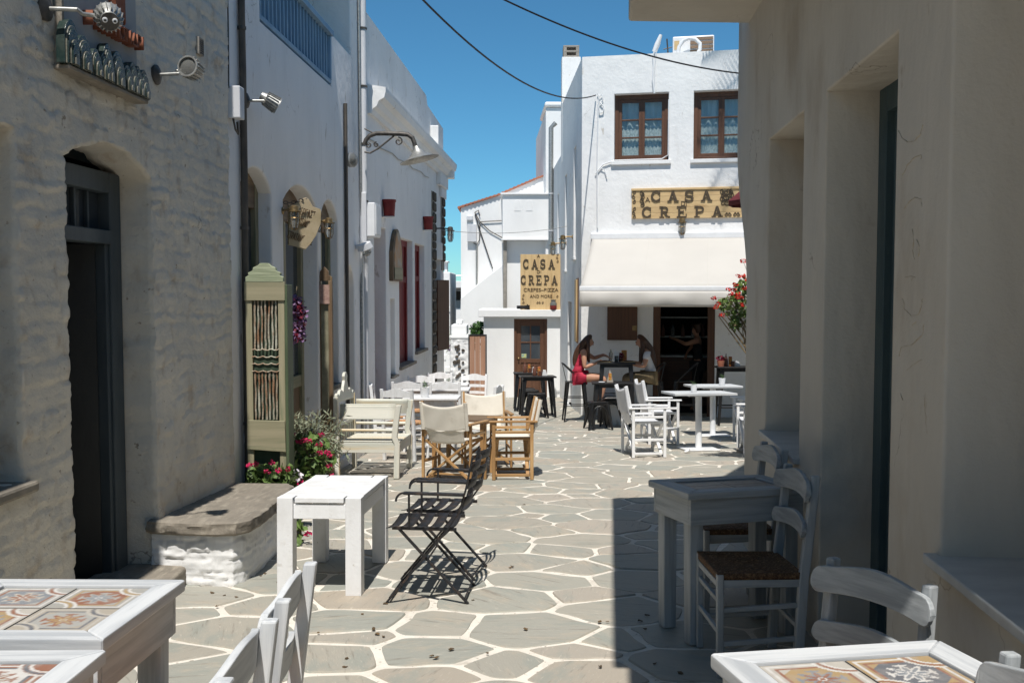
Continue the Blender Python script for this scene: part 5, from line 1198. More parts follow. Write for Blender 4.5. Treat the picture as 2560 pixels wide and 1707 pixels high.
s = CS.sY(25.2); MB().tube([CS.pt(s, -1.0, -.07), CS.pt(s, PX(1378, 320, 25.2).z, -.07), CS.pt(s, PX(1378, 308, 25.2).z, .05)], .065, 10).build('run', alu_m, DP, smooth=60)
for k in range(5): z = lerp(.2, 5, k / 5); MB().tube([CS.pt(s, z, -.07), CS.pt(s, z + .03, -.07)], .074, 10).build('clamp', pipe_white, DP)
adopt(DP)
WF = thing('wall_wires', 'drooping grey wires fixed to the white wall of the tiled roof house', 'cable', tuple(T1.pt(-.7, 2, 0)))
w = lambda x, y, d=-.04: T1.pt(T1.pix(x, y)[0], T1.pix(x, y)[1], d)
mb = MB()
for P in (((1187, 532), (1196, 526), (1200, 540)), ((1187, 532), (1200, 555), (1225, 578), (1256, 595)), ((1188, 536), (1198, 570), (1232, 672)), ((1200, 555), (1254, 552)), ((1200, 555), (1199, 600), (1192, 612), (1184, 608))): mb.tube([w(*p) for p in P], .014, 5)
mb.build('wire', iron_m, WF); adopt(WF)
# slim board on the lane side of the cafe
t = thing('menu_board', 'narrow framed tan menu board on the lane wall of the cafe house', 'board', tuple(CS.pt(.8, .5, 0)))
FB('panel', CS, .55, .85, .55, 1.75, -.05, -.02, MATS['tan_z'], t, .003); FB('frame', CS, .52, .88, .52, 1.78, -.02, -.0, BZ, t, .003); adopt(t)
# ------------------------------------------------------------------ cement tiles
tile_mat = bpy.data.materials.new('printed_cement_tile'); tile_mat.use_nodes = True
_nt = tile_mat.node_tree; _a = nd(_nt, 'ShaderNodeAttribute'); _a.attribute_name = 'print'; _b = _nt.nodes['Principled BSDF']
_tc = nd(_nt, 'ShaderNodeTexCoord'); _n = nd(_nt, 'ShaderNodeTexNoise'); _n.inputs['Scale'].default_value = 30; _n.inputs['Detail'].default_value = 6; _nt.links.new(_tc.outputs['Object'], _n.inputs['Vector'])
_m = nd(_nt, 'ShaderNodeMix', data_type='RGBA', blend_type='MIX'); _mr = nd(_nt, 'ShaderNodeMapRange'); _nt.links.new(_n.outputs['Fac'], _mr.inputs[0]); _mr.inputs[1].default_value = .45; _mr.inputs[2].default_value = .75; _mr.inputs[4].default_value = .45
_nt.links.new(_mr.outputs[0], _m.inputs[0]); _nt.links.new(_a.outputs['Color'], _m.inputs[6]); _m.inputs[7].default_value = (.36, .33, .30, 1)
_nt.links.new(_m.outputs[2], _b.inputs['Base Color']); _b.inputs['Roughness'].default_value = .5
def tile_mesh(des, w, d):
    n = 52; u, v = np.meshgrid(np.linspace(0, 1, n + 1), np.linspace(0, 1, n + 1)); u = u.ravel(); v = v.ravel()
    C = np.tile(np.array(des['bg'], float), (len(u), 1)); 
    def put(m, c): C[m] = np.array(c)
    cx, cy = u - .5, v - .5; r = np.hypot(cx, cy); th = np.arctan2(cy, cx)
    edge = np.minimum(np.minimum(u, 1 - u), np.minimum(v, 1 - v))
    put((edge > .05) & (edge < .085), des['line']); put((edge > .12) & (edge < .165), des['band'])
    dia = np.abs(cx) + np.abs(cy); inner = (np.maximum(np.abs(cx), np.abs(cy)) < .335) & (dia < .53); put(inner, des['field'])
    for a, b in ((0, 0), (1, 1), (0, 1), (1, 0)):
        q = np.hypot(u - a, v - b)
        if (a == b) or des['all']:
            put(q < .40, des['bg']); put((q > .355) & (q < .40), des['line']); put((q > .30) & (q < .345), des['band']); put((q > .25) & (q < .29), des['line'])
    pet = .165 + .075 * np.cos(8 * th) ; put(inner & (r < pet + .03), des['petal']); put(inner & (r < pet - .045), des['heart'])
    put(inner & (np.abs(r - .245) < .018) & (np.cos(4 * th) > .3), des['petal']); put(r < .05, des['line']); put(r < .028, des['heart'])
    put(edge < .012, (.12, .11, .10))
    me = bpy.data.meshes.new('tile'); t = .012
    V = [((a - .5) * w, (b - .5) * d, t) for a, b in zip(u, v)]; k = n + 1
    Fc = [(j * k + i, j * k + i + 1, (j + 1) * k + i + 1, (j + 1) * k + i) for j in range(n) for i in range(n)]
    o = len(V); V += [(-w / 2, -d / 2, 0), (w / 2, -d / 2, 0), (w / 2, d / 2, 0), (-w / 2, d / 2, 0)]
    Fc += [(o, o + 1, n, 0), (o + 1, o + 2, k * k - 1, n), (o + 2, o + 3, k * n, k * k - 1), (o + 3, o, 0, k * n)]
    me.from_pydata(V, [], Fc); at = me.color_attributes.new('print', 'FLOAT_COLOR', 'POINT')
    A = np.ones((len(V), 4)); A[:len(C), :3] = C; A[len(C):, :3] = .2; at.data.foreach_set('color', A.ravel()); me.materials.append(tile_mat); me.update(); return me
gy, bl, rs_, oc, cr_, wh, dk = (.36, .355, .33), (.22, .235, .255), (.27, .125, .08), (.37, .26, .135), (.45, .42, .37), (.58, .56, .53), (.14, .145, .16)
DES = [dict(bg=gy, line=wh, band=rs_, field=bl, petal=cr_, heart=rs_, all=False), dict(bg=(.34, .33, .30), line=wh, band=oc, field=rs_, petal=gy, heart=bl, all=False),
       dict(bg=cr_, line=wh, band=rs_, field=oc, petal=bl, heart=rs_, all=False), dict(bg=(.38, .34, .28), line=cr_, band=dk, field=gy, petal=rs_, heart=oc, all=False),
       dict(bg=oc, line=wh, band=rs_, field=dk, petal=wh, heart=bl, all=False), dict(bg=rs_, line=wh, band=dk, field=wh, petal=rs_, heart=cr_, all=True)]
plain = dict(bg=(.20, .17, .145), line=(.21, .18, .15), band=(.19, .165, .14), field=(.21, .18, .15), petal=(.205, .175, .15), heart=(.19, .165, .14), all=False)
def tile_table(label, W_, D_, H, designs, x, y, rz, wm='wash', fw=.085, leg=.075, nx=2, ny=2):
    t = thing('tiled_table', label, 'table', on_ground(x, y), rz, 'whitewashed tables with tile tops', True)
    wx, wy, wz = MATS[wm + '_x'], MATS[wm + '_y'], MATS[wm + '_z']; th = .034
    for sgn in (-1, 1):
        # mitred frame boards
        a = W_ / 2; b = D_ / 2; k = sgn
        P = [(-a, k * b), (a, k * b), (a - fw, k * (b - fw)), (-a + fw, k * (b - fw))]
        if k > 0: P = P[::-1]
        MB().prism([(p[0] * .9995, p[1]) for p in P], lambda u, v, d: Vector((u, v, d)), H - th, H).build('frame_board', wx, t, .005)
        P = [(k * a, -b), (k * a, b), (k * (a - fw), b - fw), (k * (a - fw), -b + fw)]
        if k < 0: P = P[::-1]
        MB().prism([(p[0], p[1] * .998) for p in P], lambda u, v, d: Vector((u, v, d)), H - th - .0007, H - .0007).build('frame_board', wy, t, .005)
        ins = .022
        MB().box((0, k * (b - ins - .012), H - th - .065), (W_ - 2 * ins - .002, .024, .13)).build('apron', wx, t, .003)
        MB().box((k * (a - ins - .012), 0, H - th - .065), (.024, D_ - 2 * ins - .05, .13)).build('apron', wy, t, .003)
        for j in (-1, 1): MB().bar((k * (a - ins - .012 - leg / 2), j * (b - ins - .026 - leg / 2), .0), (k * (a - ins - .012 - leg / 2), j * (b - ins - .026 - leg / 2), H - th), leg * .92, leg * .92, w2=leg, h2=leg).build('leg', wz, t, .005)
    MB().box((0, 0, H - .032), (W_ - 2 * fw + .02, D_ - 2 * fw + .02, .02)).build('tile_bed', wx, t)
    tw = (W_ - 2 * fw - .008) / nx; td = (D_ - 2 * fw - .008) / ny; q = 0
    for j in range(ny):
        for i in range(nx):
            o = mk('tile', tile_mesh(designs[q % len(designs)], tw - .004, td - .004), None, t); q += 1
            o.location = (-W_ / 2 + fw + .004 + tw * (i + .5), -D_ / 2 + fw + .004 + td * (j + .5), H - .0195)
    return t
tile_table('large whitewashed table with four patterned tiles at lower left', .62, .60, .75, [DES[2], DES[3], DES[0], DES[1]], -1.36, 2.70, radians(-1), fw=.075)
tile_table('whitewashed tiled table cut off by the lower left corner', .62, .58, .75, [DES[1], DES[0], DES[3], DES[5]], -1.315, 2.02, radians(1), fw=.075)
tile_table('whitewashed table with orange and grey tiles at lower right', .62, .60, .75, [DES[3], DES[1], DES[2], DES[4]], .845, 2.045, radians(10), fw=.08)
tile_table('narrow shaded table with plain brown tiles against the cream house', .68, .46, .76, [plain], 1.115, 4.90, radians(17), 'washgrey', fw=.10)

# ------------------------------------------------------------------ rush-seated chairs (front towards +x)
def ladder_chair(name, label, group, wm, rush, style, H=.88):
    t = thing(name, label, 'chair', (0, 0, 0), 0, group)
    if isinstance(wm, str): wx, wy, wz = MATS[wm + '_x'], MATS[wm + '_y'], MATS[wm + '_z']
    else: wx = wy = wz = wm
    S = .45; hw = .20; fx = .19; bx = -.19; w = .036
    def post(j):
        P = [(bx + .03, 0), (bx, S), (bx - .015, S + .12), (bx - .052, H)]
        mb = MB()
        for a, b in zip(P, P[1:]): pass
        vs = []
        for x, z in P: 
            ww = .022 if z < H else .019
            vs += [(x - ww, j * hw - .018, z), (x + ww, j * hw - .018, z), (x + ww, j * hw + .018, z), (x - ww, j * hw + .018, z)]
        n = len(P); fs = [(k * 4 + i, k * 4 + (i + 1) % 4, k * 4 + 4 + (i + 1) % 4, k * 4 + 4 + i) for k in range(n - 1) for i in range(4)] + [(3, 2, 1, 0), tuple(n * 4 - 4 + i for i in range(4))]
        mb.add(vs, fs).build('back_post', wz, t, .006)
    for j in (-1, 1):
        post(j)
        MB().bar((fx, j * hw * 1.05, 0), (fx, j * hw * 1.05, S + .012), .03, w2=.036).build('leg', wz, t, .005)
        MB().bar((bx + .02, j * hw, S - .03), (fx, j * hw * 1.05, S - .03), .022, .035).build('seat_rail', wx, t, .003)
        for z in (.15, .30): MB().bar((bx + .03, j * hw, z + .02), (fx, j * hw * 1.05, z), .018, .022).build('stretcher', wx, t, .003)
    MB().bar((fx, -hw, S - .035), (fx, hw, S - .035), .03, .022, up=(1, 0, 0)).build('seat_rail', wy, t, .003)
    for z in (.20, .34): MB().bar((fx, -hw, z), (fx, hw, z), .022, .018, up=(1, 0, 0)).build('stretcher', wy, t, .003)
    MB().bar((bx + .02, -hw, .22), (bx + .02, hw, .22), .022, .018, up=(1, 0, 0)).build('stretcher', wy, t, .003)
    # woven seat: four triangles dipping to the middle
    def seat(u, v):
        x = lerp(bx + .005, fx + .012, u); yy = lerp(-hw - .012, hw + .012, v) * (1 + .04 * u); e = min(u, 1 - u, v, 1 - v)
        return Vector((x, yy, S + .018 - .018 * min(1, e * 2.4) + .0028 * sin(e * 150)))
    mb = MB(); mb.grid(seat, 52, 52); base = mb.build('seat', rush, t, smooth=50, solid=.03)
    base.modifiers['solid'].offset = 1 if False else -1
    def slat(zc, h, rise, ext, bow, th=.018, front=0.0):
        n = 22; f = []; vs = []
        for k in range(n + 1):
            u = -cos(pi * k / n); yy = u * (hw + ext); z = S + .12
            xb = lerp(bx - .015, bx - .052, (zc - S - .12) / (H - S - .12)) + front - bow * (1 - u * u)
            endr = sqrt(max(0.0, 1 - max(0, (abs(u) - .86) / .14) ** 2)) if ext > 0 else 1
            top = zc + h / 2 * endr + rise * (cos(u * pi) * .5 + .5); bot = zc - h / 2 * endr + (rise * .8 * (1 - u * u) if style == 'bow' else 0)
            vs += [(xb, yy, bot), (xb + th, yy, bot), (xb + th - .006, yy, top), (xb - .006, yy, top)]
        m = n + 1; fs = [(k * 4 + i, k * 4 + (i + 1) % 4, k * 4 + 4 + (i + 1) % 4, k * 4 + 4 + i) for k in range(n) for i in range(4)] + [(3, 2, 1, 0), tuple(n * 4 + i for i in range(4))]
        MB().add(vs, fs).build('slat', wy, t, .005)
    if style == 'bow':
        slat(H - .075, .095, .03, .05, .03, .02, .034); slat(H - .245, .075, .02, .03, .03, .018, .03)
    else:
        slat(H - .065, .075, .035, -.018, .0, .018, -.005); slat(H - .19, .04, .008, -.018, 0, .016, -.005); slat(H - .30, .04, .008, -.018, 0, .016, -.005)
    return t
bow = ladder_chair('rush_chair', 'whitewashed chair with bowed slats, the farther of two at lower left', 'whitewashed rush chairs', 'wash', rush_pale, 'bow', .85)
place(bow, on_ground(-.84, 2.60), pi + radians(2))
def cp(o, label, x, y, deg, group=None): c = copy_tree(o, None, label, group); place(c, on_ground(x, y), radians(deg)); return c
cp(bow, 'whitewashed chair with bowed slats cut off by the bottom edge, left of centre', -.82, 2.03, 181)
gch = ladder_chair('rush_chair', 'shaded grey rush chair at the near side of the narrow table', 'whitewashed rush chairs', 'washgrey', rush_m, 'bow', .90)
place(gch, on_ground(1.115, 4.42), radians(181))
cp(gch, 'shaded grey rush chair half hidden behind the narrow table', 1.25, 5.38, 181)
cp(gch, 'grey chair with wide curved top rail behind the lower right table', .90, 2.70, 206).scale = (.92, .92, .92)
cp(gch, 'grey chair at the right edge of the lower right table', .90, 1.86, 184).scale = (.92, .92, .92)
G_ = 'white ladder-back chairs in the lane'
wc = ladder_chair('ladder_chair', 'white ladder-back chair with its back to us, left of the near pair', G_, chair_white, rush_pale, 'ladder', .87)
place(wc, on_ground(-1.44, 13.4), radians(88))
for lab, x, y, a in (('white ladder-back chair with its back to us, right of the near pair', -.93, 13.35, 92), ('white ladder-back chair facing us behind the left of the near pair', -1.42, 14.75, -88), ('white ladder-back chair facing us, farthest at the back of the group', -1.24, 16.0, -92),
                     ('white ladder-back chair in front of the plank door', -.66, 15.4, -100), ('white ladder-back chair turned sideways at the right of the near white table', -.40, 12.2, 168), ('white ladder-back chair turned sideways against the wall of the cornice house', -1.60, 12.5, 5),
                     ('white ladder-back chair behind the green settee', -1.30, 11.62, 70)): cp(wc, lab, x, y, a)
def white_table(label, x, y, w, d, rz=0):
    t = thing('cafe_table', label, 'table', on_ground(x, y), rz, 'white cafe tables in the lane', True)
    MB().box((0, 0, .715), (w, d, .028)).build('table_top', chair_white, t, .006); MB().box((0, 0, .655), (w - .1, d - .1, .09)).build('apron', chair_white, t, .004)
    for i in (-1, 1):
        for j in (-1, 1): MB().bar((i * (w / 2 - .07), j * (d / 2 - .07), 0), (i * (w / 2 - .07), j * (d / 2 - .07), .7), .04, w2=.05).build('leg', chair_white, t, .004)
    return t
white_table('near white table with small potted succulent beside the canvas chairs', -1.02, 12.2, .70, .62)
white_table('middle white table between the white ladder-back chairs', -1.1, 14.08, .95, .66)
white_table('farthest white table at the back of the ladder-back chairs', -1.0, 15.35, .6, .6)

# ------------------------------------------------------------------ director's chairs (front towards +x)
def director(name, label, group, wm, cv, H=.84, rails=2):
    t = thing(name, label, 'chair', (0, 0, 0), 0, group)
    if isinstance(wm, str): wx, wy, wz = MATS[wm + '_x'], MATS[wm + '_y'], MATS[wm + '_z']
    else: wx = wy = wz = wm
    hw = .265; A = .60; S = .43
    for j in (-1, 1):
        y = j * hw
        MB().bar((.20, y, 0), (.20, y, A), .036, .024, up=(0, 1, 0)).build('front_post', wz, t, .004)
        MB().bar((-.20, y, 0), (-.20, y, A), .036, .024, up=(0, 1, 0)).build('rear_post', wz, t, .004)
        MB().bar((-.20, y - j * .026, A - .12), (-.285, y - j * .026, H + .005), .034, .022, up=(0, 1, 0)).build('back_post', wz, t, .004)
        MB().bar((-.26, y, A + .011), (.25, y, A + .011), .052, .022).build('armrest', wx, t, .006)
        MB().bar((-.2, y, A - .10), (.2, y, A - .10), .02, .03).build('side_rail', wx, t, .003)
        MB().bar((-.2, y, .22), (.2, y, .22), .02, .032).build('side_rail', wx, t, .003)
        MB().bar((-.21, j * .225, S), (.21, j * .225, S), .026, .03).build('seat_rail', wx, t, .004)
        MB().bar((-.18, j * .235, .045), (.18, j * .235, .045), .022, .03).build('foot_rail', wx, t, .004)
        for x in (.172, -.172):
            xo = x + j * .012
            MB().bar((xo, j * .24, .05), (xo, -j * .225, S - .005), .022, .036, up=(1, 0, 0)).build('cross_leg', wy, t, .003)
    MB().bar((-.15, -.2, .09), (-.15, .2, .09), .02).build('brace', wy, t, .003)
    mb = MB(); mb.grid(lambda u, v: Vector((lerp(-.2, .2, u), lerp(-.235, .235, v), S + .018 - .03 * sin(pi * v) * (1 - .3 * abs(2 * u - 1)))), 10, 14); mb.build('seat_sling', cv, t, smooth=180, solid=.004)
    def bk(u, v):
        z0 = .56; z1 = H; s = 2 * u - 1; xx = lerp(-.235, -.292, v) - .035 * (1 - s * s)
        return Vector((xx + .002 * sin(u * 13 + v * 6), s * (hw - .012), lerp(z0 - .03 * (1 - s * s), z1 - .05 * (1 - s * s) ** .9, v)))
    mb = MB(); mb.grid(bk, 24, 10); bsl = mb.build('back_sling', cv, t, smooth=180, solid=.006)
    for j in (-1, 1): MB().tube([(-.24, j * (hw - .02), .555), (-.295, j * (hw - .02), H - .002)], .021, 8).build('sling_hem', cv, bsl, smooth=60)
    # lower flap joining back and seat
    mb = MB(); mb.grid(lambda u, v: Vector((lerp(-.19, -.245, v) - .03 * (1 - (2 * u - 1) ** 2), (2 * u - 1) * lerp(.20, .235 if v > .9 else lerp(.185, .215, v), v), lerp(S - .01, .56, v) - .012 * sin(pi * u))), 14, 6); mb.build('lower_flap', cv, t, smooth=180, solid=.004)
    return t
wd = director('director_chair', 'teak director chair with cream canvas, its back turned to us', 'teak director chairs round the teak table', 'teak', canvas_m)
place(wd, on_ground(-.60, 9.93), radians(70))
cp(wd, 'teak director chair with cream canvas facing us behind the teak table', -.30, 11.1, -82)
cp(wd, 'teak director chair seen from its side at the right of the teak table', -.01, 10.25, 184)
tt = thing('teak_table', 'small dark teak table between the cream canvas chairs', 'table', on_ground(-.52, 10.52), radians(-14), None, True)
for k in range(6): MB().box((0, -.27 + k * .108, .60), (.66, .104, .022)).build('top_slat', MATS['oldwood_x'], tt, .004)
for i in (-1, 1):
    MB().box((i * .28, 0, .57), (.03, .6, .035)).build('top_batten', MATS['teak_y'], tt, .003)
    for j in (-1, 1): MB().bar((i * .27, j * .25, 0), (i * .27, j * .25, .58), .045).build('leg', MATS['teak_z'], tt, .004)
G_ = 'white director chairs on the cafe terrace'
wdc = director('director_chair', 'white director chair nearest us on the cafe terrace, facing right', G_, white_paint, canvas_w, .88)
place(wdc, on_ground(1.66, 12.05), radians(8))
for lab, x, y, a in (('white director chair behind the nearest one, facing right', 2.08, 13.45, 4), ('white director chair facing left, half hidden by the cream house corner', 3.14, 12.2, 176), ('farther white director chair facing left behind the cream house corner', 3.42, 13.6, 178)): cp(wdc, lab, x, y, a)
def pedestal(label, x, y, w, d, rz):
    t = thing('pedestal_table', label, 'table', on_ground(x, y), rz, 'white pedestal tables on the cafe terrace', True)
    for k in range(4): MB().box((0, -d / 2 + d * (k + .5) / 4, .745), (w, d / 4 - .003, .03)).build('top_board', MATS['wash_x'], t, .004)
    MB().lathe([(.042, .02), (.042, .71)], 16).build('column', white_gloss, t, smooth=40); MB().box((0, 0, .012), (.46, .40, .018)).build('base_plate', white_gloss, t, .004); MB().box((0, 0, .72), (.34, .3, .02)).build('top_plate', white_gloss, t, .003)
    return t
pedestal('nearer white pedestal table with potted cactus on the terrace', 2.47, 12.62, .84, .62, radians(8)); pedestal('farther white pedestal table with potted cactus on the terrace', 3.02, 14.35, .74, .62, radians(4))

# ------------------------------------------------------------------ folding bistro chairs of iron strap
def bistro(label):
    t = thing('bistro_chair', label, 'chair', (0, 0, 0), 0, 'black folding iron chairs by the white table'); m = rust_metal
    for j in (-1, 1):
        y = j * .205
        MB().bar((.235, y, 0), (-.10, y, .40), .012, .026, up=(0, 1, 0)).build('long_leg', m, t, .002)
        P = [(-.10, y, .40), (-.185, y, .52), (-.225, y, .66), (-.262, y, .84)]
        mb = MB()
        for a, b in zip(P, P[1:]): mb.bar(a, b, .010, .024, up=(0, 1, 0))
        mb.build('back_post', m, t)
        MB().bar((-.235, y * .93, 0), (.17, y * .93, .43), .012, .026, up=(0, 1, 0)).build('short_leg', m, t, .002)
        MB().bar((-.17, y, .425), (.20, y, .43), .008, .02).build('seat_rail', m, t, .002)
        MB().bar((-.215, y * 1.08, .625), (.13, y * 1.08, .632), .034, .016).build('armrest', m, t, .003)
        mb = MB(); Q = [(.13 + .045 * sin(k * .22), y * 1.08, .632 - .05 * (1 - cos(k * .22))) for k in range(8)]
        for a, b in zip(Q, Q[1:]): mb.bar(a, b, .012, .006, up=(0, 1, 0))
        mb.build('arm_scroll', m, t)
        MB().bar((.10, y * 1.05, .43), (.10, y * 1.08, .63), .01, .022, up=(0, 1, 0)).build('arm_post', m, t, .002)
    for k in range(5):
        x = .205 - k * .082
        def sl(u, v, x=x): s = 2 * u - 1; return Vector((x + (v - .5) * .056, s * .215, .438 - .018 * (1 - s * s) - (.02 * max(0, (v - .6)) if k == 0 else 0)))
        MB().grid(sl, 8, 1).build('seat_slat', m, t, smooth=180, solid=.004)
    for k in range(3):
        z = .58 + k * .10; x = lerp(-.2, -.258, (z - .58) / .24)
        MB().grid(lambda u, v: Vector((x - .03 * (1 - (2 * u - 1) ** 2) - .01 * v, (2 * u - 1) * .205, z + (v - .5) * .055)), 8, 1).build('back_slat', m, t, smooth=180, solid=.004)
    for x, z in ((.215, .03), (-.215, .03), (0.0, .245)): MB().tube([(x, -.2, z), (x, .2, z)], .006, 6).build('cross_rod', m, t)
    return t
bc = bistro('nearer of two black folding iron chairs beside the white table'); place(bc, on_ground(-.47, 5.58), radians(176))
cp(bc, 'farther of two black folding iron chairs beside the white table', -.43, 6.10, 171)

# ------------------------------------------------------------------ chunky white table
wt = thing('parsons_table', 'low chunky white wooden table in sunlight beside the black chairs', 'table', on_ground(-1.11, 5.99), radians(-2.8), None, True)
W_, D_, H = .50, .90, .575
for i in (-1, 1):
    for j in (-1, 1): MB().box((i * (W_ / 2 - .047), j * (D_ / 2 - .047), H / 2), (.094, .094, H)).build('leg', white_paint, wt, .004)
MB().box((0, 0, H - .016), (W_ - .010, D_ - .195, .032)).build('table_top', white_paint, wt, .003); MB().box((0, 0, H - .0165), (W_ - .21, D_ - .012, .031)).build('table_top', white_paint, wt, .003)
for j in (-1, 1): MB().box((0, j * (D_ / 2 - .03), H - .085), (W_ - .19, .03, .085)).build('apron', white_paint, wt, .003)
for i in (-1, 1): MB().box((i * (W_ / 2 - .03), 0, H - .085), (.03, D_ - .19, .085)).build('apron', white_paint, wt, .003)

# ------------------------------------------------------------------ green settee (front towards +x)
ge = thing('green_settee', 'weathered pale green slatted settee with carved back against the white house', 'settee', on_ground(-1.50, 10.50), radians(-3), None, True)
gx, gy_, gz_ = MATS['green_x'], MATS['green_y'], MATS['green_z']
hw = .42; fx = .31; bx = -.33; S = .38
for j in (-1, 1):
    y = j * hw
    P = [(fx - .01, 0), (fx, S - .02), (fx - .03, S + .06), (fx - .01, .62), (fx + .015, .78)]
    mb = MB(); vs = []
    for x, z in P: vs += [(x - .03, y - .025, z), (x + .03, y - .025, z), (x + .03, y + .025, z), (x - .03, y + .025, z)]
    n = len(P); mb.add(vs, [(k * 4 + i, k * 4 + (i + 1) % 4, k * 4 + 4 + (i + 1) % 4, k * 4 + 4 + i) for k in range(n - 1) for i in range(4)] + [(3, 2, 1, 0), tuple(n * 4 - 4 + i for i in range(4))]).build('front_post', gz_, ge, .008)
    MB().bar((bx, y, 0), (bx - .02, y, .86), .05, .05).build('back_post', gz_, ge, .006)
    # rolled arm
    MB().grid(lambda u, v: Vector((lerp(bx + .025, fx - .02, v), y + j * .015 * cos(u * 4.2) - j * .01, .70 + .075 * sin(lerp(-1.4, 1.9, u)))), 14, 6).build('rolled_arm', gx, ge, smooth=180, solid=.03)
    MB().tube([(bx + .02, y, .51), (fx - .025, y, .51)], .017, 10).build('arm_rail', gx, ge, smooth=60)
    MB().bar((bx + .025, y, S - .055), (fx - .03, y, S - .055), .026, .105).build('side_apron', gx, ge, .004)
MB().bar((fx - .0, -hw + .025, S - .055), (fx - .0, hw - .025, S - .055), .105, .026, up=(1, 0, 0)).build('front_apron', gy_, ge, .004)
MB().bar((bx, -hw + .025, S - .055), (bx, hw - .025, S - .055), .09, .026, up=(1, 0, 0)).build('rear_apron', gy_, ge, .004)
for k in range(9):
    y = lerp(-hw + .06, hw - .06, k / 8); MB().bar((bx + .03, y, S + .008), (fx + .02, y, S + .008), .056, .018).build('seat_slat', gx, ge, .004)
MB().bar((bx - .012, -hw + .025, .56), (bx - .012, hw - .025, .56), .035, .03, up=(1, 0, 0)).build('back_rail', gy_, ge, .004)
for k in range(7): y = lerp(-hw + .09, hw - .09, k / 6); MB().bar((bx - .01, y, S), (bx - .012, y, .55), .02, .02).build('back_spindle', gz_, ge, .003)
cp_ = [(-hw, .80), (hw, .80), (hw, .88), (hw - .05, .90), (hw - .10, .87), (hw - .15, .92), (hw - .22, .93), (.13, .90), (.10, .96), (.06, 1.02), (.075, 1.07), (.03, 1.11), (-.03, 1.11), (-.075, 1.07), (-.06, 1.02), (-.10, .96), (-.13, .90), (-hw + .22, .93), (-hw + .15, .92), (-hw + .10, .87), (-hw + .05, .90), (-hw, .88)]
MB().prism([(a, b - .0) for a, b in cp_], lambda u, v, d: Vector((d, u, v)), bx - .035, bx - .002).build('carved_crest', gy_, ge, .006)

# ------------------------------------------------------------------ black sheet-metal tables, stools and high chairs
def metal_table(label, x, y, rz, w=.66, H=.75, grp='black metal cafe tables'):
    t = thing('metal_table', label, 'table', on_ground(x, y), rz, grp, True); m = black_metal
    MB().box((0, 0, H - .014), (w, w, .028)).build('table_top', m, t, .008, seg=3)
    MB().box((0, 0, H - .055), (w - .12, w - .12, .055)).build('apron', m, t, .004)
    for i in (-1, 1):
        for j in (-1, 1): MB().bar((i * w * .47, j * w * .47, 0), (i * (w / 2 - .085), j * (w / 2 - .085), H - .03), .038, .038, w2=.075, h2=.075).build('leg', m, t, .008)
    if H > .9:
        for j in (-1, 1): MB().bar((-w * .42, j * w * .42, .30), (w * .42, j * w * .42, .30), .02, .025).build('foot_rail', m, t, .003)
    return t
def stool_proto(label, H=.45, w=.31, grp='low black metal stools'):
    t = thing('metal_stool', label, 'stool', (0, 0, 0), 0, grp); m = black_metal
    def seat(u, v):
        a, b = 2 * u - 1, 2 * v - 1; k = .5 * w; return Vector((a * k, b * k, H - .012 * (1 - (1 - abs(a) ** 6) * (1 - abs(b) ** 6))))
    MB().grid(seat, 14, 14).build('seat', m, t, smooth=60, solid=.004)
    MB().box((0, 0, H - .035), (w - .012, w - .012, .045)).build('seat_skirt', m, t, .01, seg=3)
    for i in (-1, 1):
        for j in (-1, 1): MB().bar((i * w * .62, j * w * .62, 0), (i * (w / 2 - .045), j * (w / 2 - .045), H - .03), .026, .026, w2=.078, h2=.078).build('leg', m, t, .008)
    for s in (-1, 1):
        mb = MB(); Q = [(s * w * .5, w * .40 * sin(a), .23 + (H - .30) * cos(a) ** .8 if cos(a) > 0 else .23) for a in np.linspace(-1.5, 1.5, 9)]; mb.tube(Q, .009, 6); mb.build('brace', m, t)
        mb = MB(); Q = [(w * .40 * sin(a), s * w * .5, .23 + (H - .30) * cos(a) ** .8 if cos(a) > 0 else .23) for a in np.linspace(-1.5, 1.5, 9)]; mb.tube(Q, .009, 6); mb.build('brace', m, t)
    return t
metal_table('nearer of two black metal tables before the brown shed door', .47, 17.75, radians(3), .66); metal_table('farther of two black metal tables before the brown shed door', .36, 19.2, radians(1), .66)
st = stool_proto('low black stool nearest us under the left black tables'); place(st, on_ground(.45, 17.45), radians(5))
cp(st, 'low black stool in the middle under the left black tables', .36, 18.42, 2); cp(st, 'low black stool farthest back under the left black tables', .30, 19.0, 0)
metal_table('low black metal table in front of the seated pair', 1.62, 15.45, radians(-4), .66)
cp(st, 'low black stool at the left of the table before the seated pair', 1.38, 15.3, 8); cp(st, 'low black stool tucked behind the table before the seated pair', 1.66, 15.9, -5)
metal_table('tall black metal table at which the two people eat', 1.83, 16.75, radians(-6), .66, 1.03)
metal_table('black metal table with flower pot near the cream house corner', 3.78, 16.15, radians(-6), .66, .98)
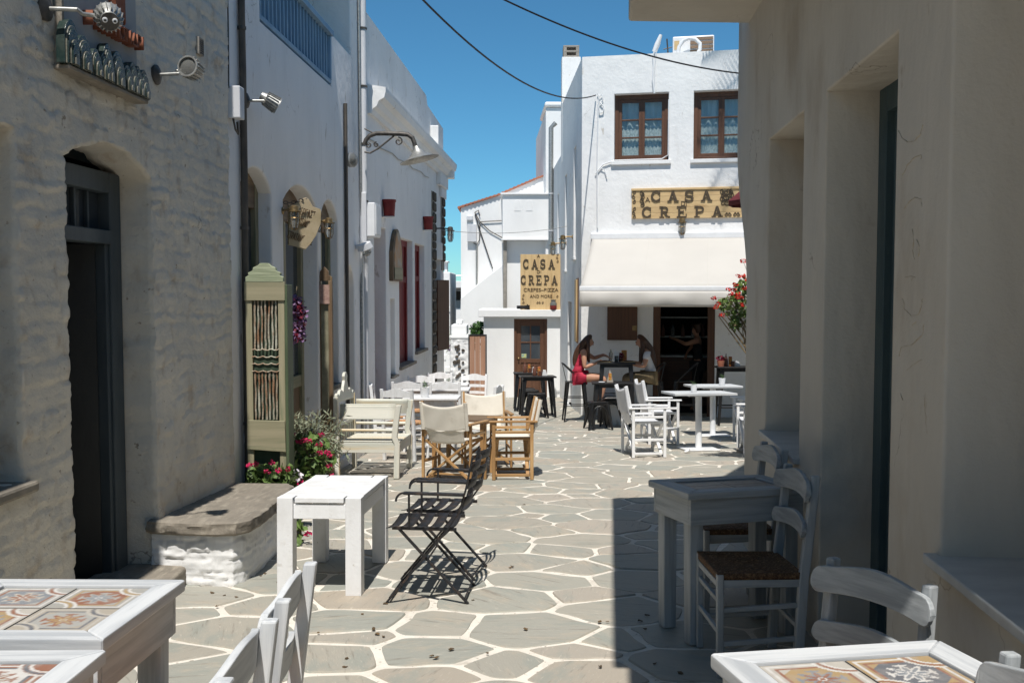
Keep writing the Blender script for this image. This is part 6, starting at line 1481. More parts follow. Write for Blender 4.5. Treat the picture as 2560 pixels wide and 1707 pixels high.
def high_chair(label, x, y, rz, S=.70):
    t = thing('high_chair', label, 'chair', on_ground(x, y), rz, 'tall black metal chairs', True); m = black_metal; w = .34
    MB().box((0, 0, S - .012), (w, w, .024)).build('seat', m, t, .01, seg=3)
    for i in (-1, 1):
        for j in (-1, 1): MB().bar((i * w * .62, j * w * .6, 0), (i * (w / 2 - .03), j * (w / 2 - .03), S - .02), .024, .024, w2=.05, h2=.05).build('leg', m, t, .006)
    for z in (.28, .42):
        for j in (-1, 1): MB().bar((-w * .54, j * w * .53, z), (w * .54, j * w * .53, z), .014).build('foot_rail', m, t, .002); MB().bar((j * w * .54, -w * .53, z), (j * w * .54, w * .53, z), .014).build('foot_rail', m, t, .002)
    Q = [(.10, -w / 2, S), (-.02, -w / 2 - .02, S + .12), (-.16, -w / 2 - .01, S + .26), (-.22, -.10, S + .31), (-.235, 0, S + .315), (-.22, .10, S + .31), (-.16, w / 2 + .01, S + .26), (-.02, w / 2 + .02, S + .12), (.10, w / 2, S)]
    MB().tube(Q, .013, 8).build('back_hoop', m, t, smooth=60); MB().bar((-.16, 0, S), (-.232, 0, S + .31), .06, .008, up=(1, 0, 0)).build('back_splat', m, t, .003)
    return t
high_chair('tall black chair under the person in the crimson top', 1.11, 16.72, radians(2)); high_chair('tall black chair under the person in the white shirt', 2.46, 16.78, radians(182))
high_chair('tall black chair by the dark cafe doorway', 3.05, 16.9, radians(165)); 
# ------------------------------------------------------------------ carved green screen, old door leaf, wreath
GS = thing('green_screen', 'tall carved green shutter screen with twig grille standing by the bench', 'shutter', (-1.93, 7.52, gz(7.52) + .011))
GS.rotation_euler = (0, 0, radians(4))
wdt = .30; Hs = PX(650, 708, 7.5).z - gz(7.52); o_ = MATS['olive_z']
zt = lambda py: PX(650, py, 7.5).z - gz(7.52)
b1, b2, b3 = zt(755), zt(1055), zt(1128)
for i in (-1, 1): MB().box((i * (wdt / 2 - .025), 0, (Hs) / 2), (.05, .05, Hs)).build('stile', o_, GS, .005)
MB().box((0, -.028, (b1 + Hs) / 2), (wdt + .012, .02, Hs - b1)).build('top_board', MATS['olive_x'], GS, .004)
MB().prism([(-wdt / 2, b3 + .01), (wdt / 2, b3 - .015), (wdt / 2 - .005, b2), (-wdt / 2 + .005, b2 + .01)], lambda u, v, d: Vector((u, d, v)), -.045, -.026).build('bottom_board', MATS['olive_x'], GS, .004)
MB().box((wdt / 2 + .012, .10, Hs / 2 - .01), (.024, .26, Hs - .02)).build('side_board', mat('dark_green_board', (.085, .115, .06), .6, (.06, .085, .045), 10, (1, 1, .2), bump=.2), GS, .004)
MB().box((0, .02, Hs / 2), (wdt - .1, .012, Hs - .1)).build('backing', mat('deep_green_board', (.05, .075, .045), .7, (.03, .05, .03), 9, (1, 1, .2), bump=.3), GS)
cr0 = [(-.145, 0), (.145, 0), (.145, .035), (.12, .05), (.125, .07), (.09, .085), (.085, .11), (.05, .125), (.03, .145), (-.03, .145), (-.05, .125), (-.085, .11), (-.09, .085), (-.125, .07), (-.12, .05), (-.145, .035)]
crest_m = mat('pale_green_crest', (.33, .36, .24), .65, (.25, .285, .18), 12, (.3, 1, 3), bump=.5, bscale=20, bstretch=(.3, 1, 3))
MB().prism([(a, b + Hs) for a, b in cr0], lambda u, v, d: Vector((u, d, v)), -.04, .03).build('carved_crest', crest_m, GS, .004)
rs = random.Random(12); twig = mat('painted_twig', (.42, .42, .34), .7, (.24, .13, .07), 20, (1, 1, .25), bump=.6, bscale=60)
zm0, zm1 = zt(878), zt(932)
for za, zb in ((zm1 - .0 + .0, 0), ):
    pass
for (za, zb) in ((b2 + .01, zm1), (zm0, b1)):
    for k in range(7):
        x = lerp(-.082, .082, k / 6); P = [(x + rs.uniform(-.0035, .0035), -.012 + rs.uniform(-.004, .004), lerp(za, zb, q / 8)) for q in range(9)]
        MB().tube(P, [rs.uniform(.006, .0095) for _ in range(9)], 6).build('twig_bar', twig, GS, smooth=60)
for z in (zm0, lerp(zm0, zm1, .33), lerp(zm0, zm1, .66), zm1):
    MB().tube([(lerp(-.105, .105, q / 10), -.022, z + .006 * sin(q * 2)) for q in range(11)], .006, 6).build('cross_twig', twig, GS, smooth=60)
OD = thing('carved_door_leaf', 'narrow old brown carved door leaf standing open against the white house', 'door', (LF2.pt(10.05, 0, -.1).x, 10.12, gz(10.1) + .011))
p0, p1 = PX(796, 900, 10.15), PX(834, 900, 10.15); wd_ = p1.x - p0.x; zt_ = PX(815, 705, 10.15).z - gz(10.1); OD.location.x = (p0.x + p1.x) / 2
oz = MATS['oldwood_z']
for i in (-1, 1): MB().box((i * (wd_ / 2 - .02), 0, zt_ / 2), (.04, .06, zt_)).build('stile', oz, OD, .004)
MB().box((0, .01, zt_ / 2 + .3), (wd_ - .08, .015, zt_ - .7)).build('mirror_strip', mat('clouded_mirror', (.30, .28, .20), .25, (.2, .19, .13), 6), OD)
MB().box((0, -.02, zt_ - .14), (wd_ - .05, .03, .2)).build('paper_notice', mat('notice_paper', (.40, .27, .22), .8, (.30, .18, .15), 25), OD)
MB().box((0, 0, .35), (wd_ - .07, .03, .7)).build('lower_panel', oz, OD, .01)
MB().tube([(.03, -.04, .62), (.06, -.06, .64), (.03, -.06, .60), (-.02, -.05, .63)], .01, 6).build('pull_ring', brass_m, OD)
MB().prism([(-wd_ / 2, 0), (wd_ / 2, 0), (wd_ / 2, .04), (wd_ * .3, .06), (wd_ * .28, .1), (0, .15), (-wd_ * .28, .1), (-wd_ * .3, .06), (-wd_ / 2, .04)], lambda u, v, d: Vector((u, d, v + zt_)), -.02, .02).build('carved_crest', oz, OD, .004)

def leaf_cloud(mb, centres, size, rs, kind='round', flat=.3):
    for c in centres:
        c = Vector(c); s = size * rs.uniform(.6, 1.25); n = Vector((rs.gauss(0, 1), rs.gauss(0, 1), rs.gauss(.6, .8))).normalized(); t = n.orthogonal().normalized(); t = Matrix.Rotation(rs.uniform(0, 6.28), 3, n) @ t; b = n.cross(t)
        if kind == 'round': P = [c + (t * cos(a) + b * sin(a)) * s * (.5 if k else .1) + n * (s * .08 if k % 2 else 0) for k, a in enumerate(np.linspace(0.5, 5.8, 7))]; P = [c] + P; mb.add(P, [(0, i, i + 1) for i in range(1, 7)])
        elif kind == 'petal': P = [c + (t * cos(a) + b * sin(a)) * s * .5 for a in np.linspace(0, 2 * pi, 6)[:-1]]; mb.add(P, [(0, 1, 2, 3, 4)])
        else: mb.add([c, c - b * s * .07 + t * s * .45, c + t * s, c + b * s * .07 + t * s * .45], [(0, 1, 2, 3)])
def blob(rs, c, r, n): 
    o = []
    while len(o) < n:
        v = Vector((rs.uniform(-1, 1), rs.uniform(-1, 1), rs.uniform(-1, 1)))
        if v.length < 1: v = v * (v.length ** -.35 if v.length > .05 else 1); o.append(Vector((c[0] + v.x * r[0], c[1] + v.y * r[1], c[2] + v.z * r[2])))
    return o
WR_ = thing('dried_wreath', 'hanging wreath of lilac and wine dried flowers on the arched doorway', 'wreath', (0, 0, 0))
c = PX(740, 800, 8.6); WR_.location = c; rs = random.Random(6); lil, win = [], []
for k in range(900):
    a = rs.uniform(0, 2 * pi); q = Vector((.045 * cos(a), .03 * rs.uniform(-1, 1), .165 * sin(a))) + Vector((rs.gauss(0, .026), rs.gauss(0, .025), rs.gauss(0, .024)))
    (win if (q.x > .0 and rs.random() < .45) else lil).append(q)
mb = MB(); leaf_cloud(mb, lil, .034, rs, 'petal'); mb.build('lilac_blossoms', lilac_m, WR_, fix=False)
mb = MB(); leaf_cloud(mb, win, .034, rs, 'petal'); mb.build('wine_blossoms', wine_m, WR_, fix=False)
MB().tube([(.05 * cos(a), 0, .165 * sin(a)) for a in np.linspace(0, 2 * pi, 20)], .012, 6, cap=False).build('ring', stem_m, WR_)
MB().tube([(0, 0, .16), (.0, .05, .3)], .004, 5).build('string', stem_m, WR_)
YS = thing('yellow_slat', 'thin yellow painted slat leaning beside the green screen', 'board', (0, 0, 0)); p = PX(721, 960, 7.85); YS.location = p
hgt = PX(721, 795, 7.85).z - p.z
MB().box((0, 0, hgt / 2), (.03, .02, hgt)).build('slat', mat('ochre_paint', (.45, .27, .04), .6, (.3, .17, .03), 18), YS, .003); MB().bar((0, .01, 0), (.02, .04, gz(7.85) - p.z), .025).build('support', MATS['oldwood_z'], YS)

# ------------------------------------------------------------------ plants
def stems(mb, root, tips, rs, r=.006):
    for t in tips: m_ = Vector(root).lerp(Vector(t), .5) + Vector((rs.uniform(-.04, .04), rs.uniform(-.04, .04), rs.uniform(0, .05))); mb.tube([root, m_, t], [r, r * .8, r * .5], 5)
def geranium(name, label, base, c, rad, nl, fl, leafm, petm, ls, fs=.035, seed=1, pot=None, extra=None):
    t = thing(name, label, 'plant', tuple(base)); rs = random.Random(seed); b = Vector(base); cc = Vector(c) - b
    pts = blob(rs, cc, rad, nl); mb = MB(); leaf_cloud(mb, pts, ls, rs); mb.build('foliage', leafm, t, fix=False)
    mb = MB(); stems(mb, Vector((0, 0, .0)), pts[::max(1, nl // 16)], rs); 
    heads = [Vector(PX(*f)) - b for f in fl]
    stems(mb, cc, heads, rs, .004); mb.build('stem', stem_m, t, fix=False)
    for h in heads:
        m2 = MB(); leaf_cloud(m2, blob(rs, h, (fs, fs, fs * .7), 26), fs * .62, rs, 'petal'); m2.build('blossom', petm, t, fix=False)
    if pot:
        MB().lathe([(.0, 0), (pot[0] * .75, 0), (pot[0], pot[1]), (pot[0] * 1.08, pot[1]), (pot[0] * 1.08, pot[1] + .03), (pot[0] * .9, pot[1] + .03), (pot[0] * .85, pot[1] - .02), (0, pot[1] - .02)], 18, cap=False).build('pot', concrete, t, smooth=40)
    return t
Y1 = 7.42; bx_ = PX(680, 1200, Y1)
geranium('potted_geranium', 'low magenta geranium between the stone bench and the green screen', (bx_.x, Y1, gz(Y1) + .011), PX(682, 1196, Y1), (.20, .15, .10), 150, [(622, 1163, 7.3), (637, 1160, 7.3), (680, 1155, 7.3), (696, 1175, 7.3), (720, 1172, 7.35), (668, 1178, 7.25)], leaf_m, petal_pink, .10, .028, 3, (.12, .26))
wb = thing('white_geranium', 'small white and pink blooms beside the low magenta geranium', 'plant', (PX(738, 1190, 7.5).x, 7.5, gz(7.5) + .011)); rs = random.Random(4); b = wb.location.copy()
m2 = MB(); leaf_cloud(m2, blob(rs, Vector(PX(738, 1190, 7.5)) - b, (.06, .05, .05), 60), .03, rs, 'petal'); m2.build('blossom', petal_white, wb, fix=False)
m2 = MB(); leaf_cloud(m2, blob(rs, Vector(PX(748, 1206, 7.5)) - b, (.03, .03, .025), 26), .025, rs, 'petal'); m2.build('blossom', petal_pink, wb, fix=False)
m2 = MB(); stems(m2, Vector((0, 0, .0)), [Vector(PX(738, 1195, 7.5)) - b, Vector(PX(747, 1210, 7.5)) - b], rs); m2.build('stem', stem_m, wb, fix=False)
m2 = MB(); leaf_cloud(m2, blob(rs, Vector(PX(742, 1225, 7.5)) - b, (.1, .08, .06), 60), .07, rs); m2.build('foliage', leaf_m, wb, fix=False)
Y2 = 8.1; p2 = PX(790, 1250, Y2)
geranium('tall_geranium', 'bushy magenta geranium behind the chunky white table', (p2.x, Y2, gz(Y2) + .011), PX(775, 1150, Y2), (.20, .16, .22), 260, [(748, 1103, 7.95), (772, 1102, 7.95), (804, 1086, 8.0), (797, 1112, 7.95), (819, 1130, 8.0), (826, 1138, 8.0), (823, 1164, 8.0), (830, 1190, 8.0), (760, 1100, 7.9), (730, 1085, 8.0), (800, 1130, 7.9)], leaf_m, petal_pink, .075, .030, 8, (.13, .2))
Y2b = 6.55; p2 = PX(735, 1330, Y2b)
geranium('under_table_geranium', 'few geranium leaves and one red bloom under the white table', (p2.x - .08, 7.05, gz(7.05) + .011), PX(738, 1335, 6.95), (.07, .08, .13), 26, [(772, 1334, 6.9)], leaf_m, petal_pink, .09, .032, 9)
HB = thing('grey_herb', 'wispy grey-green herb bush above the magenta geranium', 'plant', (PX(770, 1200, 8.45).x, 8.45, gz(8.45) + .011)); rs = random.Random(14); b = HB.location.copy(); mb = MB(); ms = MB()
for k in range(130):
    tip = Vector(PX(rs.gauss(775, 42), rs.uniform(1020, 1130), 8.45 + rs.uniform(-.15, .2))) - b; root = Vector((rs.uniform(-.05, .05), rs.uniform(-.05, .05), .1)); mid = root.lerp(tip, .55) + Vector((0, 0, .07))
    ms.tube([root, mid, tip], [.004, .003, .0015], 4)
    for q in range(9):
        u = .35 + .65 * q / 9; c = (root.lerp(mid, u / .55) if u < .55 else mid.lerp(tip, (u - .55) / .45)); leaf_cloud(mb, [c, c, c], .075, rs, 'blade')
for k in range(20):
    tip = Vector(PX(rs.gauss(835, 20), rs.uniform(1085, 1125), 8.5 + rs.uniform(-.1, .2))) - b; root = Vector((.05, 0, .15)); mid = root.lerp(tip, .55) + Vector((0, 0, .06)); ms.tube([root, mid, tip], [.004, .003, .0015], 4)
    for q in range(9): c = root.lerp(tip, .4 + .6 * q / 9) + Vector((0, 0, .06 * (1 - q / 9))); leaf_cloud(mb, [c, c, c], .08, rs, 'blade')
mb.build('foliage', leaf_pale, HB, fix=False); ms.build('stem', stem_m, HB, fix=False); MB().lathe([(0, 0), (.1, 0), (.13, .2), (.12, .2), (.1, .16), (0, .16)], 16, cap=False).build('pot', concrete, HB, smooth=40)
# red geranium spilling out beside the cream house corner
YR = 11.2; cR = PX(1868, 748, YR); base = Vector((cR.x + .28, YR, gz(YR) + .011))
RG = geranium('red_geranium', 'tall red geranium leaning out past the cream house corner', tuple(base), cR + Vector((.05, 0, -.02)), (.24, .22, .30), 300,
    [(1846, 690, 11.0), (1858, 690, 11.0), (1822, 723, 11.0), (1834, 724, 11.0), (1845, 735, 11.0), (1852, 744, 11.0), (1784, 745, 11.1), (1790, 768, 11.1), (1804, 788, 11.1), (1858, 652, 11.1), (1842, 742, 10.9), (1862, 720, 11.0), (1796, 760, 11.0), (1855, 762, 11.0), (1868, 700, 11.0), (1838, 712, 11.0), (1828, 735, 11.0)], leaf_m, petal_red, .075, .034, 17)
rs = random.Random(3); mb = MB()
for k in range(10): e = Vector(PX(rs.uniform(1795, 1870), rs.uniform(735, 800), YR)) - base; s0_ = Vector((.05, 0, .9 + rs.uniform(0, .3))); mb.tube([s0_, s0_.lerp(e, .5) + Vector((0, 0, -.06)), e], [.013, .010, .005], 5)
mb.tube([(0, 0, .3), (.02, 0, .9), (.05, 0, 1.2)], [.03, .022, .015], 6); mb.build('branch', stem_m, RG, fix=False)
mb = MB(); leaf_cloud(mb, blob(rs, Vector(PX(1815, 765, YR)) - base, (.12, .1, .1), 60) + blob(rs, Vector(PX(1838, 808, YR)) - base, (.07, .08, .08), 50), .06, rs); mb.build('foliage', leaf_m, RG, fix=False)
MB().lathe([(0, 0), (.15, 0), (.19, .34), (.2, .36), (.17, .36), (.16, .3), (0, .3)], 18, cap=False).build('pot', roof_tile, RG, smooth=40)
PS = thing('maroon_parasol', 'edge of a maroon parasol showing past the cream house corner', 'parasol', (3.15, 12.3, gz(12.3) + .011)); pz = PX(1832, 505, 12.3).z - gz(12.3)
MB().lathe([(.03, 0), (.02, .05), (.02, pz + .35)], 8).build('pole', MATS['teak_z'], PS); MB().lathe([(.25, 0), (.25, .04), (.04, .07), (.04, .3)], 14).build('base', concrete, PS)
mar = mat('maroon_cloth', (.13, .02, .022), .8, (.10, .015, .018), 6)
xt = PX(1822, 500, 12.3).x; MB().lathe([(3.15 - xt, pz - .06), (3.15 - xt + .006, pz), (.02, pz + .32)], 8, cap=False).build('canopy', mar, PS, smooth=20, solid=.004)
# shrub over the plank door
SB = thing('green_shrub', 'round green shrub growing behind the plank door', 'shrub', (PX(1195, 830, 23.9).x, 23.95, gz(23.9) + .011)); rs = random.Random(5); b = SB.location.copy()
mb = MB(); leaf_cloud(mb, blob(rs, Vector(PX(1197, 826, 23.95)) - b, (.22, .2, .22), 420) + blob(rs, Vector(PX(1195, 850, 23.95)) - b, (.2, .2, .3), 160), .075, rs); mb.build('crown', leaf_dark, SB, fix=False); MB().tube([(0, 0, 0), (.02, 0, 1.0)], [.03, .02], 6).build('trunk', stem_m, SB)
LV = thing('lavender_clump', 'small lavender clump at the foot of the far white wall', 'plant', (PX(1122, 870, 22.6).x, 22.6, gz(22.6) + .011)); b = LV.location.copy()
mb = MB(); leaf_cloud(mb, blob(rs, Vector(PX(1121, 850, 22.6)) - b, (.07, .1, .35), 200), .06, rs, 'blade'); mb.build('foliage', leaf_pale, LV, fix=False); mb = MB(); leaf_cloud(mb, blob(rs, Vector(PX(1121, 868, 22.6)) - b, (.06, .08, .1), 40), .04, rs, 'petal'); mb.build('blossom', lilac_m, LV, fix=False); MB().tube([(0, 0, 0), (0, 0, .5)], .01, 5).build('stem', stem_m, LV)
# palm behind the cream house: its fronds throw the shadow on the cafe facade
PL = thing('palm_tree', 'palm tree hidden behind the cream house whose fronds shade the cafe facade', 'tree', (5.1, 15.6, gz(15.5))); rs = random.Random(9)
zc = 10.0; MB().tube([(0, 0, 0), (.1, 0, 3), (.02, 0, 6), (0, 0, zc)], [.2, .16, .14, .15], 10).build('trunk', stem_m, PL, smooth=60)
mb = MB()
for k in range(22):
    a = 2 * pi * k / 22 + rs.uniform(-.1, .1); L = rs.uniform(2.0, 2.5); up = rs.uniform(-.1, .7); d = Vector((cos(a), sin(a), 0)); sd = Vector((-sin(a), cos(a), 0)); P = []
    for q in range(9): u = q / 8; P.append(Vector((0, 0, zc)) + d * L * u * (1 - .12 * u) + Vector((0, 0, up * u - (1.0 + .3 * up) * u * u * .9)))
    mb.tube(P, [.02 * (1 - .8 * q / 8) for q in range(9)], 4)
    for q in range(26):
        u = .15 + .85 * q / 26; i = min(7, int(u * 8)); c = P[i].lerp(P[i + 1], u * 8 - i); l = .45 * sin(pi * min(1, u * .8 + .15))
        for sg in (-1, 1): t_ = c + sd * sg * l * .7 + d * l * .5 + Vector((0, 0, -.18 * l)); mb.add([c, c + d * .035, t_], [(0, 1, 2)])
mb.build('crown', leaf_pale, PL, fix=False)

# ------------------------------------------------------------------ table-top things
def pot_plant(label, x, y, z, kind='cactus', s=1.0):
    t = thing('potted_succulent', label, 'potted plant', (x, y, z), group='small potted succulents on the tables'); rs = random.Random(int(x * 100))
    MB().lathe([(0, 0), (.035 * s, 0), (.045 * s, .09 * s), (.041 * s, .09 * s), (.038 * s, .075 * s), (0, .075 * s)], 16, cap=False).build('pot', white_gloss, t, smooth=40)
    mb = MB(); leaf_cloud(mb, [(rs.gauss(0, .012) * s, rs.gauss(0, .012) * s, (.085 + rs.uniform(0, .05)) * s) for _ in range(50)], .035 * s, rs, 'blade'); mb.build('leaves', leaf_dark, t, fix=False); return t
def top_z(y, h): return gz(y) + h + .013
pot_plant('white pot with green succulent on the near white table', -1.10, 12.05, top_z(12.05, .732), s=1.35)
pot_plant('white pot with tiny plant on the middle white table', -.93, 13.95, top_z(13.95, .732), s=1.1)
pot_plant('white pot with cactus on the nearer pedestal table', 2.40, 12.62, top_z(12.62, .763)); pot_plant('white pot with tall cactus on the farther pedestal table', 3.14, 14.3, top_z(14.3, .763), s=1.15)
bot_a = mat('cocoa_bottle', (.14, .06, .04), .35); bot_r = mat('print_red_yellow', (.42, .06, .03), .5, (.50, .33, .06), 30)
def condiment(label, x, y, z):
    t = thing('condiment_set', label, 'condiments', (x, y, z), group='condiment sets on the black tables')
    MB().lathe([(0, 0), (.035, 0), (.038, .02), (.036, .12), (.02, .15), (.012, .17), (.006, .215), (0, .215)], 12, cap=False).build('bottle', bot_a, t, smooth=50)
    MB().box((.085, .05, .08), (.05, .05, .16)).build('menu_holder', bot_r, t, .003); MB().lathe([(0, 0), (.03, 0), (.034, .09), (0, .09)], 12, Matrix.Translation((.1, -.07, 0)), cap=False).build('cup', bot_a, t, smooth=50)
    MB().prism([(-.05, 0), (.05, 0), (.02, .1), (-.03, .11)], lambda u, v, d: Vector((u + .19, d, v)), -.03, .03).build('napkins', white_paint, t, .004); return t
condiment('condiment set on the farther left black table', .26, 19.25, top_z(19.25, .75)); condiment('condiment set on the nearer left black table', .42, 17.8, top_z(17.8, .75))
condiment('red and yellow menu holder on the black table near the cream house corner', 3.62, 16.2, top_z(16.2, .98))
t = thing('menu_card', 'upright menu card on the low black table before the seated pair', 'menu', (1.58, 15.45, top_z(15.45, .75))); MB().prism([(-.05, 0), (.05, 0), (0, .2)], lambda u, v, d: Vector((u, d, v)), -.04, .04).build('card', card_m, t, .002); MB().box((0, -.032, .09), (.05, .02, .11)).build('print', bot_r, t)
t = thing('paper_cup_lid', 'white saucer on the low black table before the seated pair', 'saucer', (1.43, 15.25, top_z(15.25, .75))); MB().lathe([(0, 0), (.03, 0), (.055, .012), (.05, .014), (0, .006)], 16, cap=False).build('dish', white_gloss, t, smooth=50)
zt2 = top_z(16.75, 1.03)
wood_board = MATS['tan_x']
for lab, x in (('round wooden plate of food before the person in crimson', 1.63), ('round wooden plate of food before the person in white', 2.02)):
    t = thing('food_plate', lab, 'plate', (x, 16.72, zt2), group='wooden plates on the tall table'); MB().lathe([(0, 0), (.12, 0), (.13, .012), (.125, .016), (0, .012)], 20, cap=False).build('board', wood_board, t, smooth=40)
    mb = MB(); rs = random.Random(3); [mb.box((rs.gauss(0, .03), rs.gauss(0, .03), .022), (.07, .05, .015), Matrix.Rotation(rs.uniform(-.3, .3), 4, 'X')) for _ in range(4)]; mb.build('food', bot_a, t, .005)
t = thing('napkin_glass', 'glass of white napkins on the tall table between the seated pair', 'glass', (1.83, 16.80, zt2)); MB().lathe([(.03, 0), (.04, .11)], 14, cap=False).build('tumbler', lamp_glass, t, smooth=50, solid=.003); MB().prism([(-.045, .02), (.045, .02), (.065, .2), (.02, .17), (-.01, .21), (-.06, .18)], lambda u, v, d: Vector((u * .8, d, v)), -.02, .02).build('napkin', white_paint, t, .003)
t = thing('water_bottle', 'clear water bottle on the tall table between the seated pair', 'bottle', (1.74, 16.88, zt2)); MB().lathe([(0, 0), (.032, 0), (.034, .15), (.012, .19), (.012, .22), (0, .22)], 14, cap=False).build('bottle', lamp_glass, t, smooth=50)
t = thing('drink_carton', 'red and yellow card holder on the tall table beside the person in white', 'carton', (1.98, 16.92, zt2)); MB().box((0, 0, .1), (.09, .06, .2)).build('carton', bot_r, t, .004)
t = thing('flower_bowl', 'small bowl of dark dried flowers on the tall table', 'bowl', (1.91, 16.86, zt2)); MB().lathe([(0, 0), (.03, 0), (.045, .06), (.04, .06), (0, .03)], 14, cap=False).build('bowl', bot_a, t, smooth=50); mb = MB(); leaf_cloud(mb, blob(random.Random(2), (0, 0, .11), (.06, .05, .045), 60), .035, random.Random(2), 'petal'); mb.build('flowers', wine_m, t, fix=False)
t = thing('flower_pot', 'terracotta pot of dark flowers on the black table by the cream corner', 'potted plant', (3.50, 16.05, top_z(16.05, .98))); MB().lathe([(0, 0), (.05, 0), (.065, .1), (.055, .1), (0, .07)], 14, cap=False).build('pot', roof_tile, t, smooth=40); mb = MB(); leaf_cloud(mb, blob(random.Random(4), (0, 0, .14), (.07, .06, .04), 60), .035, random.Random(4), 'petal'); mb.build('flowers', wine_m, t, fix=False)

# stone ledge by the cafe corner with striped throw
LG = thing('rubble_ledge', 'low rubble ledge with whitewashed top at the cafe corner', 'ledge', (1.22, 16.9, gz(16.9)))
y0_, y1_ = 15.95, 17.9; rf = Frame(1.08, 0, .035, 1, -1)
mb = MB(); mb.grid(lambda u, v: rf.pt(lerp(y0_, y1_, u), gz(17) - .05 + .42 * v, -1.3 * float(stone_relief(np.array([u * 2.6 + 3]), np.array([v * .45]), 41)[0])), 60, 16)
mb.build('rubble_face', concrete, LG, smooth=180); FB('core', rf, y0_, y1_, -.95, gz(17) + .37, .0, .26, white_wall, LG, .01); FB('ledge_top', rf, y0_ - .02, y1_, gz(17) + .37, gz(17) + .42, -.03, .28, white_wall, LG, .02); adopt(LG)
def striped():
    m = bpy.data.materials.new('striped_weave'); m.use_nodes = True; nt = m.node_tree; L = nt.links.new; b = nt.nodes['Principled BSDF']; tc = nd(nt, 'ShaderNodeTexCoord'); sx_ = nd(nt, 'ShaderNodeSeparateXYZ'); L(tc.outputs['Object'], sx_.inputs[0])
    w = nd(nt, 'ShaderNodeMath', operation='MULTIPLY'); w.inputs[1].default_value = 5.6; L(sx_.outputs[1], w.inputs[0]); f = nd(nt, 'ShaderNodeMath', operation='FRACT'); L(w.outputs[0], f.inputs[0]); g = nd(nt, 'ShaderNodeMath', operation='GREATER_THAN'); g.inputs[1].default_value = .55; L(f.outputs[0], g.inputs[0])
    x = nd(nt, 'ShaderNodeMix', data_type='RGBA'); L(g.outputs[0], x.inputs[0]); x.inputs[6].default_value = (.66, .65, .62, 1); x.inputs[7].default_value = (.02, .02, .022, 1); L(x.outputs[2], b.inputs['Base Color']); b.inputs['Roughness'].default_value = .9; return m
TH = thing('striped_throw', 'black and white striped throw draped over the rubble ledge', 'throw', (1.66, 16.6, gz(16.9) + .42)); 
def thr(u, v):
    yy = lerp(-.62, .95, u); s = v * .62; x0 = rf.pt(16.6 + yy, 0, .22).x - 1.66; base_z = (gz(17) + .42) - (gz(16.9) + .42) + .012
    if s < .26: return Vector((x0 - s, yy, base_z + .012 * sin(u * 20)))
    return Vector((x0 - .26 - .05 - .012 * sin(u * 24), yy, base_z - (s - .26)))
mb = MB(); mb.grid(thr, 40, 14); mb.build('cloth', striped(), TH, smooth=180, solid=.008)

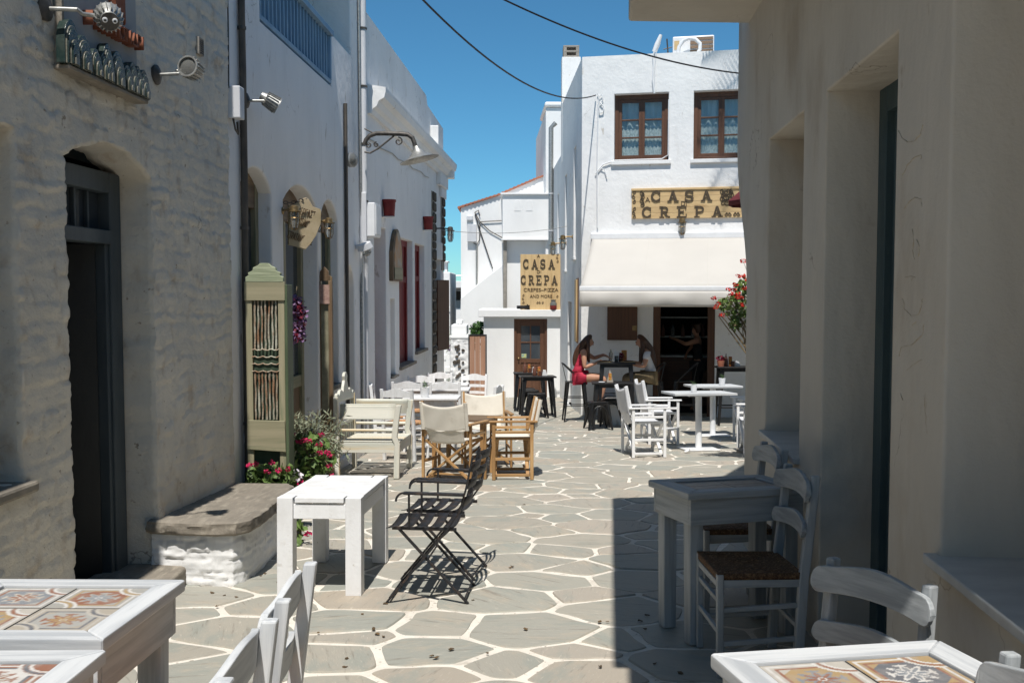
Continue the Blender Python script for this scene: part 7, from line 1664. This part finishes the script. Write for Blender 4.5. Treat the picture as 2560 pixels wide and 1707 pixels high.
# ------------------------------------------------------------------ people
def skin_mesh(name, V, E, m, parent, sub=2, root=0):
    me = bpy.data.meshes.new(name); me.from_pydata([v[0] for v in V], E, []); me.materials.append(m)
    o = bpy.data.objects.new(name, me); COL.objects.link(o); o.parent = parent
    md = o.modifiers.new('skin', 'SKIN'); md.use_smooth_shade = True; md.branch_smoothing = .6
    if not me.skin_vertices: 
        bm = bmesh.new(); bm.from_mesh(me); bm.verts.layers.skin.verify(); bm.to_mesh(me); bm.free()
    sv_ = me.skin_vertices[0].data
    for k, v in enumerate(V): r = v[1]; sv_[k].radius = (r, r) if not isinstance(r, tuple) else r; sv_[k].use_root = (k == root)
    s = o.modifiers.new('sub', 'SUBSURF'); s.levels = sub; s.render_levels = sub
    return o
def person(label, loc, rz, arms, top_m, low_m, sleeves, shorts, lean=.0, head_tilt=.5, hairlen=.34):
    t = thing('person', label, 'person', loc, rz, None, False)
    V = []; E = []; 
    def v(p, r): V.append((p, r)); return len(V) - 1
    def ch(ids): E.extend(zip(ids, ids[1:]))
    pel = v((0, 0, .82), (.13, .11)); wa = v((.02, 0, .96), (.105, .085)); cs = v((.07, 0, 1.13), (.125, .095)); up = v((.10, 0, 1.24), (.09, .075)); nk = v((.135, 0, 1.31), .045); 
    hd = v((.20, 0, 1.385), .066); h2 = v((.205, 0, 1.44), (.082, .074)); h3 = v((.19, 0, 1.495), (.06, .058)); ch([pel, wa, cs, up, nk, hd, h2, h3])
    ns = v((.278, 0, 1.393), .014); E.append((hd, ns))
    for j, (el, wr, hn, fing) in zip((-1, 1), arms):
        sh = v((.095, j * .155, 1.235), .058); e = v(el, .040); w_ = v(wr, .027); hp_ = v(hn, (.034, .02)); E.extend([(up, sh)]); ch([sh, e, w_, hp_])
        d = (Vector(hn) - Vector(wr)).normalized(); sd = d.cross(Vector((0, 0, 1))).normalized(); dn = sd.cross(d)
        for q in range(4):
            L_ = (.045, .055, .052, .04)[q]; b0 = Vector(hn) + sd * (.022 * (q - 1.5) / 1.5) + d * .018; f1 = v(tuple(b0 + d * L_ * .6 * fing + dn * -.01), .009); f2 = v(tuple(b0 + d * L_ * fing + Vector((0, 0, -.03))), .0075); ch([hp_, f1, f2])
        th_ = v(tuple(Vector(hn) - d * .01 + sd * .03 * -j + Vector((0, 0, -.005))), .010); th2 = v(tuple(Vector(hn) + d * .03 + sd * .035 * -j + Vector((0, 0, -.02))), .008); ch([hp_, th_, th2])
    for j in (-1, 1):
        hpj = v((.02, j * .095, .80), .098); kn = v((.45, j * .115, .80), .064); cf = v((.43, j * .12, .62), .058); an = v((.37, j * .12, .38), .036); toe = v((.48, j * .13, .335), .03); E.append((pel, hpj)); ch([hpj, kn, cf, an, toe])
    skin_mesh('body', V, E, skin_m, t)
    # top
    V = [((-.005, 0, .83), (.148, .125)), ((.02, 0, .96), (.117, .097)), ((.07, 0, 1.13), (.139, .107)), ((.098, 0, 1.235), (.098, .082))]; E = [(0, 1), (1, 2), (2, 3)]
    for j, a in zip((-1, 1), arms):
        if sleeves:
            k = len(V); e = Vector(a[0]); s0_ = Vector((.095, j * .155, 1.235)); V += [(tuple(s0_), .072), (tuple(s0_.lerp(e, .55)), .060)]; E += [(3, k), (k, k + 1)]
        else:
            k = len(V); V += [((.09, j * .115, 1.262), (.035, .035))]; E += [(3, k)]
    skin_mesh('top', V, E, top_m, t)
    V = [((-.01, 0, .83), (.145, .125))]; E = []
    for j in (-1, 1):
        k = len(V); V += [((.03, j * .095, .805), .112), ((.20 if shorts else .44, j * .108, .803), .097 if shorts else .078)]; E += [(0, k), (k, k + 1)]
        if not shorts: V += [((.43, j * .12, .62), .07), ((.375, j * .12, .40), .052)]; E += [(k + 1, k + 2), (k + 2, k + 3)]
    skin_mesh('trousers' if not shorts else 'shorts', V, E, low_m, t)
    # hair: cap and long falling locks
    V = [((.165, 0, 1.47), (.098, .094)), ((.195, 0, 1.515), (.088, .082)), ((.105, 0, 1.39), (.075, .092)), ((.045, 0, 1.28), (.058, .11)), ((.0, 0, 1.28 - hairlen * .45), (.05, .11)), ((-.02, 0, 1.28 - hairlen * .9), (.022, .07)), ((.252, 0, 1.495), (.04, .06))]; E = [(0, 1), (0, 2), (2, 3), (3, 4), (4, 5), (1, 6)]
    for j in (-1, 1):
        k = len(V); V += [((.175, j * .085, 1.42), (.04, .05)), ((.165, j * .10, 1.30), (.038, .045)), ((.175, j * .11, 1.18), (.032, .04)), ((.19, j * .10, 1.06), .014)]; E += [(0, k), (k, k + 1), (k + 1, k + 2), (k + 2, k + 3)]
    skin_mesh('hair', V, E, hair_m, t)
    # face details
    for j in (-1, 1): MB().lathe([(0, 0), (.011, 0), (.009, .006), (0, .008)], 10, Matrix.Translation((.268, j * .03, 1.42)) @ Matrix.Rotation(pi / 2, 4, 'Y'), cap=False).build('eye', cable_m, t, smooth=60)
    MB().tube([(.262, -.02, 1.365), (.27, 0, 1.363), (.262, .02, 1.365)], .006, 6).build('lips', mat('lips', (.30, .09, .08), .5) if 'lips' not in MATS else MATS['lips'], t, smooth=60)
    return t
P1 = person('person in a crimson tank top eating on a tall black chair', (1.15, 16.72, gz(16.72) - .02), radians(0),
       [((.10, -.20, .985), (.30, -.14, 1.06), (.365, -.10, 1.10), .7), ((.30, .22, 1.12), (.46, .10, 1.19), (.53, .06, 1.16), .8)], pink_top, pink_top, False, True)
P2 = person('person in a white shirt and khaki trousers eating on a tall black chair', (2.44, 16.78, gz(16.78) - .02), radians(180),
       [((.17, -.23, 1.02), (.36, -.15, 1.06), (.43, -.12, 1.06), .8), ((.15, .22, 1.0), (.38, .14, 1.05), (.46, .10, 1.055), .8)], white_top, khaki_m, True, False, hairlen=.48)
fk = thing('fork', 'small fork held by the person in the crimson top', 'fork', tuple(Vector(P1.location) + Vector((.56, .05, 1.15)))); MB().bar((0, 0, .01), (-.03, 0, -.09), .006).build('handle', alu_m, fk)
mb = MB(); [mb.bar((-.03 + k * .004, 0, -.09), (-.036 + k * .004, 0, -.115), .002) for k in (-1, 0, 1)]; mb.build('tines', alu_m, fk)
def standing(label, loc, rz):
    t = thing('person', label, 'person', loc, rz); V = []; E = []
    def v(p, r): V.append((p, r)); return len(V) - 1
    def ch(ids): E.extend(zip(ids, ids[1:]))
    pel = v((0, 0, .93), (.14, .10)); wa = v((.01, 0, 1.08), (.12, .09)); cs = v((.02, 0, 1.27), (.14, .10)); up = v((.02, 0, 1.38), (.10, .08)); nk = v((.03, 0, 1.46), .05); hd = v((.045, 0, 1.55), .07); h2 = v((.05, 0, 1.62), (.085, .078)); h3 = v((.04, 0, 1.67), .06); ch([pel, wa, cs, up, nk, hd, h2, h3]); ns = v((.125, 0, 1.57), .014); E.append((hd, ns))
    for j, (el, wr, hn) in ((-1, ((.14, -.36, 1.30), (.30, -.50, 1.12), (.33, -.54, 1.04))), (1, ((.2, .28, 1.32), (.42, .1, 1.40), (.5, .06, 1.42)))):
        sh = v((.02, j * .17, 1.375), .06); e = v(el, .042); w_ = v(wr, .029); h_ = v(hn, (.035, .022)); E.append((up, sh)); ch([sh, e, w_, h_]); d = (Vector(hn) - Vector(wr)).normalized(); sd = d.orthogonal().normalized()
        for q in range(5): f1 = v(tuple(Vector(hn) + d * (.05 if q else .02) + sd * (.014 * (q - 2.2))), .009); f2 = v(tuple(Vector(hn) + d * ((.08, .085, .09, .085, .075)[q] if q else .05) + sd * (.017 * (q - 2.2))), .0075); ch([h_, f1, f2])
    for j in (-1, 1): hj = v((0, j * .095, .90), .10); kn = v((.02, j * .1, .50), .066); an = v((0, j * .1, .09), .042); toe = v((.13, j * .11, .035), .035); E.append((pel, hj)); ch([hj, kn, an, toe])
    skin_mesh('body', V, E, skin_m, t)
    skin_mesh('shirt', [((0, 0, .92), (.155, .115)), ((.01, 0, 1.08), (.133, .103)), ((.02, 0, 1.27), (.154, .112)), ((.02, 0, 1.38), (.11, .09)), ((.02, -.17, 1.375), .072), ((.07, -.26, 1.34), .062), ((.02, .17, 1.375), .072), ((.1, .22, 1.35), .062)], [(0, 1), (1, 2), (2, 3), (3, 4), (4, 5), (3, 6), (6, 7)], black_cloth, t)
    V = [((0, 0, .93), (.15, .11))]; E = []
    for j in (-1, 1): k = len(V); V += [((0, j * .095, .9), .112), ((.02, j * .1, .5), .08), ((0, j * .1, .1), .06)]; E += [(0, k), (k, k + 1), (k + 1, k + 2)]
    skin_mesh('trousers', V, E, black_cloth, t); skin_mesh('hair', [((.02, 0, 1.62), (.088, .088)), ((.03, 0, 1.68), (.075, .075)), ((-.02, 0, 1.54), (.06, .07))], [(0, 1), (0, 2)], hair_m, t)
    return t
pp = CF.pt(dr[1] - .30, 0, 1.25)
standing('person in black clothes reaching out inside the dark cafe doorway', (pp.x, pp.y, dz0 - .02), radians(160))
ct = thing('cafe_counter', 'dark counter with shelves inside the cafe doorway', 'counter', tuple(CF.pt(dr[0] + .5, dz0 - .02, 2.2))); ct.rotation_euler = (0, 0, atan2(CF.d[1], CF.d[0]))
MB().box((0, 0, .5), (1.2, .5, 1.0)).build('counter_body', MATS['brown_x'], ct, .01); MB().box((0, 0, 1.02), (1.26, .56, .04)).build('counter_top', alu_m, ct, .005)
for z in (1.4, 1.8): MB().box((0, .2, z), (1.2, .2, .03)).build('shelf', alu_m, ct, .003)
for k in range(5):
    c = CF.pt(dr[0] + .1 + k * .2, 0, 2.0); b = thing('shelf_bottle', ['bottle at the left end', 'second bottle from the left', 'middle bottle', 'second bottle from the right', 'bottle at the right end'][k] + ' of the dark shelf inside the cafe', 'bottle', (c.x, c.y, dz0 - .02 + 1.416), group='bottles inside the cafe'); MB().lathe([(0, 0), (.04, 0), (.04, .15), (.015, .2), (.015, .25), (0, .25)], 10, cap=False).build('glass', lamp_glass if k % 2 else bot_a, b, smooth=50)

# ------------------------------------------------------------------ litter on the paving
rs = random.Random(21)
def dead(label, x, y, s):
    o = bpy.data.objects.new('fallen_leaf', None)
    mb = MB(); n = 7; P = []
    for i in range(n): a = 2 * pi * i / n; P.append((cos(a) * s * rs.uniform(.6, 1.1), sin(a) * s * rs.uniform(.35, .8), rs.uniform(.0, .5) * s))
    mb.add([(0, 0, .15 * s)] + P, [(0, i + 1, (i + 1) % n + 1) for i in range(n)])
    bpy.data.objects.remove(o); q = mb.build('fallen_leaf', dead_leaf, None, fix=False, solid=.002); place(q, on_ground(x, y, .014), rs.uniform(0, 6)); tag(q, label, 'leaf', 'fallen leaves on the paving')
spots = [(1313, 1264), (1278, 1421), (1278, 1423), (930, 1580), (940, 1592), (958, 1596), (865, 1655), (866, 1675), (1082, 1645), (1090, 1652), (532, 1485), (560, 1495), (540, 1520), (592, 1500), (910, 1540), (968, 1516), (1183, 1505), (1125, 1630), (1314, 1579), (1498, 1562), (1520, 1560), (1504, 1675), (1600, 1560), (1620, 1545), (1610, 1578), (1660, 1512), (1640, 1665), (700, 1440), (715, 1448), (720, 1455), (725, 1440), (740, 1430), (690, 1460), (1220, 1640), (800, 1590), (648, 1445), (660, 1440), (1750, 1600), (1700, 1690)]
LL = 'small dry brown leaf lying on the stone paving'
for px, py in spots:
    g_ = GP(px + rs.uniform(-4, 4), py + rs.uniform(-3, 3)); dead(LL, g_.x, g_.y, rs.uniform(.010, .020))
t = thing('paper_scrap', 'crumpled white paper scrap at the foot of the nearer pedestal table', 'litter', tuple(on_ground(2.26, 12.25, .013))); mb = MB(); mb.add([(rs.uniform(-.05, .05), rs.uniform(-.04, .04), rs.uniform(0, .06)) for _ in range(8)], [(0, 1, 2), (1, 2, 3), (2, 3, 4), (3, 4, 5), (4, 5, 6), (5, 6, 7), (0, 3, 6)]); mb.build('paper', white_paint, t, fix=False)
